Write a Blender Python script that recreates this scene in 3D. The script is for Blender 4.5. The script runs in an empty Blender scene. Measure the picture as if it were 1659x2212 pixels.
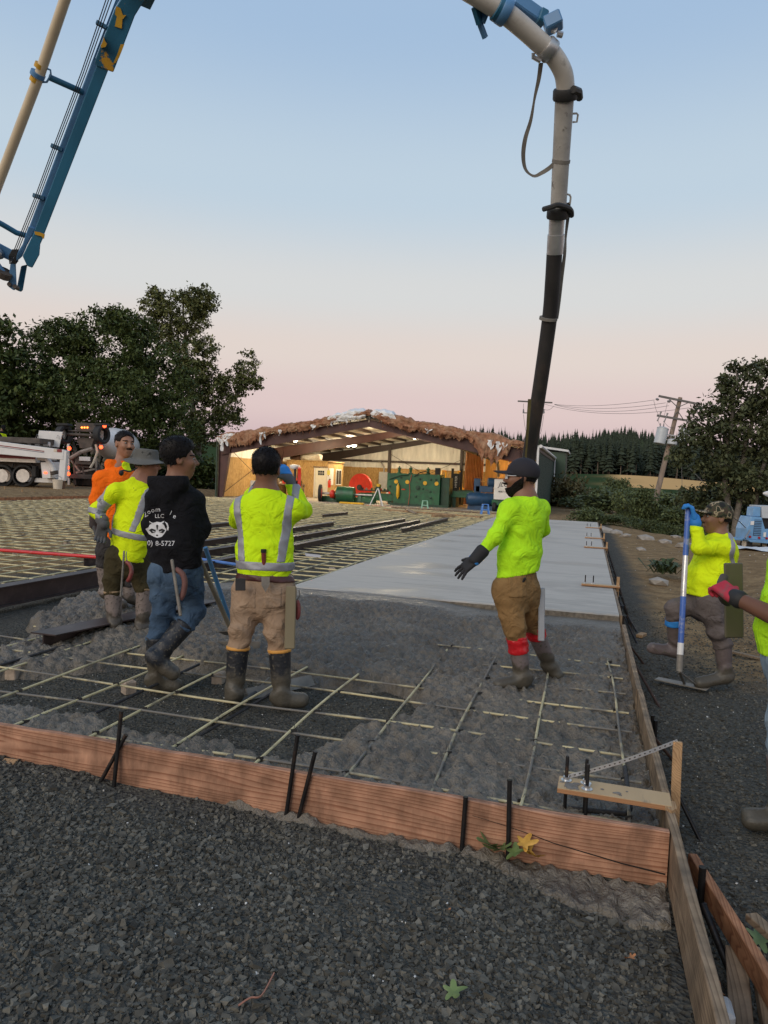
import bpy, bmesh, math, random
import numpy as np
from mathutils import Vector, Matrix, Quaternion
rad = math.radians
S = bpy.context.scene
COL = S.collection
# ---------------------------------------------------------------- camera
F = 1560.; CAMH = 1.63; YAW = 15.7; PITCH = -2.8; ROLL = 2.4      # pixels of a 1659 x 2212 picture
CR = (Matrix.Rotation(rad(YAW), 3, 'Z') @ Matrix.Rotation(rad(90 + PITCH), 3, 'X') @ Matrix.Rotation(rad(ROLL), 3, 'Z'))
cd = bpy.data.cameras.new('camera'); cam = bpy.data.objects.new('camera', cd); COL.objects.link(cam)
cam.matrix_world = Matrix.Translation((0, 0, CAMH)) @ CR.to_4x4()
cd.sensor_fit = 'VERTICAL'; cd.sensor_height = 24.; cd.lens = F / 2212. * 24.; cd.clip_end = 6000.; cd.clip_start = .05
S.camera = cam
# ---------------------------------------------------------------- sky and light
SUN_EL, SUN_AZ = 30., 200.
w = bpy.data.worlds.new('World'); S.world = w; w.use_nodes = True
nt = w.node_tree; nt.nodes.clear()
wo = nt.nodes.new('ShaderNodeOutputWorld'); bg = nt.nodes.new('ShaderNodeBackground')
sky = nt.nodes.new('ShaderNodeTexSky'); sky.sky_type = 'NISHITA'; sky.sun_disc = False
sky.sun_elevation = rad(3.); sky.sun_rotation = rad(SUN_AZ); sky.altitude = 100
tc = nt.nodes.new('ShaderNodeTexCoord'); sx = nt.nodes.new('ShaderNodeSeparateXYZ'); asn = nt.nodes.new('ShaderNodeMath'); asn.operation = 'ARCSINE'
mr = nt.nodes.new('ShaderNodeMapRange'); mr.inputs[1].default_value = rad(-4); mr.inputs[2].default_value = rad(90)
rp = nt.nodes.new('ShaderNodeValToRGB'); rp.color_ramp.interpolation = 'EASE'
def srgb(r, g, b, k=1.):
    f = lambda c: (c / 12.92 if c <= .04045 else ((c + .055) / 1.055) ** 2.4)
    return (f(r / 255.) * k, f(g / 255.) * k, f(b / 255.) * k, 1.)
stops = [(-4, (186, 166, 178)), (2, (210, 185, 191)), (5.5, (227, 204, 203)), (9.5, (231, 217, 210)), (14, (221, 222, 222)), (21, (196, 214, 229)), (32, (168, 195, 225)), (50, (138, 168, 208)), (90, (120, 150, 196))]
e = rp.color_ramp.elements
for i, (el, c) in enumerate(stops):
    p = (el + 4) / 94.
    if i < 2: e[i].position = p; e[i].color = srgb(*c)
    else:
        q = e.new(p); q.color = srgb(*c)
mx = nt.nodes.new('ShaderNodeMixRGB'); mx.inputs[0].default_value = .93
sc_ = nt.nodes.new('ShaderNodeMixRGB'); sc_.blend_type = 'MULTIPLY'; sc_.inputs[0].default_value = 1.; sc_.inputs[2].default_value = (.12, .12, .12, 1)
L = nt.links.new
L(tc.outputs['Generated'], sx.inputs[0]); L(sx.outputs[2], asn.inputs[0]); L(asn.outputs[0], mr.inputs[0]); L(mr.outputs[0], rp.inputs[0])
L(sky.outputs[0], sc_.inputs[1]); L(sc_.outputs[0], mx.inputs[1]); L(rp.outputs[0], mx.inputs[2]); L(mx.outputs[0], bg.inputs[0]); L(bg.outputs[0], wo.inputs[0])
bg.inputs[1].default_value = 1.
sl = bpy.data.lights.new('sun', 'SUN'); sl.energy = 1.5; sl.angle = rad(45); sl.color = (1., .86, .70)
so = bpy.data.objects.new('sun', sl); COL.objects.link(so)
sd = Vector((math.sin(rad(SUN_AZ)) * math.cos(rad(SUN_EL)), math.cos(rad(SUN_AZ)) * math.cos(rad(SUN_EL)), math.sin(rad(SUN_EL))))
so.rotation_euler = sd.to_track_quat('Z', 'Y').to_euler(); so.location = sd * 50
vs = S.view_settings; vs.view_transform = 'Standard'; vs.look = 'None'; vs.exposure = 0.; vs.gamma = 1.; vs.use_curve_mapping = False
S.cycles.use_denoising = True
S.cycles.max_bounces = 6
# ---------------------------------------------------------------- pixel -> place
NR = np.array(CR); CC = np.array([0, 0, CAMH])
def ray(u, v): return NR @ np.array([(u - 829.5) / F, -(v - 1106) / F, -1.])
def gz(u, v, z=0.): d = ray(u, v); return CC + d * ((z - CAMH) / d[2])
def gy(u, v, y): d = ray(u, v); return CC + d * (y / d[1])
def gd(u, v, dep): return CC + ray(u, v) * dep
def zz(x0, y0, s): return lambda x, y: ((x0 + x / s) / 1.85174, (y0 + y / s) / 1.85174)
# ---------------------------------------------------------------- object helpers
def link(o, parent=None):
    COL.objects.link(o)
    if parent is not None: o.parent = parent
    return o
def tag(o, label=None, cat=None, group=None, kind=None):
    if label: o['label'] = label
    if cat: o['category'] = cat
    if group: o['group'] = group
    if kind: o['kind'] = kind
    return o
def empty(name, loc=(0, 0, 0), rz=0., label=None, cat=None, group=None):
    o = bpy.data.objects.new(name, None); o.location = loc; o.rotation_euler = (0, 0, rz); o.empty_display_size = .2
    COL.objects.link(o); return tag(o, label, cat, group)
def copy_tree(o, parent=None):
    kids = list(o.children)
    c = o.copy(); COL.objects.link(c)
    if parent is not None: c.parent = parent
    for k in kids: copy_tree(k, c)
    return c
class MB:
    """collects shapes, builds ONE mesh object"""
    def __init__(s, o=(0, 0, 0)): s.v = []; s.f = []; s.o = np.array(o, float)
    def add(s, V, Fs):
        n = len(s.v); s.v += [tuple(np.array(p, float) - s.o) for p in V]; s.f += [tuple(i + n for i in f) for f in Fs]; return s
    def box(s, a, b):
        x0, y0, z0 = a; x1, y1, z1 = b
        V = [(x0, y0, z0), (x1, y0, z0), (x1, y1, z0), (x0, y1, z0), (x0, y0, z1), (x1, y0, z1), (x1, y1, z1), (x0, y1, z1)]
        return s.add(V, [(0, 3, 2, 1), (4, 5, 6, 7), (0, 1, 5, 4), (1, 2, 6, 5), (2, 3, 7, 6), (3, 0, 4, 7)])
    def bar(s, p, q, w, h, up=(0, 0, 1), w2=None, h2=None):
        p = np.array(p, float); q = np.array(q, float); d = q - p; d /= np.linalg.norm(d)
        up = np.array(up, float)
        if abs(d @ up) > .98: up = np.array([0, 1., 0]) if abs(d[1]) < .9 else np.array([1., 0, 0])
        x = np.cross(d, up); x /= np.linalg.norm(x); y = np.cross(x, d)
        w2 = w if w2 is None else w2; h2 = h if h2 is None else h2
        V = []
        for c, ww, hh in ((p, w, h), (q, w2, h2)):
            for sx_, sy_ in ((-1, -1), (1, -1), (1, 1), (-1, 1)): V.append(c + x * sx_ * ww / 2 + y * sy_ * hh / 2)
        return s.add(V, [(0, 1, 2, 3), (7, 6, 5, 4), (0, 4, 5, 1), (1, 5, 6, 2), (2, 6, 7, 3), (3, 7, 4, 0)])
    def tube(s, pts, r, n=10, cap=True, flat=1.):
        pts = [np.array(p, float) for p in pts]; m = len(pts)
        rs = [r] * m if np.isscalar(r) else list(r)
        V = []; ref = None
        for i, p in enumerate(pts):
            d = pts[min(i + 1, m - 1)] - pts[max(i - 1, 0)]; d /= max(np.linalg.norm(d), 1e-9)
            if ref is None:
                ref = np.array([0, 0, 1.]) if abs(d[2]) < .9 else np.array([0, 1., 0])
            x = np.cross(d, ref); x /= max(np.linalg.norm(x), 1e-9); y = np.cross(x, d); ref = y
            for k in range(n):
                a = 2 * math.pi * k / n; V.append(p + (x * math.cos(a) + y * math.sin(a) * flat) * rs[i])
        Fs = []
        for i in range(m - 1):
            for k in range(n):
                a = i * n + k; b = i * n + (k + 1) % n; Fs.append((a, b, b + n, a + n))
        if cap: Fs.append(tuple(reversed(range(n)))); Fs.append(tuple(range((m - 1) * n, m * n)))
        return s.add(V, Fs)
    def lathe(s, prof, c, ax=(0, 0, 1), n=24, cap=True):
        """prof: list of (radius, height along the axis)"""
        ax = np.array(ax, float); ax /= np.linalg.norm(ax); c = np.array(c, float)
        t = np.array([0, 0, 1.]) if abs(ax[2]) < .9 else np.array([1., 0, 0])
        x = np.cross(ax, t); x /= np.linalg.norm(x); y = np.cross(ax, x); V = []; Fs = []; m = len(prof)
        for r, h in prof:
            for k in range(n):
                a = 2 * math.pi * k / n; V.append(c + ax * h + (x * math.cos(a) + y * math.sin(a)) * max(r, 1e-4))
        for i in range(m - 1):
            for k in range(n):
                a = i * n + k; b = i * n + (k + 1) % n; Fs.append((a, b, b + n, a + n))
        if cap: Fs.append(tuple(reversed(range(n)))); Fs.append(tuple(range((m - 1) * n, m * n)))
        return s.add(V, Fs)
    def prism(s, poly, t0, t1, fn):
        """poly 2-D; fn(x, y, t) -> 3-D"""
        n = len(poly); V = [fn(x, y, t0) for x, y in poly] + [fn(x, y, t1) for x, y in poly]
        return s.add(V, [tuple(range(n)), tuple(range(2 * n - 1, n - 1, -1))] + [(i, i + n, (i + 1) % n + n, (i + 1) % n) for i in range(n)])
    def grid(s, P):
        """P[i][j] array of points"""
        a, b = P.shape[:2]; V = P.reshape(-1, 3)
        return s.add(V, [(i * b + j, (i + 1) * b + j, (i + 1) * b + j + 1, i * b + j + 1) for i in range(a - 1) for j in range(b - 1)])
    def build(s, name, mat, parent=None, smooth=False, bevel=0., solid=0.):
        me = bpy.data.meshes.new(name); me.from_pydata(s.v, [], s.f); me.update()
        bm = bmesh.new(); bm.from_mesh(me); bmesh.ops.recalc_face_normals(bm, faces=bm.faces)
        if bevel > 0:
            bmesh.ops.bevel(bm, geom=[e_ for e_ in bm.edges if len(e_.link_faces) == 2 and e_.calc_face_angle() > .6], offset=bevel, segments=1, affect='EDGES', clamp_overlap=True)
        bm.to_mesh(me); bm.free()
        if smooth:
            me.shade_smooth()
            try: me.set_sharp_from_angle(angle=rad(40))
            except Exception: pass
        me.materials.append(mat)
        o = bpy.data.objects.new(name, me)
        if parent is None: o.location = tuple(s.o)
        return link(o, parent)
def npmesh(name, V, Fs, mat, parent=None, smooth=True, attr=None):
    """fast mesh from arrays: V (n,3), Fs (m,k) all of one size"""
    V = np.ascontiguousarray(V, dtype=np.float32); Fs = np.ascontiguousarray(Fs, dtype=np.int32)
    me = bpy.data.meshes.new(name); n, k = len(V), Fs.shape[1]; m = len(Fs)
    me.vertices.add(n); me.vertices.foreach_set('co', V.ravel())
    me.loops.add(m * k); me.loops.foreach_set('vertex_index', Fs.ravel())
    me.polygons.add(m); me.polygons.foreach_set('loop_start', np.arange(0, m * k, k, dtype=np.int32))
    try: me.polygons.foreach_set('loop_total', np.full(m, k, dtype=np.int32))
    except Exception: pass
    me.update(calc_edges=True)
    if attr is not None:
        a = me.attributes.new('tint', 'FLOAT', 'POINT'); a.data.foreach_set('value', np.ascontiguousarray(attr, dtype=np.float32))
    me.validate()
    if smooth: me.shade_smooth()
    else: me.shade_flat()
    me.materials.append(mat)
    o = bpy.data.objects.new(name, me); return link(o, parent)
# ---------------------------------------------------------------- noise
_rng = np.random.default_rng(7)
_perm = np.concatenate([_rng.permutation(512)] * 3); _grad = _rng.uniform(0, 2 * np.pi, 512)
def perlin(x, y):
    xi = np.floor(x).astype(int); yi = np.floor(y).astype(int); xf = x - xi; yf = y - yi
    u = xf ** 3 * (xf * (xf * 6 - 15) + 10); v = yf ** 3 * (yf * (yf * 6 - 15) + 10)
    def g(i, j, dx, dy):
        h = _grad[_perm[(_perm[i & 511] + (j & 511))] & 511]; return np.cos(h) * dx + np.sin(h) * dy
    a = g(xi, yi, xf, yf); b = g(xi + 1, yi, xf - 1, yf); c = g(xi, yi + 1, xf, yf - 1); d = g(xi + 1, yi + 1, xf - 1, yf - 1)
    return (a * (1 - u) + b * u) * (1 - v) + (c * (1 - u) + d * u) * v
def fbm(x, y, o=4, lac=2.03, g=.5):
    t = 0; a = 1.
    for i in range(o): t = t + a * perlin(x * lac ** i + 17.3 * i, y * lac ** i - 9.1 * i); a *= g
    return t
# ---------------------------------------------------------------- materials
MATS = {}
def mat(name, col, rough=.6, metal=0., var=.2, vs=6., bump=.15, bs=60., col2=None, c2s=3., c2t=.55, c2w=.1, spec=.5, stretch=(1, 1, 1), coord='Object', attr=None, trans=0., tint2=None, rvar=0., wr=0., ws=7.):
    if name in MATS: return MATS[name]
    m = bpy.data.materials.new(name); m.use_nodes = True; t = m.node_tree; b = t.nodes['Principled BSDF']; N = t.nodes.new; K = t.links.new
    c = tuple(col[:3]) + (1,)
    b.inputs['Roughness'].default_value = rough; b.inputs['Metallic'].default_value = metal; b.inputs['Specular IOR Level'].default_value = spec
    if coord == 'World': g = N('ShaderNodeNewGeometry'); src = g.outputs['Position']
    else: g = N('ShaderNodeTexCoord'); src = g.outputs[coord]
    mp = N('ShaderNodeMapping'); mp.inputs['Scale'].default_value = stretch; K(src, mp.inputs[0]); src = mp.outputs[0]
    n1 = N('ShaderNodeTexNoise'); n1.inputs['Scale'].default_value = vs; n1.inputs['Detail'].default_value = 5; K(src, n1.inputs[0])
    r1 = N('ShaderNodeMapRange'); r1.inputs[1].default_value = .3; r1.inputs[2].default_value = .7; r1.inputs[3].default_value = 1 - var; r1.inputs[4].default_value = 1 + var; K(n1.outputs[0], r1.inputs[0])
    mu = N('ShaderNodeVectorMath'); mu.operation = 'SCALE'; K(r1.outputs[0], mu.inputs['Scale'])
    base = None
    if attr:
        at = N('ShaderNodeAttribute'); at.attribute_name = attr
        rr = N('ShaderNodeMixRGB'); rr.inputs[1].default_value = c; rr.inputs[2].default_value = tuple((tint2 or col)[:3]) + (1,); K(at.outputs['Fac'], rr.inputs[0]); base = rr.outputs[0]
    if base is None: mu.inputs[0].default_value = c[:3]
    else: K(base, mu.inputs[0])
    out = mu.outputs[0]
    if col2 is not None:
        n2 = N('ShaderNodeTexNoise'); n2.inputs['Scale'].default_value = c2s; n2.inputs['Detail'].default_value = 6; n2.inputs['Roughness'].default_value = .65; K(src, n2.inputs[0])
        r2 = N('ShaderNodeMapRange'); r2.inputs[1].default_value = c2t - c2w; r2.inputs[2].default_value = c2t + c2w; K(n2.outputs[0], r2.inputs[0])
        mi = N('ShaderNodeMixRGB'); mi.inputs[2].default_value = tuple(col2[:3]) + (1,); K(r2.outputs[0], mi.inputs[0]); K(out, mi.inputs[1]); out = mi.outputs[0]
    K(out, b.inputs['Base Color'])
    if rvar:
        r3 = N('ShaderNodeMapRange'); r3.inputs[1].default_value = .3; r3.inputs[2].default_value = .7; r3.inputs[3].default_value = max(0, rough - rvar); r3.inputs[4].default_value = min(1, rough + rvar); K(n1.outputs[0], r3.inputs[0]); K(r3.outputs[0], b.inputs['Roughness'])
    if bump:
        n3 = N('ShaderNodeTexNoise'); n3.inputs['Scale'].default_value = bs; n3.inputs['Detail'].default_value = 4; K(src, n3.inputs[0])
        bp = N('ShaderNodeBump'); bp.inputs['Strength'].default_value = min(1, bump); bp.inputs['Distance'].default_value = .35 / bs; K(n3.outputs[0], bp.inputs['Height']); K(bp.outputs[0], b.inputs['Normal'])
    if wr:
        nw = N('ShaderNodeTexNoise'); nw.inputs['Scale'].default_value = ws; nw.inputs['Detail'].default_value = 3; nw.inputs['Distortion'].default_value = 1.6; K(src, nw.inputs[0])
        bw_ = N('ShaderNodeBump'); bw_.inputs['Strength'].default_value = wr; bw_.inputs['Distance'].default_value = .06; K(nw.outputs[0], bw_.inputs['Height'])
        if bump: K(bp.outputs[0], bw_.inputs['Normal'])
        K(bw_.outputs[0], b.inputs['Normal'])
    MATS[name] = m; return m
def emis(name, col, k):
    m = bpy.data.materials.new(name); m.use_nodes = True; b = m.node_tree.nodes['Principled BSDF']
    b.inputs['Base Color'].default_value = tuple(col[:3]) + (1,); b.inputs['Emission Color'].default_value = tuple(col[:3]) + (1,); b.inputs['Emission Strength'].default_value = k
    return m
def wood(name, col, dark, axis=0, ring=38., rough=.75, stain=None):
    """plank with growth rings drawn out along one axis, knots and streaks"""
    m = bpy.data.materials.new(name); m.use_nodes = True; t = m.node_tree; b = t.nodes['Principled BSDF']; N = t.nodes.new; K = t.links.new
    g = N('ShaderNodeTexCoord'); mp = N('ShaderNodeMapping'); sc = [1., 1., 1.]; sc[axis] = .035; mp.inputs['Scale'].default_value = sc; K(g.outputs['Object'], mp.inputs[0])
    no = N('ShaderNodeTexNoise'); no.inputs['Scale'].default_value = 5.; no.inputs['Detail'].default_value = 3; K(mp.outputs[0], no.inputs[0])
    mp2 = N('ShaderNodeMapping'); sc2 = [1., 1., 1.]; sc2[axis] = .16; mp2.inputs['Scale'].default_value = sc2; K(g.outputs['Object'], mp2.inputs[0])
    nk = N('ShaderNodeTexNoise'); nk.inputs['Scale'].default_value = 4.; nk.inputs['Detail'].default_value = 1; K(mp2.outputs[0], nk.inputs[0])
    dv = N('ShaderNodeVectorMath'); dv.operation = 'DOT_PRODUCT'; w3 = [ring * 1.7, ring * 1.7, ring * 1.7]; w3[axis] = ring * .03; dv.inputs[1].default_value = w3; K(g.outputs['Object'], dv.inputs[0])
    ad = N('ShaderNodeMath'); ad.operation = 'MULTIPLY_ADD'; ad.inputs[1].default_value = 14.; K(no.outputs[0], ad.inputs[0]); K(dv.outputs['Value'], ad.inputs[2])
    sn = N('ShaderNodeMath'); sn.operation = 'MULTIPLY_ADD'; sn.inputs[1].default_value = 7.; K(nk.outputs[0], sn.inputs[0]); K(ad.outputs[0], sn.inputs[2])
    s2 = N('ShaderNodeMath'); s2.operation = 'FRACT'; K(sn.outputs[0], s2.inputs[0])
    cr = N('ShaderNodeValToRGB'); el = cr.color_ramp.elements; el[0].color = tuple(col[:3]) + (1,); el[1].color = tuple(col[:3]) + (1,); el[0].position = 0.; el[1].position = 1.
    q = el.new(.6); q.color = tuple(a * .7 + d * .3 for a, d in zip(col[:3], dark[:3])) + (1,); q = el.new(.85); q.color = tuple(dark[:3]) + (1,)
    K(s2.outputs[0], cr.inputs[0])
    n4 = N('ShaderNodeTexNoise'); n4.inputs['Scale'].default_value = 3.; n4.inputs['Detail'].default_value = 6; n4.inputs['Roughness'].default_value = .7; mp4 = N('ShaderNodeMapping'); mp4.inputs['Scale'].default_value = (1.3, 1.3, .35) if axis == 0 else (1, 1, 1); K(g.outputs['Object'], mp4.inputs[0]); K(mp4.outputs[0], n4.inputs[0])
    mr_ = N('ShaderNodeMapRange'); mr_.inputs[1].default_value = .48; mr_.inputs[2].default_value = .68; K(n4.outputs[0], mr_.inputs[0])
    mi = N('ShaderNodeMixRGB'); mi.inputs[2].default_value = tuple((stain or tuple(c * .45 for c in col[:3]))[:3]) + (1,)
    mm = N('ShaderNodeMath'); mm.operation = 'MULTIPLY'; mm.inputs[1].default_value = .75; K(mr_.outputs[0], mm.inputs[0]); K(mm.outputs[0], mi.inputs[0]); K(cr.outputs[0], mi.inputs[1])
    n5 = N('ShaderNodeTexNoise'); n5.inputs['Scale'].default_value = 9.; n5.inputs['Detail'].default_value = 8; K(g.outputs['Object'], n5.inputs[0])
    m5 = N('ShaderNodeMapRange'); m5.inputs[1].default_value = .3; m5.inputs[2].default_value = .7; m5.inputs[3].default_value = .62; m5.inputs[4].default_value = 1.3; K(n5.outputs[0], m5.inputs[0])
    vm = N('ShaderNodeVectorMath'); vm.operation = 'SCALE'; K(mi.outputs[0], vm.inputs[0]); K(m5.outputs[0], vm.inputs['Scale'])
    K(vm.outputs[0], b.inputs['Base Color']); b.inputs['Roughness'].default_value = rough; b.inputs['Specular IOR Level'].default_value = .25
    bp = N('ShaderNodeBump'); bp.inputs['Strength'].default_value = .35; bp.inputs['Distance'].default_value = .003; K(s2.outputs[0], bp.inputs['Height']); K(bp.outputs[0], b.inputs['Normal'])
    return m
# ================================================================ THE SETTING
def sstep(a, b, x): t = np.clip((x - a) / (b - a), 0, 1); return t * t * (3 - 2 * t)
FX = .408; FY = 3.20                                    # inner faces of the forms
def ground_z(x, y):
    x = np.asarray(x, float); y = np.asarray(y, float)
    n = fbm(x * 1.1, y * 1.1, 3); n2 = fbm(x * 4.3 + 5, y * 4.3, 3)
    front = -.028 + .03 * n + .012 * n2 + .05 * sstep(-1.0, -3.2, x) + .03 * sstep(2.5, 1.8, y) - .05 * np.exp(-((x - .1) ** 2 + (y - 2.95) ** 2) / .12)
    right = -.085 + .035 * n + .016 * n2 - .05 * sstep(3.6, 2.2, y) * sstep(1.6, .6, x) + .11 * sstep(9, 14, y)
    right = right + .42 * np.exp(-((x - 5.2) ** 2 / 3.2 + (y - 12.5) ** 2 / 14.)) + .12 * fbm(x * .35, y * .35, 2) * sstep(9, 16, y) * sstep(.8, 2.5, x)
    right = right + .35 * sstep(1.6, 3.6, x) * sstep(5, 8.5, y) * sstep(13, 9, y)
    inside = -.004 + .014 * n2
    o = np.where(y < FY - .02, front, inside); o = np.where(x > FX + .02, right, o)
    o = np.where(x < -21.95, .33 * sstep(-21.95, -22.6, x) * sstep(46, 42, y) + .02 * n, o)
    o = o - 1.15 * sstep(1.4, 4.2, x) * sstep(26.5, 33, y + 1.2 * n)
    far = sstep(60, 140, np.hypot(x, y)); o = o * (1 - far) - 1.25 * far
    return o
def axis(fine0, fine1, st, lo, hi, st2, far):
    a = list(np.arange(fine0, fine1, st)); v = fine0; s_ = st2 * .3; L_ = []
    while v > lo: v -= s_; s_ = min(s_ * 1.12, st2); L_.append(v)
    for k in (1.5, 2.5, 5, 12, 30): L_.append(lo * k if lo < 0 else lo - 60 * k)
    v = a[-1]; s_ = st2 * .3; R_ = []
    while v < hi: v += s_; s_ = min(s_ * 1.12, st2); R_.append(v)
    for k in (1.5, 2.5, 5, 12, 30): R_.append(hi * k)
    return np.array(L_[::-1] + a + R_)
gxs = axis(-4.7, 3.0, .04, -60, 60, 1.2, 0); gys = axis(1.2, 9.5, .04, -12, 80, 1.2, 0)
GX, GY = np.meshgrid(gxs, gys, indexing='ij'); GZ = ground_z(GX, GY)
nx_, ny_ = GX.shape
ii, jj = np.meshgrid(np.arange(nx_ - 1), np.arange(ny_ - 1), indexing='ij')
def gridfaces(nx, ny):
    i, j = np.meshgrid(np.arange(nx - 1), np.arange(ny - 1), indexing='ij'); a = (i * ny + j).ravel()
    return np.stack([a, a + ny, a + ny + 1, a + 1], 1)
# 0 = dark crushed rock, 1 = brown dirt
dirt = np.maximum(sstep(6.3, 9, GY + 1.2 * fbm(GX * .8, GY * .5, 3)) * sstep(.5, 1.4, GX), sstep(-6.5, -9, GX + 1.5 * fbm(GX * .3, GY * .3, 2)))
dirt = np.maximum(dirt, sstep(30, 34, GY)); dirt = dirt * (1 - .85 * np.exp(-((GX - 4.4) ** 2 / 6 + (GY - 11.5) ** 2 / 9)))
def ground_mat():
    m = bpy.data.materials.new('gravel_and_dirt'); m.use_nodes = True; t = m.node_tree; b = t.nodes['Principled BSDF']; N = t.nodes.new; K = t.links.new
    g = N('ShaderNodeNewGeometry'); P = g.outputs['Position']
    def noise(s, d=4, r=.6): n = N('ShaderNodeTexNoise'); n.inputs['Scale'].default_value = s; n.inputs['Detail'].default_value = d; n.inputs['Roughness'].default_value = r; K(P, n.inputs[0]); return n.outputs[0]
    def vor(s): n = N('ShaderNodeTexVoronoi'); n.inputs['Scale'].default_value = s; K(P, n.inputs[0]); return n
    def rng(src, a, b_, c, d): r = N('ShaderNodeMapRange'); r.inputs[1].default_value = a; r.inputs[2].default_value = b_; r.inputs[3].default_value = c; r.inputs[4].default_value = d; K(src, r.inputs[0]); return r.outputs[0]
    def mix(f, a, b_):
        r = N('ShaderNodeMixRGB')
        if isinstance(f, float): r.inputs[0].default_value = f
        else: K(f, r.inputs[0])
        for i, c in ((1, a), (2, b_)):
            if isinstance(c, tuple): r.inputs[i].default_value = c + (1,)
            else: K(c, r.inputs[i])
        return r.outputs[0]
    v1 = vor(46.); v2 = vor(19.)
    gv = mix(rng(v1.outputs['Color'], 0., 1., 0., 1.), (.056, .053, .045), (.145, .137, .114))
    gv = mix(rng(noise(9.), .35, .7, 0., .6), gv, (.075, .072, .062))
    wh = rng(v2.outputs['Color'], .955, .965, 0., 1.)
    di = mix(rng(noise(3.5, 6), .35, .65, 0., 1.), (.20, .128, .066), (.36, .245, .125))
    di = mix(rng(noise(22., 5), .52, .66, 0., .5), di, (.075, .062, .048))
    di = mix(rng(v1.outputs['Distance'], .0, .3, .45, 0.), di, (.30, .25, .17))
    at = N('ShaderNodeAttribute'); at.attribute_name = 'tint'
    ad = N('ShaderNodeMath'); ad.operation = 'MULTIPLY_ADD'; ad.inputs[1].default_value = .7; K(noise(2.2, 6, .7), ad.inputs[0]); K(at.outputs['Fac'], ad.inputs[2])
    c = mix(rng(ad.outputs[0], .55, .95, 0., 1.), gv, di)
    K(c, b.inputs['Base Color']); b.inputs['Roughness'].default_value = .9; b.inputs['Specular IOR Level'].default_value = .05
    bp = N('ShaderNodeBump'); bp.inputs['Strength'].default_value = .9; bp.inputs['Distance'].default_value = .02; K(v1.outputs['Distance'], bp.inputs['Height'])
    bp2 = N('ShaderNodeBump'); bp2.inputs['Strength'].default_value = .6; bp2.inputs['Distance'].default_value = .05; K(noise(14., 6), bp2.inputs['Height']); K(bp.outputs[0], bp2.inputs['Normal']); K(bp2.outputs[0], b.inputs['Normal'])
    return m
M_ground = ground_mat()
tag(npmesh('ground', np.stack([GX, GY, GZ], -1).reshape(-1, 3), gridfaces(nx_, ny_), M_ground, attr=dirt.ravel()), kind='structure')
# ---------------------------------------------------------------- crushed rock lying on it
def ico():
    bm = bmesh.new(); bmesh.ops.create_icosphere(bm, subdivisions=1, radius=1.); V = np.array([v.co for v in bm.verts]); Fc = np.array([[v.index for v in f.verts] for f in bm.faces]); bm.free(); return V, Fc
ICO_V, ICO_F = ico()
BX_V = np.array([(x, y, z) for x in (-1, 1) for y in (-1, 1) for z in (-1, 1)]) * .72; BX_F = np.array([(0, 1, 3), (0, 3, 2), (4, 6, 7), (4, 7, 5), (0, 4, 5), (0, 5, 1), (2, 3, 7), (2, 7, 6), (0, 2, 6), (0, 6, 4), (1, 5, 7), (1, 7, 3)])
def rocks(name, pts, size, mat_, tint, rng, squash=.65):
    n = len(pts); k = len(BX_V)
    V = np.broadcast_to(BX_V, (n, k, 3)) + rng.uniform(-.42, .42, (n, k, 3))
    V = V * np.stack([rng.uniform(.75, 1.35, n), rng.uniform(.6, 1., n), rng.uniform(.45, .85, n) * squash / .65], 1)[:, None, :]
    a = rng.uniform(0, 2 * np.pi, n); tl = rng.normal(0, .45, n)
    c, s = np.cos(tl)[:, None], np.sin(tl)[:, None]; x = V[..., 0] * c - V[..., 2] * s; z = V[..., 0] * s + V[..., 2] * c; y = V[..., 1]
    c, s = np.cos(a)[:, None], np.sin(a)[:, None]; V = np.stack([x * c - y * s, x * s + y * c, z], -1) * size[:, None, None] + pts[:, None, :]
    Fs = (BX_F[None] + (np.arange(n) * k)[:, None, None]).reshape(-1, 3)
    return tag(npmesh(name, V.reshape(-1, 3), Fs, mat_, smooth=False, attr=np.repeat(tint, k)), kind='stuff')
M_rock = mat('crushed_rock', (.050, .047, .039), rough=.95, var=.25, vs=30, bump=.3, bs=160, attr='tint', tint2=(.19, .178, .145), spec=.12)
rg = np.random.default_rng(3)
def scatter(x0, x1, y0, y1, n, lo, hi, up=.2, keep=None):
    x = rg.uniform(x0, x1, n); y = rg.uniform(y0, y1, n)
    if keep is not None: k = keep(x, y); x, y = x[k], y[k]
    s_ = lo + (hi - lo) * rg.beta(1.3, 4.6, len(x)); z = ground_z(x, y) + s_ * rg.uniform(-.25, up + .15, len(x))
    return np.stack([x, y, z], 1), s_
fine = lambda x, y: fbm(x * 1.3 + 3, y * 1.3 + 8, 3)
P1, s1 = scatter(-3.9, .36, 1.6, 3.15, 66000, .004, .024, keep=lambda x, y: (x > -1.5 * y - .3) & (rg.uniform(0, 1, len(x)) < np.clip(.8 - 1.3 * np.maximum(fine(x, y), 0) - .35 * sstep(2.85, 3.15, y), .15, 1)))
tag(rocks('gravel', P1, s1, M_rock, np.clip(rg.beta(1.6, 2.6, len(s1)), 0, 1), rg), label='dark crushed rock in front of the form board')
P2, s2 = scatter(.46, 2.6, 1.9, 10.5, 44000, .005, .019, keep=lambda x, y: rg.uniform(0, 1, len(x)) < np.clip((4.2 / y) * (.75 - .9 * np.maximum(fine(x, y), 0)), .08, 1))
tag(rocks('gravel', P2, s2, M_rock, np.clip(rg.beta(1.5, 3, len(s2)), 0, 1), rg), label='dark crushed rock beside the side form')
P3, s3 = scatter(-5.2, -.7, 3.25, 5.6, 15000, .005, .014)
tag(rocks('gravel', P3, s3, M_rock, np.clip(rg.beta(1.5, 3, len(s3)), 0, 1), rg), label='crushed rock base inside the form under the bars')
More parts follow.
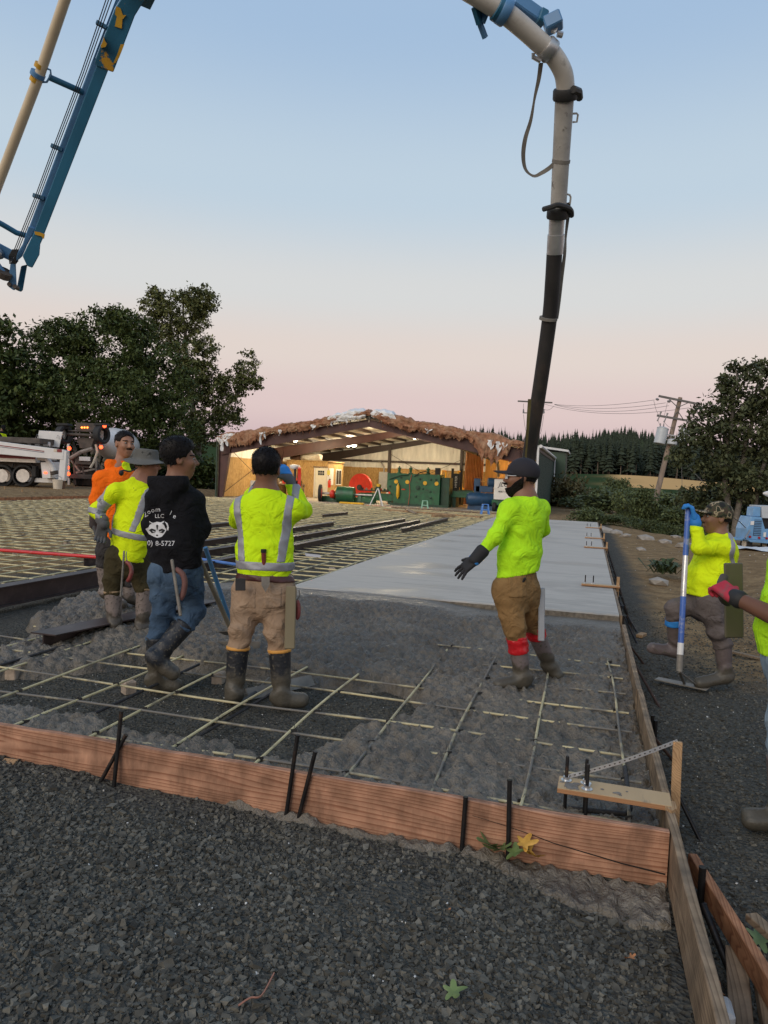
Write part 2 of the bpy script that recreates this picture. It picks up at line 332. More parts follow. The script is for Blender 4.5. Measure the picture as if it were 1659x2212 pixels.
M_white = mat('white_chips', (.62, .6, .55), rough=.8, var=.15)
def chips(x0, x1, y0, y1, n, lo=.003, hi=.009):
    P_, s_ = scatter(x0, x1, y0, y1, n, lo, hi, up=.9); return tag(rocks('chips', P_, s_, M_white, rg.uniform(0, 1, n), rg, .5), label='small white stone chips strewn on the gravel')
P4 = [scatter(-3.2, .3, 1.8, 3.1, 120, .003, .009, up=1.2), scatter(.5, 2.4, 2, 7, 160, .003, .009, up=1.2), scatter(-4.4, -1.2, 3.4, 5.2, 110, .003, .009, up=1.2), scatter(.9, 6., 8.5, 22, 330, .004, .02, up=.5)]
tag(rocks('chips', np.concatenate([p for p, _ in P4]), np.concatenate([q for _, q in P4]), M_white, np.zeros(sum(len(q) for _, q in P4)), rg, .5), label='small pale stone chips strewn over the gravel and dirt')
# ---------------------------------------------------------------- wet concrete
def poly_sd(poly, x, y):
    d = np.full(x.shape, 1e9); ins = np.zeros(x.shape, bool); n = len(poly)
    for i in range(n):
        ax_, ay_ = poly[i]; bx_, by_ = poly[(i + 1) % n]; ex, ey = bx_ - ax_, by_ - ay_
        t = np.clip(((x - ax_) * ex + (y - ay_) * ey) / (ex * ex + ey * ey), 0, 1); d = np.minimum(d, np.hypot(x - ax_ - t * ex, y - ay_ - t * ey))
        c = ((ay_ > y) != (by_ > y)); xx = ax_ + (y - ay_) * ex / (ey if abs(ey) > 1e-9 else 1e-9); ins ^= c & (x < xx)
    return np.where(ins, -d, d)
bare = [tuple(gz(u, v, .03)[:2]) for u, v in [(-260, 1500), (0, 1462), (110, 1462), (200, 1448), (300, 1432), (400, 1452), (480, 1452), (560, 1470), (650, 1470), (730, 1488), (830, 1492), (905, 1520), (860, 1552), (770, 1575), (690, 1612), (600, 1640), (500, 1610), (400, 1598), (270, 1575), (160, 1548), (60, 1528), (-150, 1520)]]
leftb = [(-9, 3.0), (-4.75, 3.0), (-4.6, 4.6), (-4.75, 5.2), (-5.2, 5.8), (-5.6, 6.8), (-5.2, 8.0), (-4.3, 8.6), (-9, 9)]
cxs = np.arange(-6.4, FX - .001, .0125); cys = np.arange(FY + .004, 8.42, .0125)
cx, cy = np.meshgrid(np.append(cxs, FX - .001), cys, indexing='ij')
sd_ = np.minimum(poly_sd(bare, cx, cy), poly_sd(leftb, cx, cy)) + .10 * fbm(cx * 3, cy * 3, 4)
cover = sstep(-.04, .16, sd_)
mound = .104 + .055 * sstep(4.7, 5.6, cy + .4 * fbm(cx, cy, 2)) * sstep(-.9, -1.9, cx) + .03 * sstep(6.0, 7.5, cy)
mound = mound - .022 * sstep(-.7, .2, cx) * sstep(6, 4.8, cy)
mound = mound - .05 * sstep(FX - .34, FX, cx) * sstep(7.6, 5.5, cy)
rough_ = 1 - .93 * sstep(7.75, 8.05, cy + .25 * fbm(cx * 1.5, cy * 1.5 + 4, 2))
def worley(x, y, s):
    x = x * s; y = y * s; xi = np.floor(x).astype(int); yi = np.floor(y).astype(int); d = np.full(x.shape, 9.)
    for a in (-1, 0, 1):
        for b_ in (-1, 0, 1):
            h = _perm[(_perm[(xi + a) & 511] + ((yi + b_) & 511))]; h2 = _perm[h & 511]
            d = np.minimum(d, np.hypot(xi + a + (h & 511) / 512. - x, yi + b_ + (h2 & 511) / 512. - y))
    return d
lump = 1.35 * (.030 * fbm(cx * 1.6 + 2, cy * 1.6, 2) + .034 * np.abs(fbm(cx * 3.7, cy * 3.7 + 3, 3)) - .015 + .036 * (.5 - worley(cx + .05 * perlin(cx * 9, cy * 9), cy, 12.)) + .024 * (.5 - worley(cx, cy + .03 * perlin(cx * 20, cy * 20), 27.)) + .014 * fbm(cx * 15, cy * 15, 3))
cz = mound + lump * rough_
holes = [(-.48, 5.62, .22, .05), (-.15, 5.95, .2, .04), (-4.35, 5.9, .2, .03), (-1.2, 6.4, .25, .05), (-.9, 7.1, .25, .05), (-2.2, 7.2, .3, .05), (-1.9, 6.1, .2, .05), (-.3, 6.8, .2, .05), (0., 4.6, .2, .04), (-.6, 4.4, .15, .03), (-1.5, 7.7, .3, .03), (.05, 3.7, .25, .06), (-.35, 3.6, .2, .04)]
for hx, hy, hr, hd in holes: cz = cz - hd * np.exp(-((cx - hx) ** 2 + (cy - hy) ** 2) / (hr * hr * .4))
cz = cz * cover - .06 * (1 - cover) + np.where(cover > .02, .01 * fbm(cx * 12, cy * 12 + 7, 3) * (1 - cover), 0)
M_wet = mat('wet_concrete', (.128, .108, .081), rough=.46, var=.3, vs=11., bump=1., bs=70., col2=(.19, .166, .130), c2s=1.9, c2t=.57, c2w=.12, spec=.55, coord='World', rvar=.2, wr=.5, ws=26.)
tag(npmesh('wet_concrete', np.stack([cx, cy, cz], -1).reshape(-1, 3), gridfaces(*cx.shape), M_wet), label='fresh lumpy wet concrete poured over the bars inside the forms', kind='structure')
def wet_z(x, y):
    i = int(np.clip(round((x + 6.4) / .0125), 0, cx.shape[0] - 1)); j = int(np.clip(round((y - FY - .004) / .0125), 0, cx.shape[1] - 1)); return max(float(cz[i, j]), 0.)
# spill that oozed under the front form
px_, py_ = np.meshgrid(np.arange(-1.9, FX - .001, .014), np.arange(2.72, FY - .036, .014), indexing='ij')
edge = 3.16 - (.055 + .22 * sstep(-.5, .3, px_) + .05 * fbm(px_ * 4, px_ * 0 + 2, 3)) * sstep(-1.9, -1.2, px_)
cov = sstep(-.02, .03, py_ - edge + .02 * fbm(px_ * 9, py_ * 9, 3))
sz = ground_z(px_, py_) + cov * (.022 + .04 * (.5 - worley(px_, py_, 17.)) + .02 * fbm(px_ * 9, py_ * 9, 4) + .012 * (.5 - worley(px_, py_, 38.))) - .05 * (1 - cov)
tag(npmesh('concrete_spill', np.stack([px_, py_, sz], -1).reshape(-1, 3), gridfaces(*px_.shape), M_wet), label='wet concrete oozed out under the front form board onto gravel', kind='structure')
# ---------------------------------------------------------------- finished slab
def slab_mat():
    m = bpy.data.materials.new('fresh_slab'); m.use_nodes = True; t = m.node_tree; b = t.nodes['Principled BSDF']; N = t.nodes.new; K = t.links.new
    g = N('ShaderNodeNewGeometry')
    def noise(sc, s=4., d=5, ro=.6):
        mp = N('ShaderNodeMapping'); mp.inputs['Scale'].default_value = sc; K(g.outputs['Position'], mp.inputs[0]); n = N('ShaderNodeTexNoise'); n.inputs['Scale'].default_value = s; n.inputs['Detail'].default_value = d; n.inputs['Roughness'].default_value = ro; K(mp.outputs[0], n.inputs[0]); return n.outputs[0]
    def rng(src, a, b_, c, d): r = N('ShaderNodeMapRange'); r.inputs[1].default_value = a; r.inputs[2].default_value = b_; r.inputs[3].default_value = c; r.inputs[4].default_value = d; K(src, r.inputs[0]); return r.outputs[0]
    st = noise((.25, 3.2, 1.), 5., 6, .7); ln = noise((.12, 6., 1.), 3., 2, .4); bl = noise((.5, .9, 1.), 1.3, 4)
    c1 = N('ShaderNodeMixRGB'); c1.inputs[1].default_value = (.42, .382, .322, 1); c1.inputs[2].default_value = (.54, .492, .42, 1); K(rng(st, .3, .7, 0., 1.), c1.inputs[0])
    c2 = N('ShaderNodeMixRGB'); c2.inputs[2].default_value = (.27, .245, .205, 1); K(rng(bl, .52, .66, 0., .9), c2.inputs[0]); K(c1.outputs[0], c2.inputs[1])
    c3 = N('ShaderNodeMixRGB'); c3.inputs[2].default_value = (.25, .225, .19, 1); K(rng(ln, .66, .71, 0., .6), c3.inputs[0]); K(c2.outputs[0], c3.inputs[1])
    b.inputs['Specular IOR Level'].default_value = .2; K(c3.outputs[0], b.inputs['Base Color']); K(rng(bl, .5, .66, .7, .34), b.inputs['Roughness'])
    bp = N('ShaderNodeBump'); bp.inputs['Strength'].default_value = .5; bp.inputs['Distance'].default_value = .006; K(st, bp.inputs['Height']); K(bp.outputs[0], b.inputs['Normal'])
    return m
M_slab = slab_mat()
SX0, SX1, SY0, SY1, SZ = -3.54, FX, 8.40, 29.4, .20
xs = np.linspace(SX0, SX1 - .002, 160); hy = SY0 + .012 * fbm(xs * 3, xs * 0, 3)
rows = []
for z_, dy in ((-.02, .012), (.03, -.012), (.07, .006), (.11, -.004), (.15, .004), (.186, 0.), (SZ, .016)):
    rows.append(np.stack([xs, hy + dy + .012 * fbm(xs * 14, xs * 0 + z_ * 90, 3) * (z_ < .19), np.full_like(xs, z_) + (.004 * fbm(xs * 9, xs * 0 + 5, 2) if .1 < z_ < .19 else 0)], -1))
for y_ in np.linspace(SY0 + .06, SY1, 60): rows.append(np.stack([xs, np.full_like(xs, y_), np.full_like(xs, SZ) + .003 * fbm(xs * 1.5, xs * 0 + y_ * 2, 2)], -1))
rows.append(np.stack([xs, np.full_like(xs, SY1 + .002), np.full_like(xs, -.05)], -1))
R_ = np.array(rows); nb = MB(); nb.grid(R_)
for k, x_ in ((0, SX0), (-1, SX1 - .002)):
    nb.grid(np.stack([R_[:, k, :], np.stack([np.full(len(rows), x_), R_[:, k, 1], np.full(len(rows), -.05)], -1)], 1))
slab = tag(nb.build('finished_slab', M_slab, smooth=True), label='newly finished pale grey concrete slab strip', kind='structure')
# raw rough face of the slab end
fr = MB(); fr.grid(np.stack([np.stack([xs, np.full_like(xs, SY0 - .014) + .014 * fbm(xs * 15, xs * 0 + q * 37, 3), np.full_like(xs, z_)], -1) for q, z_ in enumerate(np.linspace(.0, .188, 9))], 0))
M_raw = mat('raw_concrete_face', (.165, .14, .108), rough=.9, var=.35, vs=30, bump=1., bs=60, coord='World')
fr.build('raw_edge', M_raw, slab, smooth=True)
fl = MB(); ys_ = np.arange(7.9, 29, .1)
# ================================================================ FORMS, STAKES, BARS, BEAMS
M_fir = wood('red_fir', (.46, .25, .155), (.24, .10, .055), 0, 30., stain=(.13, .07, .045))
M_firY = wood('weathered_fir', (.30, .215, .135), (.15, .10, .062), 1, 30., stain=(.12, .095, .07))
M_firY2 = wood('orange_fir', (.42, .20, .10), (.22, .085, .042), 1, 40.)
M_pine = wood('pale_pine', (.46, .30, .16), (.28, .16, .08), 1, 30.)
M_ply = mat('plywood_face', (.50, .35, .19), rough=.7, var=.15, vs=5, col2=(.22, .17, .12), c2s=11, c2t=.66, c2w=.05, bump=.2, bs=90, stretch=(1, .2, 1))
M_plye = mat('plywood_edge', (.36, .18, .08), rough=.8, var=.5, vs=3, stretch=(.3, .3, 220))
M_rod = mat('dark_steel_rod', (.022, .021, .021), rough=.5, metal=.6, var=.4, vs=20, col2=(.10, .055, .03), c2s=9, c2t=.62, bump=.2, bs=120)
M_rust = mat('rusty_rod', (.07, .04, .028), rough=.75, metal=.3, var=.4, vs=14, bump=.3)
M_zinc = mat('zinc_hardware', (.62, .63, .64), rough=.35, metal=.9, var=.15, vs=30)
M_mudr = mat('mud_splash', (.17, .155, .135), rough=.85, var=.25, vs=20, bump=.6, bs=60)
def board(name, p, q, w, h, mat_, label=None, cat='board', group=None, up=(0, 0, 1), bevel=.003):
    p = np.array(p, float); q = np.array(q, float); c = (p + q) / 2
    o = MB(c).bar(p, q, w, h, up).build(name, mat_, bevel=bevel); tag(o, label, cat, group); return o
# front form: a 2x10 with a long split near its end
yb = FY - .019
fb = MB((-2.6, yb, .083))
xs_ = np.linspace(-5.6, FX - .006, 80)
def bw(x): return .004 * math.sin(x * 1.1 + 1) 
P_ = []
for x in xs_:
    y0 = yb - .019 + bw(x); y1 = yb + .019 + bw(x); t_ = .2 + .002 * math.sin(x * 7) + .0015 * math.sin(x * 23)
    P_.append([(x, y0, -.036), (x, y0, t_ - .003), (x, y0 + .004, t_), (x, y1 - .004, t_), (x, y1, t_ - .003), (x, y1, -.036), (x, y0, -.036)])
fb.grid(np.array(P_)); fb.add([P_[-1][i] for i in range(6)], [(0, 1, 2, 3, 4, 5)]); fb.add([P_[0][i] for i in range(6)], [(5, 4, 3, 2, 1, 0)])
ff = fb.build('form_board', M_fir); tag(ff, 'long reddish fir form board holding wet concrete along the gravel', 'form board')
M_dark = mat('dark_gap', (.02, .013, .01), rough=.95, var=.2)
ck = MB((-2.6, yb, .083)); cr_ = [(-.42, .135), (-.30, .118), (-.16, .094), (-.06, .072), (.02, .062), (.10, .052), (.22, .036), (.30, .030), (.395, .022)]
for (xa, za), (xb, zb) in zip(cr_, cr_[1:]):
    w0 = .0010 + .0035 * (xa + .42); w1 = .0010 + .0035 * (xb + .42)
    ck.box((xa, yb - .0205 + bw(xa), 0), (xa, yb, 0)) if False else ck.add([(xa, yb - .0203 + bw(xa), za - w0), (xb, yb - .0203 + bw(xb), zb - w1), (xb, yb - .0203 + bw(xb), zb + w1), (xa, yb - .0203 + bw(xa), za + w0)], [(0, 1, 2, 3)])
ck.build('split_crack', M_dark, ff)
# side form: weathered 2x10 boards end to end
side = []
for k, (y0, y1, lab) in enumerate([(1.55, 3.62, 'weathered tan side form board running past the corner of the front form'), (3.625, 5.40, 'weathered grey side form board under the anchor bolt template'), (5.405, 7.9, 'muddy grey side form board running up to the finished slab')]):
    side.append(board('form_board', (FX + .019, y0, .084 - .004 * k), (FX + .019 + .003 * k, y1, .083 - .004 * k), .038, .235, M_firY, lab, 'form board', bevel=.004))
z8 = zz(2500, 2300, 2.0105); z9 = zz(2300, 3200, 2.149)
# outer boards by the side form
def pz(p, z): return gz(p[0], p[1], z)
a, b_ = pz(z9(1005, 545), .03), pz(z9(1640, 1560), .03)
d_ = (b_ - a); b_ = a + d_ * 1.6
board('brace_board', a, b_, .038, .089, M_firY2, 'reddish fir board lying on edge outside the side form', 'board')
a = pz(z9(1385, 1290), -.03); b_ = pz(z9(1430, 1900), -.06)
board('stake_board', a, a + (b_ - a) * 1.3, .035, .07, M_firY, 'tan wooden board leaning in the gap beside the side form', 'board', up=(1, 0, .2))
a = pz(z9(1545, 1310), -.0); b_ = pz(z9(1640, 1900), -.06)
board('stake_board', a, a + (b_ - a) * 1.3, .03, .06, M_firY, 'narrow tan wooden stake under the reddish fir board', 'board')
a = pz(z9(1510, 1000), .0); b_ = pz(z9(1659, 1130), .0)
board('scrap_board', a, a + (b_ - a) * 1.8, .05, .03, M_firY, 'short grey scrap of wood on gravel near the leaf litter', 'board')
pp = z9(1300, 1740); c_ = pz(pp, .0)
tag(MB(c_).box((c_[0] - .03, c_[1] - .06, -.05), (c_[0] + .02, c_[1] + .04, .0)).build('concrete_chunk', mat('pale_lump', (.45, .44, .42), rough=.8, var=.2, bump=.6), bevel=.012), 'pale grey concrete chunk beside the tan side form board', 'chunk')
# steel stakes along the front form (top pixel, bottom pixel, distance off the board)
def rod(p, q, r=.0095, m=M_rod, label=None, group=None, name='steel_stake', cat='stake'):
    p = np.array(p); q = np.array(q); o = MB(q)
    o.tube([q, p], r, 10); o.lathe([(r * 1.12, -.004), (r * 1.12, .002)], p, p - q, 10)
    return tag(o.build(name, m, smooth=True), label, cat, group)
yf = yb - .03
for (t, bt, lab) in [((262, 1537), (247, 1690), 'black steel stake upright against the form board, crossed by a leaning one'),
                     ((272, 1588), (219, 1686), 'black steel stake leaning across an upright one at the form board'),
                     ((643, 1588), (616, 1775), 'taller black steel stake of the close pair at the form board'),
                     ((681, 1624), (641, 1783), 'shorter black steel stake of the close pair at the form board'),
                     ((1006, 1722), (995, 1870), 'short black steel stake driven at the form board into bare gravel'),
                     ((1101, 1685), (1098, 1833), 'black steel stake at the form board standing behind the green leaves')]:
    p = gy(t[0], t[1], yf + .002); q = gy(bt[0], bt[1], yf - .012 if 'leaning' not in lab else yf - .03); q = q + (q - p) * .12; rod(p, q, .0105, label=lab, group='steel stakes along the front form')
# leaning rods and stubs outside the side form
for (t, bt, z0, z1, m, lab) in [((-40, 220), (105, 475), .17, -.09, M_rod, 'black rod leaning on the slab edge beyond the wood offcut'), ((0, 345), (112, 585), .15, -.1, M_rod, 'black rod leaning on the side form next to the small wood offcut'),
                               ((10, 600), (290, 1085), .15, -.1, M_rust, 'long brown rod leaning outward from the muddy side form'), ((40, 570), (155, 722), .1, -.1, M_rust, 'short brown rod leaning outward beside a longer one'),
                               ((200, 1270), (400, 1505), .12, -.1, M_rust, 'brown rusty rod leaning from the side form towards the wood stake'), ((372, 1660), (640, 2205), .12, -.13, M_rod, 'long black rod leaning from the side form past the wood stake')]:
    rod(pz(z8(*t), z0), pz(z8(*bt), z1), .011, m, lab, 'rods leaning outside the side form')
for (t, bt, lab) in [((222, 1130), (218, 1275), 'black steel stub standing close against the side form'), ((248, 1172), (246, 1282), 'rusty steel stub next to a black one at the side form')]:
    q = pz(z8(*bt), -.02); p = gy(*z8(*t), q[1]); rod(p, q - np.array([0, 0, .1]), .012, M_rod if 'black' in lab else M_rust, lab)
t, bt = z9(1098, 580), z9(1070, 960); q = pz(bt, -.05); rod(gy(*t, q[1]), q - np.array([0, 0, .05]), .014, M_rod, 'thick black steel stake between the side form and reddish board')
t, bt = z9(1100, 900), z9(1400, 1640); rod(pz(t, .06), pz(bt, -.12), .014, M_rod, 'black rod slanting down between side form and reddish board')
# ---------------------------------------------------------------- anchor-bolt templates
zf = zz(1800, 2350, 1.659)
def template(c, w, d, label, bolts, lean=0., tie=True):
    """plywood plate on the side form with bolts through it; c = centre on top"""
    t = empty('bolt_template', (c[0], c[1], c[2]), lean, label, 'template', 'bolt templates along the side form')
    p = MB(); p.box((-w / 2, -d / 2, -.022), (w / 2, d / 2, -.0015)); p.build('plywood_plate', M_plye, t, bevel=.001)
    p = MB(); p.box((-w / 2 + .001, -d / 2 + .001, -.0013), (w / 2 - .001, d / 2 - .001, .001)); p.build('plate_face', M_ply, t)
    for bx, by in bolts:
        b_ = MB(); b_.lathe([(.0085, -.30), (.0085, .115), (.007, .12)], (bx, by, 0), n=10); bo = b_.build('anchor_bolt', M_rod, t, smooth=True)
        n_ = MB(); n_.lathe([(.026, .002), (.026, .005), (.0155, .0055), (.0155, .02)], (bx, by, 0), n=6 if False else 12); n_.build('nut', M_zinc, bo, smooth=False)
    return t
tp = gz(1325, 1708, .215)
tmpl = template(tp, .50, .15, 'plywood plate with three bolts across the corner of the side form', [(-.215, .03), (-.125, .03), (-.118, -.035)], rad(-1.5))
mb = MB()
V, Fc = ICO_V, ICO_F
for k in range(14):
    x, y = rg.uniform(-.24, -.16), rg.uniform(-.058, .01); s_ = rg.uniform(.006, .017); mb.add(V * np.array([1.5, 1, .5]) * s_ + np.array([x, y, .002]), Fc)
for x, y, s_ in ((-.05, -.01, .008), (.02, -.028, .014), (.005, -.03, .009), (.06, .01, .006), (.03, -.045, .007)): mb.add(V * np.array([1.2, 1, .5]) * s_ + np.array([x, y, .002]), Fc)
mb.build('concrete_splatter', M_mudr, tmpl, smooth=True)
# wood stake and the punched strap that ties it to the bolts
pt, pb_ = gz(1464, 1600, .2), None
q = gz(1450, 1795, .0); q = np.array([FX + .075, q[1], -.12]); p = gy(1464, 1602, q[1])
tag(MB(q).bar(q, p, .042, .019, (0, 1, 0)).build('wood_stake', M_pine, bevel=.002), 'upright orange wood stake by the side form with strap on top', 'stake')
s0 = p + np.array([0, 0, .003]); s1_ = np.array([tp[0] - .21, tp[1] + .035, tp[2] + .02])
st = MB(s0); n = 22
pts = [s0 + (s1_ - s0) * (i / n) + np.array([0, 0, -.012 * math.sin(math.pi * i / n)]) for i in range(n + 1)]
for i in range(n):
    st.bar(pts[i], pts[i + 1], .001, .019); 
so_ = st.build('steel_strap', mat('galvanised_strap', (.75, .76, .77), rough=.3, metal=.7, var=.12, vs=60)); tag(so_, 'shiny punched metal strap from the wood stake to the bolts', 'strap')
hb = MB(s0)
for i in range(n):
    t_ = (i + .5) / n; c = s0 + (s1_ - s0) * t_ + np.array([0, 0, -.012 * math.sin(math.pi * t_)]); d = (s1_ - s0) / np.linalg.norm(s1_ - s0)
    hb.bar(c - d * .004, c + d * .004, .0018, .005)
hb.build('strap_hole', M_dark, so_)
# pointed offcut under the plate
c = gz(1455, 1750, .19); pv = MB(c); pv.prism([(-.045, 0), (.045, 0), (.045, -.10), (0, -.15), (-.045, -.10)], 0, .02, lambda x, y, t: (FX + .022 + x * .55, c[1] + y * .7 + .04, .196 + t * .9))
tag(pv.build('offcut', M_pine, bevel=.001), 'pointed pine offcut nailed flat on the side form corner', 'offcut')
for k, (uv0, uv1, lab) in enumerate([((1253, 1262), (1326, 1270), 'muddy plywood plate with bolts beside the near end of the slab'), ((1259, 1181), (1305, 1183), 'second plywood bolt plate along the slab edge from the muddy one'), ((1263, 1161), (1303, 1162), 'third plywood bolt plate along the slab edge from the muddy one'), ((1270, 1139), (1297, 1139), 'farthest plywood bolt plate along the slab edge from the wet concrete')]):
    c = gz((uv0[0] + uv1[0]) / 2, uv0[1], .235); template((FX - .17, c[1], .232), .52, .12, lab, [(-.21, .02), (-.10, .02)])
    sg = MB((FX + .06, c[1], 0)); sg.bar((FX + .06, c[1], -.1), (FX + .065, c[1], .36), .04, .02, (0, 1, 0)); tag(sg.build('wood_stake', M_pine), ['small wood stake beside the muddy bolt plate at the slab', 'small wood stake beside the second bolt plate at the slab', 'small wood stake beside the third bolt plate at the slab', 'small wood stake beside the farthest bolt plate at the slab'][k], 'stake')
# row of black stakes and side boards along the finished slab
o0 = None
for k, y in enumerate(np.arange(8.45, 29, .62)):
    for s_ in (0, 1):
        q = np.array([FX + .05 + .16 * s_, y + .1 * s_, -.12]); p = np.array([FX + .045 + .03 * s_, y, .19 + .03 * ((k * 7) % 3) / 2])
        rod(p, q, .010, M_rod, 'black steel stake driven along the outer edge of the finished slab', 'black stakes along the finished slab')
for k in range(5):
    y0 = 8.42 + k * 4.2; board('form_board', (FX + .019, y0, .083), (FX + .019, y0 + 4.19, .083), .03, .225, M_firY, 'dark side form board along the finished slab', 'form board', 'form boards along the finished slab')
# ---------------------------------------------------------------- fibreglass bars
M_bar = mat('fibreglass_bar', (.64, .54, .29), rough=.5, var=.18, vs=9, col2=(.15, .135, .105), c2s=2.3, c2t=.60, c2w=.06, bump=.35, bs=110, coord='World')
M_barm = mat('muddy_bar', (.54, .46, .26), rough=.6, var=.18, vs=9, col2=(.155, .14, .118), c2s=1.7, c2t=.50, c2w=.05, bump=.5, bs=90, coord='World')
M_tie = mat('black_tie_wire', (.03, .028, .026), rough=.6, var=.2)
def bars(root, lines, z, r, wob, m, seg, n=7, name='bar', split=None):
    for (x0, y0, x1, y1) in lines:
        L_ = math.hypot(x1 - x0, y1 - y0); k = max(2, int(L_ / seg)); ph = rg.uniform(0, 6, 4); pts = []
        for i in range(k + 1):
            t = i / k; dx, dy = (y1 - y0) / L_, -(x1 - x0) / L_; w_ = wob * (math.sin(t * L_ * 1.3 + ph[0]) + .5 * math.sin(t * L_ * 2.9 + ph[1])); v_ = wob * .6 * math.sin(t * L_ * 1.9 + ph[2])
            pts.append((x0 + (x1 - x0) * t + dx * w_, y0 + (y1 - y0) * t + dy * w_, z + v_))
        b_ = MB(); b_.tube(pts, r, n); b_.build(name, m if split is None or x0 > split else M_bar, root, smooth=True)
mat1 = empty('bar_mat', (0, 0, 0), label='grid of yellowish fibreglass bars half buried in wet concrete', cat='bar mat')
XB = [.26, -.23, -.67, -1.12, -1.60, -2.10, -2.62, -3.10, -3.57, -4.05, -4.5]; YB = [3.46, 3.92, 4.30, 4.76, 5.12, 5.55, 6.0, 6.5]
bars(mat1, [(x, 3.3, x + rg.uniform(-.03, .03), {.26: 7.2, -.23: 6.6}.get(x, 6.35 if x > -1.3 else 5.65)) for x in XB], .108, .0082, .013, M_barm, .3, split=-1.3)
bars(mat1, [(-4.9 + rg.uniform(-.3, .1), y + rg.uniform(-.02, .03), .345, y) for y in YB], .095, .0075, .013, M_barm, .3)
tie = MB()
for x in XB:
    for y in YB:
        if rg.uniform() < .75:
            a = rg.uniform(0, 3); tie.bar((x - .016, y - .012, .108), (x + .016, y + .012, .108), .0022, .019); tie.tube([(x, y, .115), (x + .02 * math.cos(a), y + .02 * math.sin(a), .14)], .0015, 4)
tag(tie.build('tie_wire', M_tie, mat1), kind='stuff')
# dark steel bars in the near bay
M_rebar = mat('dark_rebar', (.045, .042, .042), rough=.7, metal=.3, var=.3, vs=30, bump=1., bs=45, stretch=(1, 1, 1))
for (a, b_, z0, z1, lab) in [((0, 1437), (138, 1395), .10, .12, 'dark steel bar tied into the grid by the steel beam end'), ((160, 1562), (430, 1435), .06, .10, 'dark steel bar under the fibreglass grid below the raised boot'), ((430, 1590), (600, 1490), .05, .09, 'dark steel bar lying under the man photographing')]:
    p, q = gz(*a, z0), gz(*b_, z1); rod(p, q, .0105, M_rebar, lab, name='steel_bar', cat='rebar')
zf2 = zz(1700, 2850, 1.508)
p0 = gz(*zf2(840, 575), .07); p1 = gz(*zf2(1200, 612), .07); p2 = p1 + np.array([.03, .05, .01]); p3 = gz(*zf2(1205, 330), .12)
tag(MB(p0).tube([p0, p1, p1 + np.array([.018, .012, .004]), p2, p3], .0125, 10).build('hooked_bar', M_rebar, smooth=True), 'ribbed dark steel bar with a bent hook below the bolt plate', 'rebar')
# far mat
mat2 = empty('bar_mat', (-12, 20, 0), label='wide grid of yellowish fibreglass bars over the unpoured bay', cat='bar mat')
bars(mat2, [(x - 0, y0, x + rg.uniform(-.1, .1), 36.2) for x, y0 in [(x, 8.7 if x > -5.9 else 4.4 + max(0, -x - 7) * .9) for x in np.arange(-21.3, -3.7, .46)]], .105, .0125, .016, M_bar, 1.1, 5)
bars(mat2, [(-21.6, y + rg.uniform(-.05, .05), -3.75 if y > 8.6 else -6.2, y) for y in np.arange(4.6, 36.2, .46)], .088, .012, .016, M_bar, 1.1, 5)
mat2.location = (0, 0, 0)
# concrete spacer blocks
M_block = mat('spacer_block', (.42, .33, .25), rough=.9, var=.2, vs=25, bump=.7, bs=60)
def block(x, y, s, label, rz, group='spacer blocks under the bars'):
    b_ = MB((x, y, 0)); b_.box((x - s / 2, y - s / 2, -.01), (x + s / 2, y + s / 2, s * .98)); o = b_.build('spacer_block', M_block, bevel=.006); o.rotation_euler = (0, 0, rz)
    return tag(o, label, 'block', group)
for (u, v, lab) in [(28, 1465, 'grey spacer block under the bars next to the form board'), (278, 1495, 'tan concrete spacer block below the raised muddy boot'), (472, 1474, 'tan concrete spacer block beside the boot with orange rim'), (115, 1368, 'grey spacer block under the end of the steel beam'), (862, 1449, 'small tan block at a crossing in wet concrete')]:
    p = gz(u, v, .0); block(p[0], p[1], .085, lab, rg.uniform(0, 1))
for k in range(46):
    x = rg.choice(np.arange(-20.8, -4, .46)) + .23; y = rg.choice(np.arange(9.3, 30, .92)) + .1; block(x, y, .09, 'pale tan spacer block under the wide grid of bars', rg.uniform(0, 1.5), 'spacer blocks under the wide bar mat')
# ---------------------------------------------------------------- steel beams lying in the bay
M_beam = mat('primed_steel', (.048, .032, .03), rough=.42, metal=.2, var=.35, vs=3, col2=(.10, .075, .065), c2s=5, c2t=.62, bump=.1)
def ibeam(x, y0, y1, zt, label, h=.15, w=.14, x1=None):
    x1 = x if x1 is None else x1; b_ = MB((x, y0, zt - h)); t = .012
    def pr(xx, yy, z): return (xx + (x1 - x) * (yy - y0) / (y1 - y0), yy, z)
    P_ = [(-w / 2, 0), (w / 2, 0), (w / 2, t), (t / 2, t), (t / 2, h - t), (w / 2, h - t), (w / 2, h), (-w / 2, h), (-w / 2, h - t), (-t / 2, h - t), (-t / 2, t), (-w / 2, t)]
    b_.prism(P_, y0, y1, lambda a, c, t_: pr(x + a, t_, zt - h + c)); o = b_.build('steel_beam', M_beam); return tag(o, label, 'beam', 'steel beams in the bay')
ibeam(-6.03, 3.2, 8.6, .285, 'dark steel beam lying through the wide bar grid beside the men', .22, .17)
ibeam(-7.32, 9.3, 20.5, .21, 'dark steel beam next to the red pipe end')
ibeam(-6.45, 11.0, 24.4, .21, 'long dark steel beam second from the finished slab', x1=-6.08)
ibeam(-5.6, 9.3, 24.2, .21, 'long dark steel beam next to the finished slab', x1=-5.5)
ibeam(-9.45, 16.0, 19.5, .2, 'short dark steel beam lying alone in the bar grid')
ibeam(-9.0, 24.0, 26.8, .2, 'short dark steel beam nearest to the open building')
ibeam(-4.95, 19.5, 26.4, .21, 'dark steel beam with a wood block on its end')
ibeam(-4.28, 4.95, 7.0, .215, 'dark steel beam end sticking out of wet concrete', .13, .25, x1=-3.9)
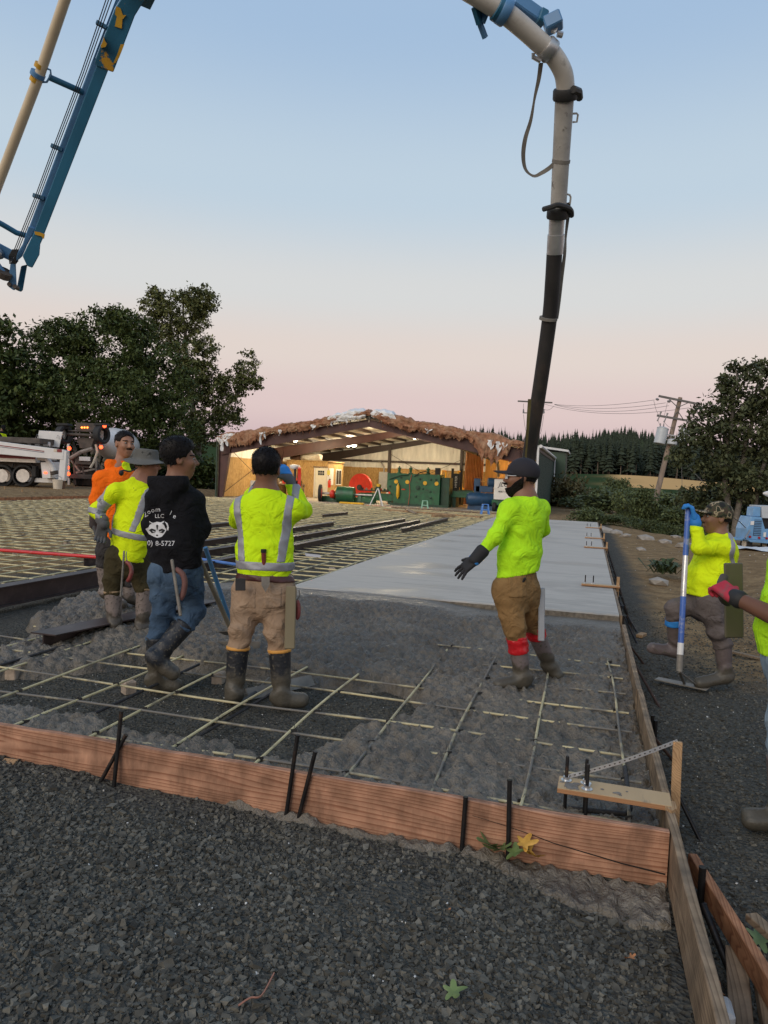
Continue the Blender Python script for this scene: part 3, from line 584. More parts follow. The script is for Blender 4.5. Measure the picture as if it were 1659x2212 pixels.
bk = gz(955, 1112, .33); board('wood_block', (-5.5, 26.2, .26), (-4.8, 26.9, .26), .14, .09, M_pine, 'grey wood block lying on the end of a steel beam', 'block')
# supply pipes
p, q = gz(-60, 1184, .26), gz(217, 1204, .26)
tag(MB(p).tube([p, q], .026, 12).build('red_pipe', mat('red_pvc', (.62, .03, .03), rough=.35, var=.15, vs=3, col2=(.5, .3, .28), c2s=8, c2t=.68), smooth=True), 'bright red pipe laid across the bars', 'pipe')
p, q = gz(440, 1209, .2), gz(512, 1220, .2)
p2 = p + (p - q) * 1.0
tag(MB(p).tube([p2, q], .025, 12).build('blue_pipe', mat('blue_pvc', (.07, .17, .45), rough=.4, var=.2, vs=3), smooth=True), 'blue pipe lying over the bars behind the men', 'pipe')
pl = gz(676, 1203, .215); mp_ = MB(pl); mp_.box((pl[0] - .13, pl[1] - .09, .205), (pl[0] + .13, pl[1] + .09, .212)); o = mp_.build('paper_sheet', mat('pale_board', (.55, .48, .42), rough=.9, var=.1)); o.rotation_euler = (rad(8), rad(5), .5); o.location.z += .03; tag(o, 'pale cardboard sheet lying on the slab edge', 'sheet')
# bay side form far to the left, and the timbers at the building
for k in range(4): board('form_board', (-21.75, 14.5 + k * 5.5, .1), (-21.75, 19.95 + k * 5.5, .1), .04, .22, M_firY2, 'orange fir form board along the far side of the wide bar grid', 'form board', 'form boards of the far side')
for k, (u, v) in enumerate([(10, 1072), (48, 1080)]):
    q = gz(u, v, 0); rod(q + np.array([0, 0, .45]), q + np.array([0, 0, -.2]), .03, M_pine, 'small wood stake at the far orange form board', 'stakes at the far form', 'wood_stake')
board('timber', (-8.9, 31.8, .09), (-4.2, 29.9, .09), .25, .14, M_pine, 'long weathered timber at the end of the finished slab', 'timber')
board('timber', (-9.3, 34.6, .08), (-3.7, 33.9, .08), .3, .16, M_firY, 'wide weathered timber before the blue stool', 'timber')
board('timber', (-7.9, 31.9, .2), (-7.0, 29.8, .12), .2, .05, M_firY, 'short grey plank leaning on the long timber', 'timber')
M_lip = mat('floor_edge', (.33, .28, .22), rough=.9, var=.2, vs=8, bump=.4)
# ================================================================ OPEN STEEL BUILDING
BX0, BX1, BY0, BY1 = -20.95, -2.62, 38., 55.; BXM = (BX0 + BX1) / 2; EAVE, RIDGE = 3.50, 4.98
def rz_(x): return EAVE + (RIDGE - EAVE) * (1 - abs(x - BXM) / (BXM - BX0))
z6 = zz(800, 1600, 2.0738); z7 = zz(1450, 1600, 2.0738); z1 = zz(0, 1100, 1.5082); z5 = zz(0, 1650, 2.0738)
M_frame = mat('red_oxide_steel', (.075, .032, .028), rough=.5, metal=.1, var=.25, vs=2, bump=.1)
M_frame2 = mat('dark_steel_purlin', (.04, .024, .02), rough=.55, var=.2, vs=2)
M_vinyl = mat('white_vinyl_insulation', (.74, .72, .66), rough=.42, var=.18, vs=2., bump=.9, bs=3.2, stretch=(1.6, 1.6, .35))
M_vinylr = mat('roof_vinyl', (.72, .70, .63), rough=.5, var=.15, vs=1.2, bump=.9, bs=2.2)
def osb_mat():
    m = bpy.data.materials.new('strand_board'); m.use_nodes = True; t = m.node_tree; b = t.nodes['Principled BSDF']; N = t.nodes.new; K = t.links.new
    g = N('ShaderNodeTexCoord'); mp = N('ShaderNodeMapping'); mp.inputs['Scale'].default_value = (9, 9, 3.); mp.inputs['Rotation'].default_value = (.4, .3, .5); K(g.outputs['Object'], mp.inputs[0])
    v = N('ShaderNodeTexVoronoi'); v.inputs['Scale'].default_value = 2.4; K(mp.outputs[0], v.inputs[0])
    n = N('ShaderNodeTexNoise'); n.inputs['Scale'].default_value = .9; n.inputs['Detail'].default_value = 6; K(g.outputs['Object'], n.inputs[0])
    a = N('ShaderNodeMixRGB'); a.inputs[1].default_value = (.40, .22, .065, 1); a.inputs[2].default_value = (.68, .44, .17, 1); K(v.outputs['Color'], a.inputs[0])
    c = N('ShaderNodeMixRGB'); c.blend_type = 'MULTIPLY'; c.inputs[0].default_value = .5; K(a.outputs[0], c.inputs[1]); K(n.outputs[0], c.inputs[2])
    K(c.outputs[0], b.inputs['Base Color']); b.inputs['Roughness'].default_value = .8; return m
M_osb = osb_mat()
M_green = mat('green_metal_siding', (.075, .105, .08), spec=.2, rough=.7, var=.1, vs=2, bump=.8, bs=1., stretch=(0, 22, 0))
M_wtrim = mat('white_trim', (.7, .7, .68), rough=.4, var=.06)
M_floor = mat('shop_floor', (.36, .31, .25), rough=.6, var=.25, vs=1.5, col2=(.16, .13, .10), c2s=1.1, c2t=.6, bump=.2)
bld = empty('open_steel_building', (BXM, BY0, 0), 0, 'open-fronted steel shop building with torn roof insulation and green side wall', 'building')
BO = (BXM, BY0, 0)
def part(name, mb, m, par=None, **k): return mb.build(name, m, par or bld, **k)
def B(): return MB(BO)
def rafter(y, w, d, x0=BX0, x1=BX1, name='rafter', m=M_frame):
    for s in (0, 1):
        xa, xb = (x0 + .25, BXM) if s == 0 else (BXM, x1 - .25)
        b = B(); za, zb = rz_(xa), rz_(xb); da = d * (1.5 if s == 0 else .75); db = d * (.75 if s == 0 else 1.5)
        for t0, t1 in (((-.02, .0), (-.02, .0)),): pass
        V = []
        for x, z, dd in ((xa, za - .26, da), (xb, zb - .26, db)):
            for yy in (y - w / 2, y + w / 2): V += [(x, yy, z), (x, yy, z - .02), (x, yy, z - dd + .02), (x, yy, z - dd)]
        # top flange, web, bottom flange
        b.add([V[0], V[4], V[12], V[8], V[1], V[5], V[13], V[9]], [(0, 1, 2, 3), (7, 6, 5, 4), (0, 4, 5, 1), (1, 5, 6, 2), (2, 6, 7, 3), (3, 7, 4, 0)])
        b.add([V[2], V[6], V[14], V[10], V[3], V[7], V[15], V[11]], [(0, 1, 2, 3), (7, 6, 5, 4), (0, 4, 5, 1), (1, 5, 6, 2), (2, 6, 7, 3), (3, 7, 4, 0)])
        b.bar((xa, y, za - .26 - da / 2), (xb, y, zb - .26 - db / 2), .02, da - .03, w2=.02, h2=db - .03)
        part(name, b, m)
def column(x, y, sgn, w=.22):
    b = B(); z = rz_(x) - .28; xo = x; d0, d1 = .28, .78
    V = []
    for zz_, dd in ((0, d0), (z, d1)):
        for yy in (y - w / 2, y + w / 2): V += [(xo, yy, zz_), (xo + sgn * .02, yy, zz_), (xo + sgn * (dd - .02), yy, zz_), (xo + sgn * dd, yy, zz_)]
    f = [(0, 1, 2, 3), (7, 6, 5, 4), (0, 4, 5, 1), (1, 5, 6, 2), (2, 6, 7, 3), (3, 7, 4, 0)]
    b.add([V[0], V[1], V[5], V[4], V[8], V[9], V[13], V[12]], f); b.add([V[2], V[3], V[7], V[6], V[10], V[11], V[15], V[14]], f)
    b.add([(xo + sgn * .02, y - .012, 0), (xo + sgn * (d0 - .02), y - .012, 0), (xo + sgn * (d0 - .02), y + .012, 0), (xo + sgn * .02, y + .012, 0), (xo + sgn * .02, y - .012, z), (xo + sgn * (d1 - .02), y - .012, z), (xo + sgn * (d1 - .02), y + .012, z), (xo + sgn * .02, y + .012, z)], f)
    b.box((xo + (0 if sgn > 0 else -d0 - .1) - .05, y - .2, 0), (xo + (d0 + .1 if sgn > 0 else 0) + .05, y + .2, .03))
    part('column', b, M_frame)
for y in (BY0 + .12, 45.6):
    rafter(y, .22, .52); column(BX0 + .12, y, 1); column(BX1 - .12, y, -1)
rafter(BY1 - .3, .2, .45, m=M_frame2)
for x in (-15.1, -9.4): part('column', B().bar((x, BY1 - .35, 0), (x, BY1 - .35, rz_(x) - .5), .2, .2, (0, 1, 0)), M_frame2)
# roof: outer metal panels, white lining between the purlins, purlins
for s, (xa, xb) in enumerate(((BX0 - .15, BXM), (BXM, BX1 + .15))):
    n = 9
    for k in range(n):
        x0 = xa + (xb - xa) * k / n; x1 = xa + (xb - xa) * (k + 1) / n
        b = B(); b.add([(x0, BY0 - .05, rz_(x0) + .02), (x1 - .02, BY0 - .05, rz_(x1) + .02), (x1 - .02, BY1 + .3, rz_(x1) + .02), (x0, BY1 + .3, rz_(x0) + .02), (x0, BY0 - .05, rz_(x0) - .02), (x1 - .02, BY0 - .05, rz_(x1) - .02), (x1 - .02, BY1 + .3, rz_(x1) - .02), (x0, BY1 + .3, rz_(x0) - .02)], [(0, 1, 2, 3), (7, 6, 5, 4), (0, 4, 5, 1), (1, 5, 6, 2), (2, 6, 7, 3), (3, 7, 4, 0)]); part('roof_panel', b, M_green)
        ny = 26; P_ = np.zeros((6, ny, 3))
        for i in range(6):
            for j in range(ny):
                x = x0 + (x1 - x0) * i / 5; y = BY0 + .25 + (BY1 - BY0 - .4) * j / (ny - 1); P_[i, j] = (x, y, rz_(x) - .06 - .10 * math.sin(math.pi * i / 5) - .035 * perlin(np.array([x * 2. + k]), np.array([y * 1.1]))[0])
        part('roof_lining', B().grid(P_), M_vinylr, smooth=True)
    for k in range(n + 1):
        x = xa + (xb - xa) * k / n + (.1 if k == 0 else (-.1 if k == n else 0)); b = B(); b.bar((x, BY0 - .02, rz_(x) - .14), (x, BY1 - .2, rz_(x) - .14), .07, .20); part('purlin', b, M_frame2)
# floor
tag(part('floor', B().box((BX0 - .1, BY0 - 3.6, -.1), (BX1 + .1, BY1, .03)), M_floor))
# walls: outer siding, white lining above, strand-board sheets below
b = B(); b.box((BX1, BY0, 0), (BX1 + .05, BY1, EAVE)); part('side_wall', b, M_green)
b = B(); b.box((BX0 - .05, BY0, 0), (BX0, BY1, EAVE)); part('side_wall', b, M_green)
b = B(); b.add([(BX0, BY1, 0), (BX1, BY1, 0), (BX1, BY1, EAVE), (BXM, BY1, RIDGE), (BX0, BY1, EAVE)], [(0, 1, 2, 3, 4)]); part('back_wall', b, M_green)
def lining(x0, y0, x1, y1, z0, top, n=10):
    P_ = np.zeros((n * 4, 8, 3)); L_ = math.hypot(x1 - x0, y1 - y0); nx, ny = (y1 - y0) / L_, -(x1 - x0) / L_
    for i in range(n * 4):
        t = i / (n * 4 - 1); x = x0 + (x1 - x0) * t; y = y0 + (y1 - y0) * t
        for j in range(8):
            z = z0 + (top(x) - z0) * j / 7; bl = .07 * abs(math.sin(math.pi * t * n)) + .02 * math.sin(t * 90 + j); P_[i, j] = (x + nx * bl, y + ny * bl, z)
    part('wall_lining', B().grid(P_), M_vinyl, smooth=True)
lining(BX0 + .06, BY0 + .3, BX0 + .06, BY1, 2.15, lambda x: EAVE - .1, 14)
lining(BX0, BY1 - .08, BX1, BY1 - .08, 2.0, lambda x: rz_(x) - .1, 15)
lining(BX1 - .06, BY1, BX1 - .06, BY0 + .3, .1, lambda x: EAVE - .1, 14)
for k in range(13):
    y0 = BY0 + .45 + k * 1.22
    if y0 + 1.2 > BY1: break
    part('strand_board_sheet', B().box((BX0 + .13, y0, .06), (BX0 + .15, y0 + 1.212, 2.42 + .02 * (k % 2))), M_osb)
for k in range(14):
    x0 = BX0 + .3 + k * 1.22; part('strand_board_sheet', B().box((x0, BY1 - .22, .06), (x0 + 1.212, BY1 - .20, 2.3 + .02 * (k % 2))), M_osb)
for z in (2.75,): part('girt', B().box((BX0 + .2, BY1 - .34, z), (BX1 - .2, BY1 - .24, z + .16)), M_frame2)
for (p, q) in [((BX0 + .5, 38.4, 3.0), (BX0 + .3, 45.2, .3)), ((BX0 + .5, 45.2, 3.0), (BX0 + .3, 38.4, .3)), ((-15, BY1 - .45, 3.4), (-9.5, BY1 - .45, .5)), ((-9.5, BY1 - .45, 3.1), (-15, BY1 - .45, .5))]: part('brace_cable', B().tube([p, q], .016, 5), M_frame2)
# gutter, downspout, corner trims of the green side
part('gutter', B().tube([(BX1 + .16, BY0 - .1, EAVE + .02), (BX1 + .16, BY1, EAVE + .02)], .09, 8), M_wtrim, smooth=True)
part('corner_trim', B().box((BX1 - .02, BY0 - .06, 0), (BX1 + .09, BY0 - .004, EAVE)), M_wtrim)
part('downspout', B().tube([(BX1 + .14, BY1 - .3, EAVE), (BX1 + .14, BY1 - .3, .1)], .05, 6), M_wtrim)
b = B(); b.box((-6, 55.4, 0), (-1.75, 60., 4.0)); part('annex_wall', b, mat('dark_green_siding', (.03, .065, .038), rough=.45, var=.1, vs=2, bump=.8, bs=1., stretch=(0, 22, 0)))
b = B(); b.add([(-6.1, 55.1, 4.55), (-1.55, 55.1, 4.02), (-1.55, 60.2, 4.02), (-6.1, 60.2, 4.55), (-6.1, 55.1, 4.7), (-1.55, 55.1, 4.17), (-1.55, 60.2, 4.17), (-6.1, 60.2, 4.7)], [(0, 3, 2, 1), (4, 5, 6, 7), (0, 1, 5, 4), (1, 2, 6, 5), (2, 3, 7, 6), (3, 0, 4, 7)]); part('annex_roof', b, M_wtrim)
# inner corrugated wall and warm wooden wall in the right-hand bay
cb = B(); xs_ = np.linspace(-7.75, -6.55, 61); P_ = np.array([[(x, 46.4 + .045 * math.sin((x + 7.75) * 2 * math.pi / .1), z) for z in (.05, 3.6)] for x in xs_]); cb.grid(P_)
M_corr = mat('copper_corrugated', (.40, .19, .075), rough=.5, metal=.15, var=.15, vs=3); part('corrugated_wall', cb, M_corr, smooth=True)
M_warm = mat('raw_wood_wall', (.55, .36, .15), rough=.8, var=.2, vs=3, bump=.3, stretch=(3, 3, .4))
for k in range(5): part('wood_wall_panel', B().box((-6.5 + k * .74, 47.0 + .03 * (k % 2), .05), (-5.80 + k * .74, 47.06 + .03 * (k % 2), 3.5)), M_warm)
for k in range(4): part('wall_shelf', B().box((-4.5, 46.3, .8 + k * .6), (-3.0, 46.95, .86 + k * .6)), mat('red_shelf', (.5, .10, .04), rough=.5, var=.2))
part('wood_ledger', B().box((-6.7, 46.1, 1.55), (-5.7, 46.2, 1.63)), M_warm)
# ---------------------------------------------------------------- torn insulation on the rake
M_ins = mat('torn_insulation', (.30, .145, .085), rough=.95, var=.45, vs=5., col2=(.42, .26, .16), c2s=2.6, c2t=.54, c2w=.14, bump=1., bs=9., spec=.1)
M_film = mat('white_film', (.78, .78, .76), rough=.35, var=.12, vs=3, bump=.7, bs=5)
rg2 = np.random.default_rng(21)
def batt(xa, xb, up, hang, seed, name='insulation_batt', m=M_ins, fr=.0):
    """ragged blanket folded over the front rafter"""
    ns = int((xb - xa) / .045); nt = 26; x1 = np.linspace(xa, xb, ns + 1); t = (x1 - xa) / (xb - xa); o_ = np.zeros_like(x1)
    e_ = np.minimum(1, np.minimum(6 * t, 6 * (1 - t))) ** .5; hh = np.array([hang(q) if callable(hang) else hang for q in t])
    h = hh * (1 + .45 * fbm(x1 * 1.2 + seed, o_, 2) + .55 * fbm(x1 * 6 + seed, o_ + 4, 3)) * (.4 + .6 * e_); u_ = up * (1 + .8 * fbm(x1 * .9 + seed, o_ + 9, 2) + .3 * fbm(x1 * 4 + seed, o_ + 2, 2)) * (.35 + .65 * e_)
    X_, S_ = np.meshgrid(x1, np.linspace(0, 1, nt), indexing='ij'); H_, U_ = h[:, None], u_[:, None]; q1_ = np.clip(S_ / .4, 0, 1); q2_ = np.clip((S_ - .4) / .6, 0, 1)
    y = np.where(S_ < .4, .75 - .95 * q1_, -.20 - .08 * np.sin(q2_ * 3.1) + .06 * q2_); z = np.where(S_ < .4, U_ * (.35 + np.sin(q1_ * math.pi * .8) * .95), U_ * .9 * (1 - q2_) - H_ * q2_)
    nn = .09 * fbm(X_ * 2.2 + seed, S_ * 5., 4) + .04 * fbm(X_ * 14 + seed, S_ * 9., 3); zr = np.array([rz_(q) for q in x1])[:, None]
    P_ = np.stack([X_ + .05 * np.sin(S_ * 9 + X_), BY0 - .02 + y - nn * 1.5, zr + z + nn * .7], -1)
    V = P_.reshape(-1, 3); Fq = gridfaces(ns + 1, nt)
    return npmesh(name, V - np.array(BO), Fq, m, bld, smooth=True)
batt(-20.9, -17.2, .12, lambda t: .35 + .35 * math.sin(3.1 * min(1, t * 1.2)), 1.)
batt(-17.3, -15.0, .15, .36, 6.); batt(-15.1, -13.5, .18, lambda t: .42 - .3 * t, 11.)
batt(-12.55, -11.6, .22, .05, 15.); batt(-11.5, -8.9, .22, lambda t: .15 + .4 * t, 19.); batt(-9.0, -6.3, .16, .45, 23.)
batt(-6.4, -3.9, .16, lambda t: .45 + .75 * math.sin(2.6 * t) ** 2, 31.); batt(-3.95, -2.75, .08, .2, 37.)
batt(-14.1, -11.9, .30, lambda t: .14 + .06 * t, 41., 'white_film', M_film); batt(-11.6, -10.2, .30, .09, 45., 'white_film', M_film)
batt(-20.85, -19.5, .10, lambda t: .5 * (1 - t), 51., 'white_film', M_film)
def tatter(x, z0, w, h, seed, nm='film_tatter', m=M_film):
    n = 9; P_ = np.zeros((n, 4, 3))
    for i in range(n):
        t = i / (n - 1); ww = w * (1 - .75 * t) * (1 + .4 * math.sin(seed + t * 7))
        for j in range(4): P_[i, j] = (x + (j / 3 - .5) * ww + .05 * math.sin(t * 5 + seed), BY0 - .30 - .05 * math.sin(j * 2 + t * 6 + seed), z0 - h * t)
    return part(nm, B().grid(P_), m, smooth=True)
for x, w_, h in [(-20.45, .42, .75), (-20.15, .3, .5), (-18.05, .22, .7), (-17.8, .15, .4), (-16.9, .2, .35), (-14.9, .3, .3), (-13.8, .14, .25), (-8.35, .35, .3), (-5.0, .4, .5), (-4.6, .3, .75), (-4.3, .25, .4), (-12.95, .1, .3)]: tatter(x, rz_(x) - .12, w_, h, x * 3)
for k in range(60):
    x = rg2.uniform(-20.6, -3.4); tatter(x, rz_(x) - .25, .05, rg2.uniform(.12, .42), x * 5, 'insulation_shred', M_ins)
# ---------------------------------------------------------------- office box inside
of = empty('office_room', (-18.5, 45.2, 0), 0, 'small strand-board office room with white door inside the steel building', 'room'); OO = (-18.5, 45.2, 0)
OX0, OX1, OY0, OY1, OZ = -19.95, -17.0, 45.9, 49.2, 2.46
def opart(name, mb, m, par=None, **k): return mb.build(name, m, par or of, **k)
for x0, x1 in ((OX0, -18.75), (-18.73, -17.9), (-17.02, OX1)):
    if x1 > x0 + .05: opart('front_sheet', MB(OO).box((x0, OY0, .03), (x1, OY0 + .1, OZ)), M_osb)
opart('front_sheet', MB(OO).box((-17.9, OY0, 2.06), (-17.0, OY0 + .1, OZ)), M_osb)
for k in range(3): opart('side_sheet', MB(OO).box((OX1 - .1, OY0 + .11 + k * 1.07, .03), (OX1, OY0 + 1.16 + k * 1.07, OZ)), M_osb)
opart('roof_deck', MB(OO).box((OX0 - .1, OY0 - .1, OZ + .003), (OX1 + .1, OY1, OZ + .06)), M_osb)
dr = opart('door', MB(OO).box((-17.86, OY0 + .02, .05), (-17.04, OY0 + .06, 2.04)), mat('cream_door', (.68, .64, .52), rough=.4, var=.05))
for i in range(3):
    for j in range(2): opart('pane', MB(OO).box((-17.66 + i * .155, OY0 + .012, 1.55 + j * .165), (-17.525 + i * .155, OY0 + .018, 1.69 + j * .165)), mat('dark_glass', (.03, .035, .04), rough=.1, var=.1), dr)
opart('door_knob', MB(OO).lathe([(.03, 0), (.03, .05)], (-17.78, OY0 - .03, 1.0), (0, 1, 0), 8), M_zinc, dr)
opart('door_header', MB(OO).box((-18.0, OY0 - .05, 2.06), (-16.95, OY0 - .004, 2.15)), M_firY)
for x in (-17.93, -17.0): opart('door_jamb', MB(OO).box((x, OY0 - .02, .03), (x + .06, OY0 - .002, 2.05)), M_wtrim)
wn = opart('window', MB(OO).box((OX1 + .002, 47.6, .9), (OX1 + .05, 48.7, 2.0)), M_wtrim); opart('pane', MB(OO).box((OX1 + .052, 47.66, .97), (OX1 + .056, 48.12, 1.94)), MATS['dark_glass'], wn); opart('pane', MB(OO).box((OX1 + .052, 48.18, .97), (OX1 + .056, 48.64, 1.94)), MATS['dark_glass'], wn)
opart('white_panel', MB(OO).box((OX1 + .003, 46.2, .9), (OX1 + .03, 47.1, 2.05)), M_wtrim)
opart('notice', MB(OO).box((-16.99, OY0 - .03, 1.6), (-16.78, OY0 - .02, 1.9)), mat('yellow_notice', (.7, .6, .1), rough=.6, var=.3, vs=30)); opart('notice', MB(OO).box((-16.99, OY0 - .03, 1.2), (-16.78, OY0 - .02, 1.5)), M_wtrim)
# things on and around the office
def lumpbag(name, c, s, m, label, cat):
    V = ICO_V; bm = bmesh.new(); bmesh.ops.create_icosphere(bm, subdivisions=3, radius=1.); 
    for v in bm.verts:
        p = np.array(v.co); n = 1 + .18 * math.sin(p[0] * 4 + p[2] * 3) * math.cos(p[1] * 5) ; v.co = Vector(np.sign(p) * np.abs(p) ** .75 * np.array(s) * n)
    me = bpy.data.meshes.new(name); bm.to_mesh(me); bm.free(); me.shade_smooth(); me.materials.append(m); o = bpy.data.objects.new(name, me); o.location = c; link(o); return tag(o, label, cat)
lumpbag('bag', (-18.45, 46.6, OZ + .30), (.75, .5, .27), mat('woven_bag', (.55, .5, .40), rough=.7, var=.2, bump=.8, bs=12), 'large pale bag lying on the office roof', 'bag')
lumpbag('bag', (-19.5, 46.7, OZ + .28), (.5, .45, .25), mat('brown_bag', (.10, .05, .03), rough=.8, var=.3), 'dark brown bundle lying on the office roof', 'bag')
# ---------------------------------------------------------------- ceiling lamps
M_lamp = emis('lamp_glow', (1., .93, .75), 22.)
for k, (p, z) in enumerate([(z6(765, 340), 3.55), (z6(1255, 382), 3.75), (z7(225, 237), 4.25), (z7(462, 318), 4.0)]):
    c = gy(p[0], p[1], [42., 48., 42.3, 48.][k])
    t = empty('ceiling_lamp', tuple(c), 0, ['lit twin ceiling lamp above the left strand-board wall', 'lit twin ceiling lamp hanging deepest towards the back wall', 'lit twin ceiling lamp just below the roof ridge', 'lit twin ceiling lamp above the large green machine'][k], 'lamp', 'ceiling lamps in the building')
    MB().box((-.42, -.08, .08), (.42, .08, .15)).build('housing', M_wtrim, t); MB().tube([(0, 0, .15), (0, 0, rz_(c[0]) - c[2] - .1)], .012, 5).build('hanger', M_frame2, t)
    for s in (-.2, .2): MB().lathe([(.08, -.07), (.15, -.03), (.15, .03), (.08, .07)], (s, 0, .02), (0, 0, 1), 12).build('bulb', M_lamp, t, smooth=True)
    ld = bpy.data.lights.new('lamp_light', 'POINT'); ld.energy = 460; ld.color = (1., .82, .54); ld.shadow_soft_size = .25; lo = bpy.data.objects.new('lamp_light', ld); lo.location = (0, 0, -.25); link(lo, t)
wl = empty('work_lamp', (-3.9, 45.2, 2.9), 0, 'bright warm work lamp lighting the wooden wall of the far bay', 'lamp')
MB().box((-.15, -.02, -.15), (.15, .1, .15)).build('housing', M_frame2, wl); MB().box((-.13, .105, -.13), (.13, .11, .13)).build('lens', emis('warm_glow', (1., .55, .12), 12.), wl); MB().tube([(0, 0, .15), (0, 0, rz_(-3.9) - 2.9 - .1)], .015, 5).build('hanger', M_frame2, wl)
ld = bpy.data.lights.new('lamp_light', 'POINT'); ld.energy = 800; ld.color = (1., .52, .13); ld.shadow_soft_size = .15; lo = bpy.data.objects.new('lamp_light', ld); lo.location = (0, .35, 0); link(lo, wl)
# ================================================================ MACHINES AND THINGS IN AND BEFORE THE BUILDING
M_mg = mat('machine_green', (.015, .11, .045), rough=.4, var=.25, vs=3, col2=(.03, .05, .03), c2s=4, c2t=.62, bump=.15)
M_mgd = mat('machine_green_dark', (.01, .05, .025), rough=.45, var=.3, vs=3)
M_yel = mat('safety_yellow', (.75, .42, .02), rough=.4, var=.12)
M_red = mat('safety_red', (.62, .035, .015), rough=.35, var=.15, vs=4)
M_blk = mat('black_rubber', (.018, .018, .018), rough=.7, var=.3, vs=8)
M_blue = mat('machine_blue', (.015, .06, .13), rough=.4, var=.2)
M_steel = mat('bare_steel', (.35, .34, .33), rough=.35, metal=.8, var=.2)
M_cream = mat('cream_plastic', (.62, .54, .42), rough=.5, var=.1)
FZ = .03
# --- tall green machine
gm = empty('green_machine', (-9.6, 40.4, FZ), 0, 'tall green steel machine with orange discs and yellow cylinder', 'machine'); O = (-9.6, 40.4, FZ)
def gp(name, mb, m, par=gm, **k): return mb.build(name, m, par, **k)
gp('housing', MB(O).prism([(-10.75, .03), (-8.05, .03), (-8.05, 1.86), (-11.15, 1.86), (-11.15, 1.0), (-10.75, .55)], 40.05, 41.3, lambda x, z, t: (x, t, z)), M_mg, bevel=.015)
gp('side_cabinet', MB(O).box((-8.04, 40.3, .03), (-7.55, 41.3, 1.72)), M_mgd, bevel=.015)
gp('base_rail', MB(O).box((-10.9, 39.95, .03), (-7.5, 40.04, .16)), M_mgd)
for p in [(278, 677), (371, 680), (518, 690), (614, 694)]:
    c = gy(*z7(*p), 40.0); gp('orange_disc', MB(O).lathe([(.115, 0), (.115, .04)], (c[0], 40.0, c[2]), (0, 1, 0), 20), M_yel)
c = gy(*z7(458, 727), 40.0); hb = gp('hub', MB(O).lathe([(.13, .0), (.13, -.05), (.07, -.05), (.07, -.1)], (c[0], 40.04, c[2]), (0, 1, 0), 16), M_mgd)
for p in [(567, 660), (500, 735), (610, 660), (225, 715), (475, 655), (320, 640), (560, 760), (440, 800), (565, 812)]:
    c = gy(*z7(*p), 40.0); gp('bolt_boss', MB(O).lathe([(.06, 0), (.06, -.05), (.03, -.06)], (c[0], 40.05, c[2]), (0, 1, 0), 10), M_mgd)
a, b_ = gy(*z7(292, 690), 39.95), gy(*z7(292, 820), 39.95); gp('yellow_cylinder', MB(O).lathe([(.02, 0), (.05, .08), (.095, .16), (.095, .72), (.05, .78), (.02, .9)], (b_[0], 39.92, b_[2]), (0, 0, 1), 14), M_yel, smooth=True)
for p in [(305, 610), (400, 605), (544, 605)]:
    c = gy(*z7(*p), 40.5); gp('valve_post', MB(O).lathe([(.14, 0), (.14, .05), (.08, .06), (.08, .25), (.11, .26), (.11, .33), (.04, .34), (.04, .42)], (c[0], 40.5, 1.86), (0, 0, 1), 14), M_mg)
gp('control_box', MB(O).box((-8.42, 40.3, 1.87), (-8.15, 40.6, 2.25)), M_blk, bevel=.01)
gp('pipe', MB(O).tube([(-11.0, 40.0, 1.5), (-10.3, 39.98, 1.75), (-9.9, 39.98, 1.78), (-9.85, 40.1, 1.9)], .025, 6), M_mgd); gp('pipe', MB(O).tube([(-9.55, 40.0, 1.7), (-9.2, 39.95, 1.95), (-8.95, 40.2, 2.02), (-8.7, 40.3, 1.9)], .025, 6), M_blk)
gp('red_hose', MB(O).tube([(-9.7, 40.0, 1.8), (-9.8, 39.95, 1.3), (-9.75, 39.95, .8), (-9.8, 39.9, .1)], .012, 5), M_red)
gp('red_tag', MB(O).box((-10.25, 39.98, .92), (-10.05, 40.03, .98)), M_red)
# --- low green bed with machine parts to the right
lb = empty('green_machine_bed', (-6.9, 41.6, FZ), 0, 'low green steel machine bed beside the corrugated wall', 'machine'); O2 = (-6.9, 41.6, FZ)
MB(O2).box((-7.6, 41.0, .62), (-6.0, 42.2, .82)).build('table', M_mg, lb, bevel=.01)
for x in (-7.5, -6.35): MB(O2).box((x, 41.1, .03), (x + .2, 42.1, .62)).build('leg', M_mgd, lb)
MB(O2).box((-7.5, 41.0, .82), (-6.1, 41.1, .98)).build('lip', M_mg, lb); MB(O2).box((-7.3, 41.5, .82), (-6.4, 42.0, 1.05)).build('gearbox', M_mgd, lb, bevel=.02)
# --- drum and motor bed
dm = empty('drum_drive', (-13, 40., FZ), 0, 'green drum drive on a low bed with red hub', 'machine'); O3 = (-13, 40., FZ)
MB(O3).box((-15.1, 39.8, .08), (-11.9, 40.6, .36)).build('bed', M_mg, dm, bevel=.01); MB(O3).box((-15.15, 39.7, .03), (-11.8, 39.8, .14)).build('rail', M_mgd, dm)
MB(O3).lathe([(.44, 0), (.46, .02), (.46, 1.0), (.44, 1.02), (.10, 1.02)], (-14.0, 39.6, .5), (1, .12, 0), 28).build('drum', M_mg, dm, smooth=True)
MB(O3).lathe([(.07, 0), (.07, 3.0)], (-14.95, 39.55, .52), (1, .12, 0), 12).build('shaft', M_steel, dm)
MB(O3).lathe([(.2, 0), (.24, .05), (.24, .22), (.2, .27)], (-14.42, 39.58, .5), (1, .12, 0), 18).build('red_hub', M_red, dm, smooth=True)
for x in (-14.3, -12.7): MB(O3).prism([(-.22, 0), (.22, 0), (.14, .38), (-.14, .38)], -.2, .2, lambda a, z, t, x=x: (x + t * .5, 39.95 + a, .14 + z)).build('bearing_stand', M_mg, dm)
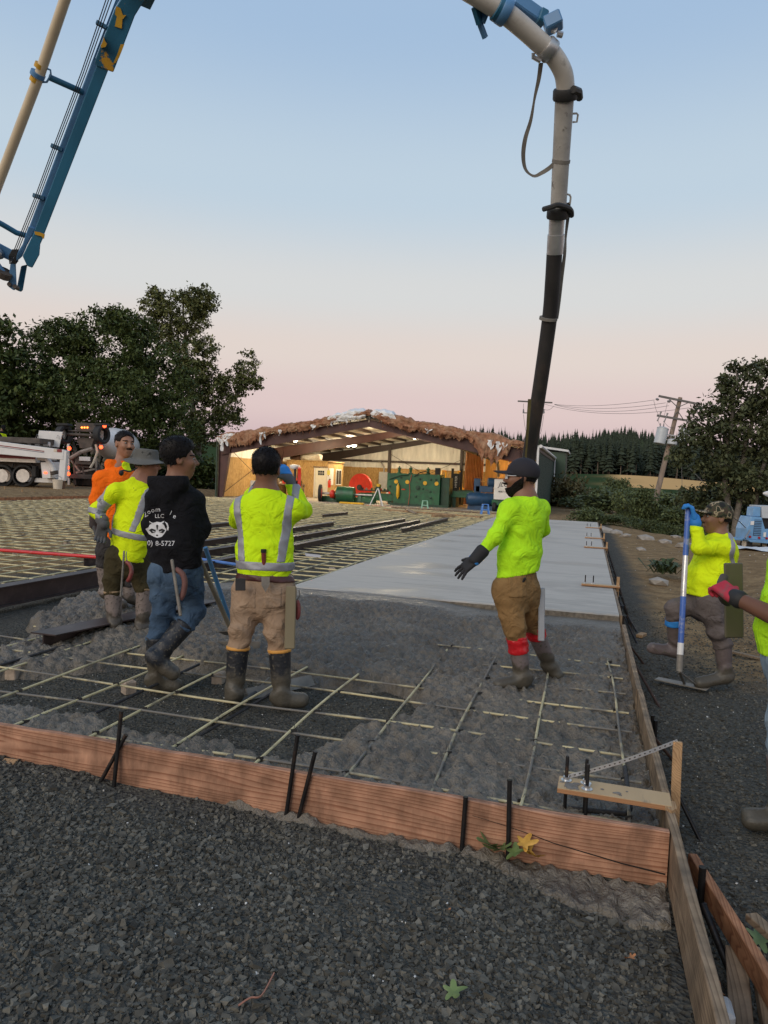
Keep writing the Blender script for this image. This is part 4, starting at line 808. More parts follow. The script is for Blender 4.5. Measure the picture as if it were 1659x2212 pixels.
w1 = MB(O3).lathe([(.46, 0), (.5, .03), (.5, .14), (.46, .17)], (-15.1, 39.5, .53), (1, .25, 0), 26).build('wheel', M_blk, dm, smooth=True); MB(O3).lathe([(.47, .165), (.2, .172)], (-15.1, 39.5, .53), (1, .25, 0), 26).build('red_rim', M_red, w1)
MB(O3).prism([(0, 0), (.9, 0), (.9, .2), (.5, .62), (.3, .62)], 40.62, 41.0, lambda a, z, t: (-14.6 + a, t, .3 + z)).build('bracket', M_mg, dm)
# --- long carriage behind
cg = empty('green_carriage', (-11.8, 41.5, FZ), 0, 'long green carriage carrying tools behind the drum drive', 'machine'); O4 = (-11.8, 41.5, FZ)
MB(O4).box((-13.2, 41.1, .2), (-10.9, 41.9, .62)).build('body', M_mg, cg, bevel=.01); MB(O4).box((-13.1, 41.0, .75), (-11.3, 41.9, .8)).build('tray', M_blk, cg)
for x in (-13.0, -11.4): MB(O4).box((x, 41.2, .03), (x + .25, 41.8, .2)).build('foot', M_mgd, cg)
for k in range(9): MB(O4).lathe([(.06, 0), (.06, .12 + .1 * ((k * 3) % 3))], (-13.0 + k * .19, 41.3 + .15 * (k % 3), .8), (0, 0, 1), 8).build('fitting', [M_blk, M_steel, M_red, M_mg][k % 4], cg)
for x in (-12.1, -11.2): MB(O4).box((x, 41.0, .62), (x + .22, 41.4, 1.15)).build('post', M_mg, cg, bevel=.01)
# --- red flywheels
def flywheel(c, ax, r, label, name='flywheel'):
    t = empty(name, (c[0], c[1], FZ), 0, label, 'flywheel'); o = (c[0], c[1], FZ)
    MB(o).lathe([(r * .82, -.07), (r, -.09), (r, .09), (r * .82, .07)], c, ax, 36).build('rim', M_red, t, smooth=True); MB(o).lathe([(r * .2, -.16), (r * .2, .16)], c, ax, 16).build('hub', M_blk, t)
    axn = np.array(ax, float) / np.linalg.norm(ax); u = np.cross(axn, (0, 0, 1)); u /= np.linalg.norm(u); v = np.cross(u, axn)
    for k in range(5):
        a = k * 2 * math.pi / 5 + .5; d = u * math.cos(a) + v * math.sin(a); MB(o).bar(np.array(c) + d * r * .18, np.array(c) + d * r * .86, .22, .07, axn).build('spoke', M_red, t)
    return t
fw1 = flywheel((-16.25, 39.2, 1.0), (1, .45, 0), .98, 'tall red flywheel standing on edge with a white cloth on top')
MB((-16.25, 39.2, FZ)).lathe([(.9, .0), (.88, .12)], (-16.4, 39.1, 1.0), (-1, -.45, 0), 30).build('dark_back', M_blk, fw1)
lumpbag('cloth', (-16.5, 39.15, 1.98), (.28, .28, .14), M_wtrim, 'white cloth draped over the tall red flywheel', 'cloth')
flywheel((-13.55, 42.6, .9), (.35, 1, 0), .86, 'large red spoked flywheel behind the drum drive')
# --- tripod
def leglist(t, top, feet, r, m, name='leg'):
    for f in feet: MB().tube([top, f], r, 6).build(name, m, t)
c = gz(*z7(62, 880), .03); t = empty('tripod', (c[0], 38.6, FZ), 0, 'aluminium survey tripod with level standing before the green bed', 'tripod'); t.location = (-10.95, 37.6, FZ)
leglist(t, (0, 0, 1.0), [(-.42, -.1, 0), (.38, -.25, 0), (.1, .42, 0)], .028, M_wtrim); MB().lathe([(.09, .98), (.09, 1.03)], (0, 0, 0), n=14).build('head_plate', M_blk, t); MB().box((-.09, -.09, 1.04), (.09, .13, 1.2)).build('level', M_yel, t, bevel=.02)
b_ = MB((-12.6, 38.1, FZ)); b_.box((-13.3, 38.0, .035), (-11.9, 38.3, .13)); tag(b_.build('yellow_case', M_yel, bevel=.02), 'long flat yellow case lying before the drum drive', 'case')
# --- stools
def stool(c, m, label):
    t = empty('stool', tuple(c), .3, label, 'stool', 'plastic stools'); MB().box((-.14, -.14, .42), (.14, .14, .45)).build('seat', m, t, bevel=.012)
    for sx_ in (-1, 1):
        for sy_ in (-1, 1): MB().bar((sx_ * .17, sy_ * .17, 0), (sx_ * .115, sy_ * .115, .42), .045, .045).build('leg', m, t)
    for sx_ in (-1, 1): MB().bar((sx_ * .142, -.14, .2), (sx_ * .142, .14, .2), .02, .04).build('stretcher', m, t); MB().bar((-.14, sx_ * .142, .2), (.14, sx_ * .142, .2), .02, .04).build('stretcher', m, t)
c = gz(*z7(515, 905), .03); stool((c[0], c[1], .03), mat('mint_plastic', (.30, .55, .40), rough=.4, var=.05), 'pale mint green plastic stool before the tall green machine')
c = gz(*z7(1015, 946), .17); stool((c[0], c[1], .16), mat('sky_plastic', (.10, .28, .70), rough=.4, var=.05), 'bright blue plastic stool before the air compressor')
# --- compressor
cp = empty('air_compressor', (-5.6, 39.5, FZ), 0, 'dark blue air compressor with horizontal tank', 'compressor'); O5 = (-5.6, 39.5, FZ)
MB(O5).lathe([(.0, -.95), (.28, -.88), (.36, -.75), (.36, .75), (.28, .88), (.0, .95)], (-5.5, 39.4, .62), (1, .35, 0), 22).build('tank', M_blue, cp, smooth=True)
MB(O5).box((-5.95, 39.5, 1.0), (-5.0, 40.2, 1.35)).build('motor_base', M_blue, cp, bevel=.02); MB(O5).lathe([(.26, 0), (.26, .5)], (-5.3, 39.6, 1.55), (1, .3, 0), 16).build('motor', M_blue, cp, smooth=True); MB(O5).box((-6.05, 39.5, .95), (-5.7, 39.9, 1.75)).build('pump_head', M_blue, cp, bevel=.03)
MB(O5).box((-6.3, 39.2, .03), (-4.6, 40.0, .27)).build('skid', M_blue, cp)
# --- white boom lift with lettering
jl = empty('lift', (-4.1, 38.9, FZ), 0, 'white lift with black lettering standing before the warm bay', 'lift'); O6 = (-4.1, 38.9, FZ)
M_lift = mat('lift_white', (.75, .72, .64), rough=.4, var=.08)
a, b_ = gy(*z7(1095, 650), 38.6), gy(*z7(1197, 830), 38.6)
X0, X1, Z0, Z1 = a[0], b_[0] + .25, b_[2], a[2]
jb = MB(O6).box((X0, 38.6, Z0), (X1, 39.9, Z1)).build('cabinet', M_lift, jl, bevel=.02)
for z in (Z0 + (Z1 - Z0) * .52, Z0 + (Z1 - Z0) * .98): MB(O6).box((X0 - .03, 38.57, z), (X1, 38.595, z + .03)).build('rail', M_blk if z > Z1 - .2 else M_lift, jl)
MB(O6).box((X0 - .1, 38.7, .35), (X1 + .3, 40.2, Z0 - .01)).build('chassis', M_mg, jl, bevel=.02)
for x in (X0 + .05, X1 + .1):
    for y in (38.7, 40.1): MB(O6).lathe([(.2, -.1), (.24, -.08), (.24, .08), (.2, .1)], (x, y, .27), (1, 0, 0), 18).build('wheel', M_blk, jl, smooth=True)
MB(O6).box((X1 + .02, 38.8, 1.0), (X1 + .5, 39.4, 1.4)).build('red_box', M_red, jl, bevel=.02)
def text3(s, size, m, parent, mw, name='lettering', shear=0., ext=.002, align='CENTER'):
    cu = bpy.data.curves.new(name, 'FONT'); cu.body = s; cu.size = size; cu.align_x = align; cu.align_y = 'CENTER'; cu.extrude = ext; cu.shear = shear; cu.resolution_u = 3
    ob = bpy.data.objects.new(name, cu); COL.objects.link(ob); dg = bpy.context.evaluated_depsgraph_get(); me = bpy.data.meshes.new_from_object(ob.evaluated_get(dg)); bpy.data.objects.remove(ob); bpy.data.curves.remove(cu)
    me.transform(mw); me.materials.clear(); me.materials.append(m); o = bpy.data.objects.new(name, me); return link(o, parent)
def face_m(c, right=(1, 0, 0), up=(0, 0, 1), o=(0, 0, 0)):
    r = Vector(right).normalized(); u = Vector(up).normalized(); n = r.cross(u); M = Matrix((r, u, n)).transposed().to_4x4(); M.translation = Vector(c) - Vector(o); return M
xm = (X0 + X1) / 2
text3('JLG', .34, M_blk, jl, face_m((xm, 38.585, Z0 + (Z1 - Z0) * .72), o=O6), shear=.3)
text3('4087112', .14, M_blk, jl, face_m((xm, 38.585, Z0 + (Z1 - Z0) * .38), o=O6))
# --- forklift
fk = empty('forklift', (-8.0, 44.2, FZ), 0, 'yellow forklift with black mast parked behind the machines', 'forklift'); O7 = (-8.0, 44.2, FZ)
M_fy = mat('forklift_yellow', (.70, .40, .03), rough=.4, var=.15)
MB(O7).box((-8.9, 43.6, .35), (-7.6, 45.6, 1.15)).build('body', M_fy, fk, bevel=.05)
for p, q in [((-8.85, 43.7, 1.1), (-8.75, 44.0, 2.15)), ((-7.65, 43.7, 1.1), (-7.75, 44.0, 2.15)), ((-8.75, 44.0, 2.15), (-8.75, 45.3, 2.15)), ((-7.75, 44.0, 2.15), (-7.75, 45.3, 2.15)), ((-8.75, 45.3, 2.15), (-8.8, 45.4, 1.1)), ((-7.75, 45.3, 2.15), (-7.7, 45.4, 1.1))]: MB(O7).bar(p, q, .08, .08).build('cage_post', M_fy, fk)
for x in (-8.0, -7.45): MB(O7).box((x, 43.1, .1), (x + .12, 43.35, 2.3)).build('mast_rail', M_blk, fk)
MB(O7).box((-7.88, 43.05, .6), (-7.47, 43.1, 2.0)).build('mast_plate', M_blk, fk)
text3('HYSTER', .2, M_wtrim, fk, face_m((-7.67, 43.04, 1.5), (0, 0, 1), (-1, 0, 0), O7))
for x in (-8.75, -7.7):
    for y in (43.8, 45.3): MB(O7).lathe([(.3, -.12), (.34, -.1), (.34, .1), (.3, .12)], (x, y, .36), (1, 0, 0), 18).build('wheel', M_blk, fk, smooth=True)
for x in (-7.95, -7.4): MB(O7).box((x, 42.2, .1), (x + .1, 43.1, .15)).build('fork', M_blk, fk)
# --- left bay: bench, barrels, panel, generator
t = empty('cream_barrel', (-18.7, 38.9, FZ), 0, 'cream plastic barrels pair standing by the left strand-board wall', 'barrel')
tag(t, 'wide cream plastic barrel by the left strand-board wall'); MB().lathe([(.42, 0), (.45, .03), (.45, 1.0), (.42, 1.05), (.1, 1.06)], (0, 0, 0), n=24).build('drum', M_cream, t, smooth=True); MB().lathe([(.46, .3), (.46, .34)], (0, 0, 0), n=24).build('hoop', M_cream, t)
t = empty('cream_barrel', (-18.0, 39.2, FZ), 0, 'narrow pale barrel next to the wide cream barrel', 'barrel'); MB().lathe([(.2, 0), (.22, .03), (.22, .9), (.2, .95)], (0, 0, 0), n=20).build('drum', M_wtrim, t, smooth=True)
wb = empty('workbench', (-18.6, 42.6, FZ), 0, 'cluttered wooden workbench against the left wall', 'bench'); MB().box((-1.0, -.4, .82), (1.2, .4, .9)).build('bench_top', M_firY, wb)
for x in (-.95, 1.1):
    for y in (-.35, .3): MB().box((x, y, 0), (x + .09, y + .09, .82)).build('leg', M_firY, wb)
for k in range(14):
    o = MB().box((-.9 + k * .14, -.3 + .2 * (k % 3), .9), (-.78 + k * .14, -.1 + .2 * (k % 3), 1.0 + .09 * ((k * 5) % 4))).build('tool', [M_blk, M_red, M_steel, M_firY, M_cream][k % 5], wb, bevel=.01)
ep = empty('electric_panel', (-15.5, 54.6, 1.3), 0, 'grey electric panel with conduit on the back wall', 'panel'); M_gry = mat('panel_grey', (.4, .4, .4), rough=.5, var=.1)
MB().box((-.35, -.15, -.7), (.35, .15, .7)).build('cabinet', M_gry, ep, bevel=.01); MB().box((-.28, -.17, -.6), (.28, -.152, .6)).build('cabinet_door', M_gry, ep, bevel=.005); MB().tube([(0, 0, .7), (0, 0, 1.1), (-.3, 0, 1.5), (-1.0, 0, 1.55)], .06, 8).build('conduit', M_steel, ep, smooth=True)
gn = empty('generator', (-12.0, 44.8, FZ), 0, 'small red and grey generator by the middle column', 'generator'); MB().box((-.3, -.25, .1), (.4, .25, .7)).build('engine', M_red, gn, bevel=.03); MB().box((-.45, -.28, 0), (.45, .28, .09)).build('frame', M_gry, gn); MB().box((-.45, -.2, .1), (-.31, .2, .6)).build('tank', M_wtrim, gn)
fe = empty('fire_extinguisher', (-16.7, 45.6, .75), 0, 'red fire extinguisher hung by the office corner', 'extinguisher'); MB().lathe([(.09, 0), (.1, .04), (.1, .42), (.05, .52)], (0, 0, 0), n=14).build('cylinder', M_red, fe, smooth=True); MB().box((-.03, -.03, .52), (.08, .03, .58)).build('handle', M_blk, fe)
du = [gy(*z7(845, 405), 41.5), gy(*z7(960, 445), 41.5), gy(*z7(1080, 495), 41.5), gy(*z7(1118, 520), 41.5), gy(*z7(1126, 560), 41.5), gy(*z7(1128, 640), 41.5)]
dt = tag(MB(du[0]).tube(du, [.12, .12, .115, .11, .075, .075], 12).build('duct_pipe', mat('tan_duct', (.33, .24, .12), rough=.5, var=.2), smooth=True), 'bent tan duct pipe hanging below the right rafter', 'pipe')
for k, i in enumerate((1, 2)): MB().lathe([(.15, -.03), (.15, .03)], np.array(du[i]) - np.array(du[0]), np.array(du[i]) - np.array(du[i - 1]), 12).build('collar', M_frame2, dt)
# purple and red hoses on the floor, debris
for k, (c, m, lab) in enumerate([((-9.6, 36.2), mat('purple_bar', (.2, .08, .25), rough=.5, var=.1), 'purple hose lying on the floor edge before the green machine'), ((-10.6, 36.6), M_red, 'red hose lying on the floor edge before the green machine')]):
    tag(MB((c[0], c[1], .06)).tube([(c[0] - .9, c[1] + .1, .06), (c[0], c[1], .06), (c[0] + 1.1, c[1] - .2, .06)], .03, 6).build('hose', m, smooth=True), lab, 'hose')
# ================================================================ HILLS, TREES, POLES
def hill_z(x, y):
    u = x / np.maximum(y, 1.)
    base = -1.2 + 2.7 * sstep(100, 205, y) + 5.0 * sstep(205, 345, y) + 20 * sstep(430, 640, y) + 9 * sstep(660, 900, y)
    side = 1 - .38 * sstep(.06, .2, u) + .10 * np.sin(u * 31)
    return np.where(base > 3, 3 + (base - 3) * side, base) + .9 * fbm(x * .011, y * .011, 3) * sstep(150, 300, y)
hx, hy_ = np.meshgrid(np.linspace(-420, 620, 150), np.linspace(100, 1000, 130), indexing='ij')
def hill_mat():
    m = bpy.data.materials.new('hill_cover'); m.use_nodes = True; t = m.node_tree; b = t.nodes['Principled BSDF']; N = t.nodes.new; K = t.links.new
    g = N('ShaderNodeNewGeometry'); n = N('ShaderNodeTexNoise'); n.inputs['Scale'].default_value = .05; n.inputs['Detail'].default_value = 8; K(g.outputs['Position'], n.inputs[0])
    at = N('ShaderNodeAttribute'); at.attribute_name = 'tint'
    c1 = N('ShaderNodeMixRGB'); c1.inputs[1].default_value = (.028, .045, .022, 1); c1.inputs[2].default_value = (.055, .085, .036, 1); K(n.outputs[0], c1.inputs[0])
    c2 = N('ShaderNodeMixRGB'); c2.inputs[2].default_value = (.62, .38, .16, 1); K(at.outputs['Fac'], c2.inputs[0]); K(c1.outputs[0], c2.inputs[1]); K(c2.outputs[0], b.inputs['Base Color']); b.inputs['Roughness'].default_value = .95; b.inputs['Specular IOR Level'].default_value = 0.; return m
fieldm = sstep(196, 206, hy_) * sstep(352, 340, hy_) * sstep(4, 14, hx + 6 * fbm(hx * .02, hy_ * .02, 2))
tag(npmesh('hills', np.stack([hx, hy_, hill_z(hx, hy_)], -1).reshape(-1, 3), gridfaces(*hx.shape), hill_mat(), attr=fieldm.ravel()), label='wooded hillside with a strip of dry golden field', kind='structure')
M_con = mat('conifer_needles', (.032, .045, .024), rough=.9, var=.35, vs=.6, bump=0, coord='World')
M_con2 = mat('young_conifer_needles', (.05, .075, .036), rough=.9, var=.3, vs=.3, bump=0, coord='World')
M_ctrunk = mat('conifer_trunk', (.20, .15, .115), rough=.9, var=.3, vs=2, bump=0)
def conifer_arrays(seed, bare=.35, h=1., rmax=.13, whorls=15, blades=9):
    """unit-height conifer: crown triangles, trunk quads as triangles"""
    r = np.random.default_rng(seed); V = []; Fs = []
    for k in range(whorls):
        t = k / (whorls - 1); z = bare + (1 - bare) * (t ** .92); rr = rmax * (1 - t) ** .75 * r.uniform(.75, 1.15) + .006
        for j in range(blades):
            a = 2 * math.pi * (j + r.uniform(-.4, .4)) / blades; l = rr * r.uniform(.6, 1.2); dz = l * r.uniform(.25, .7); w_ = l * .42 + .004; n = len(V)
            ca, sa = math.cos(a), math.sin(a); V += [(0, 0, z + 1.25 * (1 - bare) / whorls), (ca * l * .75 - sa * w_, sa * l * .75 + ca * w_, z - dz * .75), (ca * l, sa * l, z - dz), (ca * l * .75 + sa * w_, sa * l * .75 - ca * w_, z - dz * .75)]; Fs += [(n, n + 1, n + 2), (n, n + 2, n + 3)]
    V.append((0, 0, 1.0)); return np.array(V), np.array(Fs)
def conifer_mesh(seed, bare, mc, rmax=.13):
    V, Fs = conifer_arrays(seed, bare, rmax=rmax); mb = MB(); mb.add(V, Fs); nf = len(Fs)
    mb.tube([(0, 0, -.03), (0, 0, bare + .3), (0, 0, .95)], [.0105, .008, .003], 5, cap=False)
    me = bpy.data.meshes.new('conifer'); me.from_pydata(mb.v, [], mb.f); me.materials.append(mc); me.materials.append(M_ctrunk)
    for i, p in enumerate(me.polygons): p.material_index = 0 if i < nf else 1
    return me
rc = np.random.default_rng(5)
CON = [conifer_mesh(k, .22 + .07 * (k % 4), M_con, .12 + .02 * (k % 3)) for k in range(6)]
YCON = [conifer_mesh(40 + k, .05, M_con2, .16) for k in range(3)]
def ux(u, y): d = ray(u, 1050); return d[0] / d[1] * y
n_i = 0
def place_con(x, y, h, label, group, me):
    o = bpy.data.objects.new('conifer_tree', me); o.location = (x, y, float(hill_z(np.array(x), np.array(y))) - .3); o.scale = (h, h, h); o.rotation_euler = (0, 0, rc.uniform(0, 6.28)); COL.objects.link(o); tag(o, label, 'tree', group)
for k in range(150):                                     # front rank of the wood, bare trunks showing
    y = rc.uniform(392, 450); x = ux(rc.uniform(1165, 1520), y); place_con(x, y, rc.uniform(17, 24), 'tall conifer with bare lower trunk at the front edge of the wood', 'conifers at the edge of the hillside wood', CON[k % 6])
for k in range(75):                                      # tall clump on the crest
    y = rc.uniform(640, 680); x = ux(rc.uniform(1285, 1408), y); place_con(x, y, rc.uniform(18, 26) * (1 - .15 * abs(x / y - .045) / .04), 'tall dark conifer standing in the clump on the hill crest', 'conifers in the clump on the crest', CON[k % 6])
def forest(name, n, yr, ur, hr, m, bare, rmax, label, seed):
    r = np.random.default_rng(seed); T = [conifer_arrays(100 + seed * 7 + k, bare, rmax=rmax, whorls=9, blades=7) for k in range(3)]; Vs = []; Fs = []; off = 0
    for k in range(n):
        V, Fc = T[k % 3]; y = r.uniform(*yr); x = ux(r.uniform(*ur), y); h = r.uniform(*hr); a = r.uniform(0, 6.28); c, s = math.cos(a), math.sin(a)
        W = V @ np.array([[c, s, 0], [-s, c, 0], [0, 0, 1]]) * h + np.array([x, y, float(hill_z(np.array(x), np.array(y)))]); Vs.append(W); Fs.append(Fc + off); off += len(V)
    return tag(npmesh(name, np.concatenate(Vs), np.concatenate(Fs), m, smooth=False), label=label, kind='stuff')
forest('wood', 1000, (440, 555), (900, 1800), (16, 23), M_con, .12, .15, 'dark mass of conifers filling the hillside behind its front edge', 1)
forest('young_wood', 1100, (545, 650), (900, 1800), (7, 13), M_con2, .03, .17, 'paler young conifers covering the upper slope', 2)
forest('wood', 420, (660, 760), (900, 1800), (12, 20), M_con, .12, .12, 'far conifers along the skyline', 3)
# ---------------------------------------------------------------- broadleaf foliage
def leafcloud(lobes, n, ls, seed, dens=70, spread=.8, thin=.0):
    """lobes: (centre, radii); leaves gathered in clumps near the lobe surfaces -> arrays"""
    r = np.random.default_rng(seed); vol = np.array([np.prod(np.array(q)) ** .7 for _, q in lobes]); vol = vol / vol.sum(); C_ = []
    nc = max(1, n // dens)
    for (c, q), f in zip(lobes, vol):
        k = max(1, int(nc * f)); d = r.normal(0, 1, (k, 3)); d /= np.linalg.norm(d, axis=1)[:, None]; rr = r.uniform(.12, 1., k) ** .42; C_.append(np.array(c) + d * np.array(q) * rr[:, None])
    C_ = np.concatenate(C_); m = len(C_); cs = spread * r.uniform(.55, 1.25, m); idx = np.repeat(np.arange(m), dens); N_ = len(idx)
    off = r.normal(0, .5, (N_, 3)) * cs[idx][:, None] * np.array([1, 1, .62]); P_ = C_[idx] + off
    a = r.normal(0, 1, (N_, 3)); a /= np.linalg.norm(a, axis=1)[:, None]; b_ = np.cross(a, r.normal(0, 1, (N_, 3))); b_ /= np.linalg.norm(b_, axis=1)[:, None]; b_[:, 2] *= .5
    s = ls * r.uniform(.6, 1.4, N_)[:, None]
    V = np.stack([P_ - a * s, P_ + b_ * s * .55, P_ + a * s, P_ - b_ * s * .55], 1).reshape(-1, 3); Fs = np.arange(N_ * 4).reshape(-1, 4); t = np.repeat(np.clip(r.beta(2, 2, m)[idx] + r.normal(0, .12, N_), 0, 1), 4)
    return V, Fs, t
def leafmat(name, c1, c2):
    m = mat(name, c1, rough=.6, var=.15, vs=.8, bump=0, attr='tint', tint2=c2, coord='World', spec=.25)
    b = m.node_tree.nodes['Principled BSDF']; b.inputs['Subsurface Weight'].default_value = 0.
    return m
M_leafD = leafmat('dark_broad_leaves', (.032, .050, .012), (.095, .125, .034)); M_leafM = leafmat('mid_leaves', (.058, .07, .022), (.19, .20, .07)); M_leafR = leafmat('oak_leaves', (.034, .045, .02), (.10, .112, .05)); M_leafB = leafmat('bush_leaves', (.045, .065, .024), (.12, .145, .055)); M_leafBr = leafmat('bramble_leaves', (.06, .06, .025), (.15, .12, .05))
M_bark = mat('grey_bark', (.16, .14, .115), rough=.9, var=.4, vs=6, bump=.8, bs=14); M_barkp = mat('pale_bark', (.30, .27, .23), rough=.9, var=.35, vs=6, bump=.6, bs=14)
def tree(name, base, lobes, n, ls, seed, mleaf, mbark, label, limbs, group=None, dens=70, spread=.8):
    base = np.array(base, float); t = empty(name, tuple(base), 0, label, 'tree', group)
    V, Fs, tt = leafcloud(lobes, n, ls, seed, dens, spread); npmesh('crown', V - base, Fs, mleaf, t, smooth=False, attr=tt)
    mb = MB(base)
    for pts, r0, r1 in limbs:
        k = len(pts); pp = []; rr = []
        for i in range(k - 1):
            for j in range(4): s = j / 4; pp.append(np.array(pts[i]) * (1 - s) + np.array(pts[i + 1]) * s + np.array([.08 * math.sin(i * 5 + j * 2.1 + seed), .06 * math.cos(j * 3 + i), 0]) * (i + s > 0)); rr.append(r0 + (r1 - r0) * (i + s) / (k - 1))
        pp.append(np.array(pts[-1])); rr.append(r1); mb.tube(pp, rr, 7)
    mb.build('trunk', mbark, t, smooth=True); return t
def lobe(u, v, dep, ru, rv, rd=None):
    k = dep / F; return (gd(u, v, dep), (ru * k, (rd if rd is not None else ru * k * .8), rv * k))
GY_ = .33
D = 50.
b0 = gd(205, 1035, D); b0[2] = .2
lim = [([b0 + np.array([dx * .12, 0, 0]), b0 + np.array([dx * .5, 0, 3.2]), b0 + np.array([dx * 1.0, .4 * i, 6.8])], .2, .05) for i, dx in enumerate((-4.2, -2.2, -.6, .9, 2.4, 4.2))]
tree('broadleaf_tree', b0, [lobe(120, 800, D, 120, 110), lobe(240, 760, D, 120, 95), lobe(330, 830, D, 95, 110), lobe(60, 880, D, 110, 110), lobe(210, 860, D - 2, 150, 90), lobe(360, 920, D - 1, 70, 75), lobe(130, 730, D, 60, 45), lobe(250, 695, D, 50, 32), lobe(290, 715, D, 40, 35), lobe(80, 950, D + 1, 120, 40), lobe(320, 975, D + 1, 100, 45)], 76000, .13, 1, M_leafD, M_barkp, 'broad dark green many-stemmed tree behind the trucks', lim, dens=45, spread=.62)
D = 46.; b1 = gd(20, 1030, D); b1[2] = .2
tree('broadleaf_tree', b1, [lobe(-40, 800, D, 90, 110), lobe(10, 850, D, 60, 110), lobe(-60, 920, D, 120, 90), lobe(0, 715, D, 30, 28)], 16000, .17, 2, M_leafD, M_bark, 'dark green tree at the end of the row behind the pump truck', [([b1, b1 + np.array([-.6, 0, 3.5]), b1 + np.array([-1.4, 0, 7])], .25, .06)], spread=.8)
D = 62.; b2 = gd(430, 1045, D); b2[2] = 0
P = lambda u, v, dd=0: gd(u, v, D + dd)
tree('tall_tree', b2, [lobe(395, 680, D, 62, 52), lobe(335, 655, D, 32, 36), lobe(430, 650, D, 40, 36), lobe(350, 720, D, 45, 40), lobe(420, 760, D, 52, 45), lobe(400, 830, D, 60, 60), lobe(455, 830, D, 40, 45), lobe(535, 795, D, 28, 38), lobe(505, 830, D, 35, 32), lobe(550, 825, D, 18, 20), lobe(485, 880, D, 38, 32), lobe(500, 905, D, 30, 18), lobe(445, 920, D, 45, 55), lobe(400, 940, D, 50, 60), lobe(340, 640, D, 18, 18)], 34000, .14, 3, M_leafM, M_bark, 'tall open-crowned tree leaning out towards the steel building', [([b2, P(425, 950), P(410, 850), P(400, 740), P(395, 640)], .42, .06), ([P(420, 930), P(470, 890), P(520, 845), P(550, 805)], .18, .04), ([P(405, 800), P(360, 720), P(335, 650)], .15, .03), ([P(400, 740), P(430, 690), P(440, 640)], .12, .03), ([P(415, 880), P(455, 830), P(465, 790)], .12, .03)], dens=26, spread=.42)
D = 28.; b3 = gd(1568, 1150, D); b3[2] = -.3
P = lambda u, v, dd=0: gd(u, v, D + dd)
tree('oak_tree', b3, [lobe(1590, 815, D, 45, 36), lobe(1562, 850, D, 25, 24), lobe(1640, 800, D, 26, 30), lobe(1650, 860, D, 40, 40), lobe(1600, 880, D, 50, 35), lobe(1530, 905, D, 40, 34), lobe(1500, 945, D, 34, 28), lobe(1476, 990, D, 26, 26), lobe(1560, 945, D, 55, 40), lobe(1630, 950, D, 60, 50), lobe(1560, 1010, D, 60, 35), lobe(1610, 1045, D, 80, 40), lobe(1680, 900, D, 50, 90), lobe(1690, 1040, D, 60, 60), lobe(1500, 925, D, 20, 16), lobe(1530, 1085, D + 2, 70, 40), lobe(1630, 1110, D + 2, 80, 45)], 25000, .09, 4, M_leafR, M_bark, 'leafy oak with several thin stems behind the man leaning on a float pole', [([b3, P(1570, 1000), P(1580, 880), P(1590, 800)], .12, .03), ([b3 + np.array([.3, .1, 0]), P(1605, 990), P(1630, 880), P(1645, 790)], .12, .03), ([P(1570, 1040), P(1530, 960), P(1490, 950)], .06, .02), ([P(1575, 960), P(1540, 905), P(1520, 880)], .05, .02), ([b3 + np.array([.7, .2, 0]), P(1650, 1000), P(1680, 880)], .11, .03)], dens=24, spread=.30)
# bushes and small trees between the yard and the field
BUSH = []
for k in range(5):
    lb_ = [((rc.uniform(-.45, .45), rc.uniform(-.3, .3), rc.uniform(.3, .62)), (rc.uniform(.3, .55), rc.uniform(.3, .5), rc.uniform(.25, .42))) for _ in range(5)]
    V, Fs, tt = leafcloud(lb_, 2600, .05, 60 + k, 26, .22); V[:, 2] = np.maximum(V[:, 2], -.1); o = npmesh('bush', V, Fs, M_leafB, smooth=False, attr=tt); BUSH.append(o.data); bpy.data.objects.remove(o)
BUSHR = BUSH[2].copy(); BUSHR.materials.clear(); BUSHR.materials.append(M_leafBr); BUSHD = BUSH[1].copy(); BUSHD.materials.clear(); BUSHD.materials.append(M_leafD)
def bush(u, v, dep, w_, h, label, group, me=None, name='bush', cat='bush'):
    p = gd(u, v, dep); o = bpy.data.objects.new(name, me or BUSH[int(rc.integers(5))]); zb = float(ground_z(p[0], p[1])) if p[1] < 130 else float(hill_z(np.array(p[0]), np.array(p[1])))
    zb = min(zb, p[2]); o.location = (p[0], p[1], zb - .05); o.scale = (w_, w_, max(h, (p[2] - zb) + h * .3)); o.rotation_euler = (0, 0, rc.uniform(0, 6)); COL.objects.link(o); return tag(o, label, cat, group)
for u in np.arange(1270, 1700, 26): bush(u + rc.uniform(-9, 9), 1128 + (u - 1270) * .05, rc.uniform(29, 34), rc.uniform(.9, 1.4), rc.uniform(.5, .95), 'low leafy green bush along the edge of the yard', 'bushes along the yard edge')
for u in np.arange(1215, 1700, 24): bush(u + rc.uniform(-9, 9), 1098, rc.uniform(44, 60), rc.uniform(2, 3.2), rc.uniform(.9, 1.8), 'green shrub on the bank between the yard and the field', 'shrubs on the bank')
for u in np.arange(1205, 1700, 20): bush(u + rc.uniform(-9, 9), 1080, rc.uniform(75, 110), rc.uniform(4, 6), rc.uniform(1.9, 2.9), 'dark rounded tree in the hollow before the field', 'small trees in the hollow', [BUSHD, None, BUSH[3]][int(rc.integers(3))], 'small_tree', 'tree')
bush(1222, 1100, 52, 2.6, 2.9, 'rusty brown bramble thicket beside the green building wall', None, BUSHR); bush(1248, 1098, 56, 2.2, 2.0, 'rusty brown bramble next to the larger thicket', None, BUSHR)
bush(1320, 1075, 120, 4, 4.6, 'pale green rounded tree before the golden field', None, BUSH[0], 'small_tree', 'tree'); bush(1375, 1120, 34, 1.6, 1.9, 'bright leafy bush close to the leaning pole', None, BUSH[4])
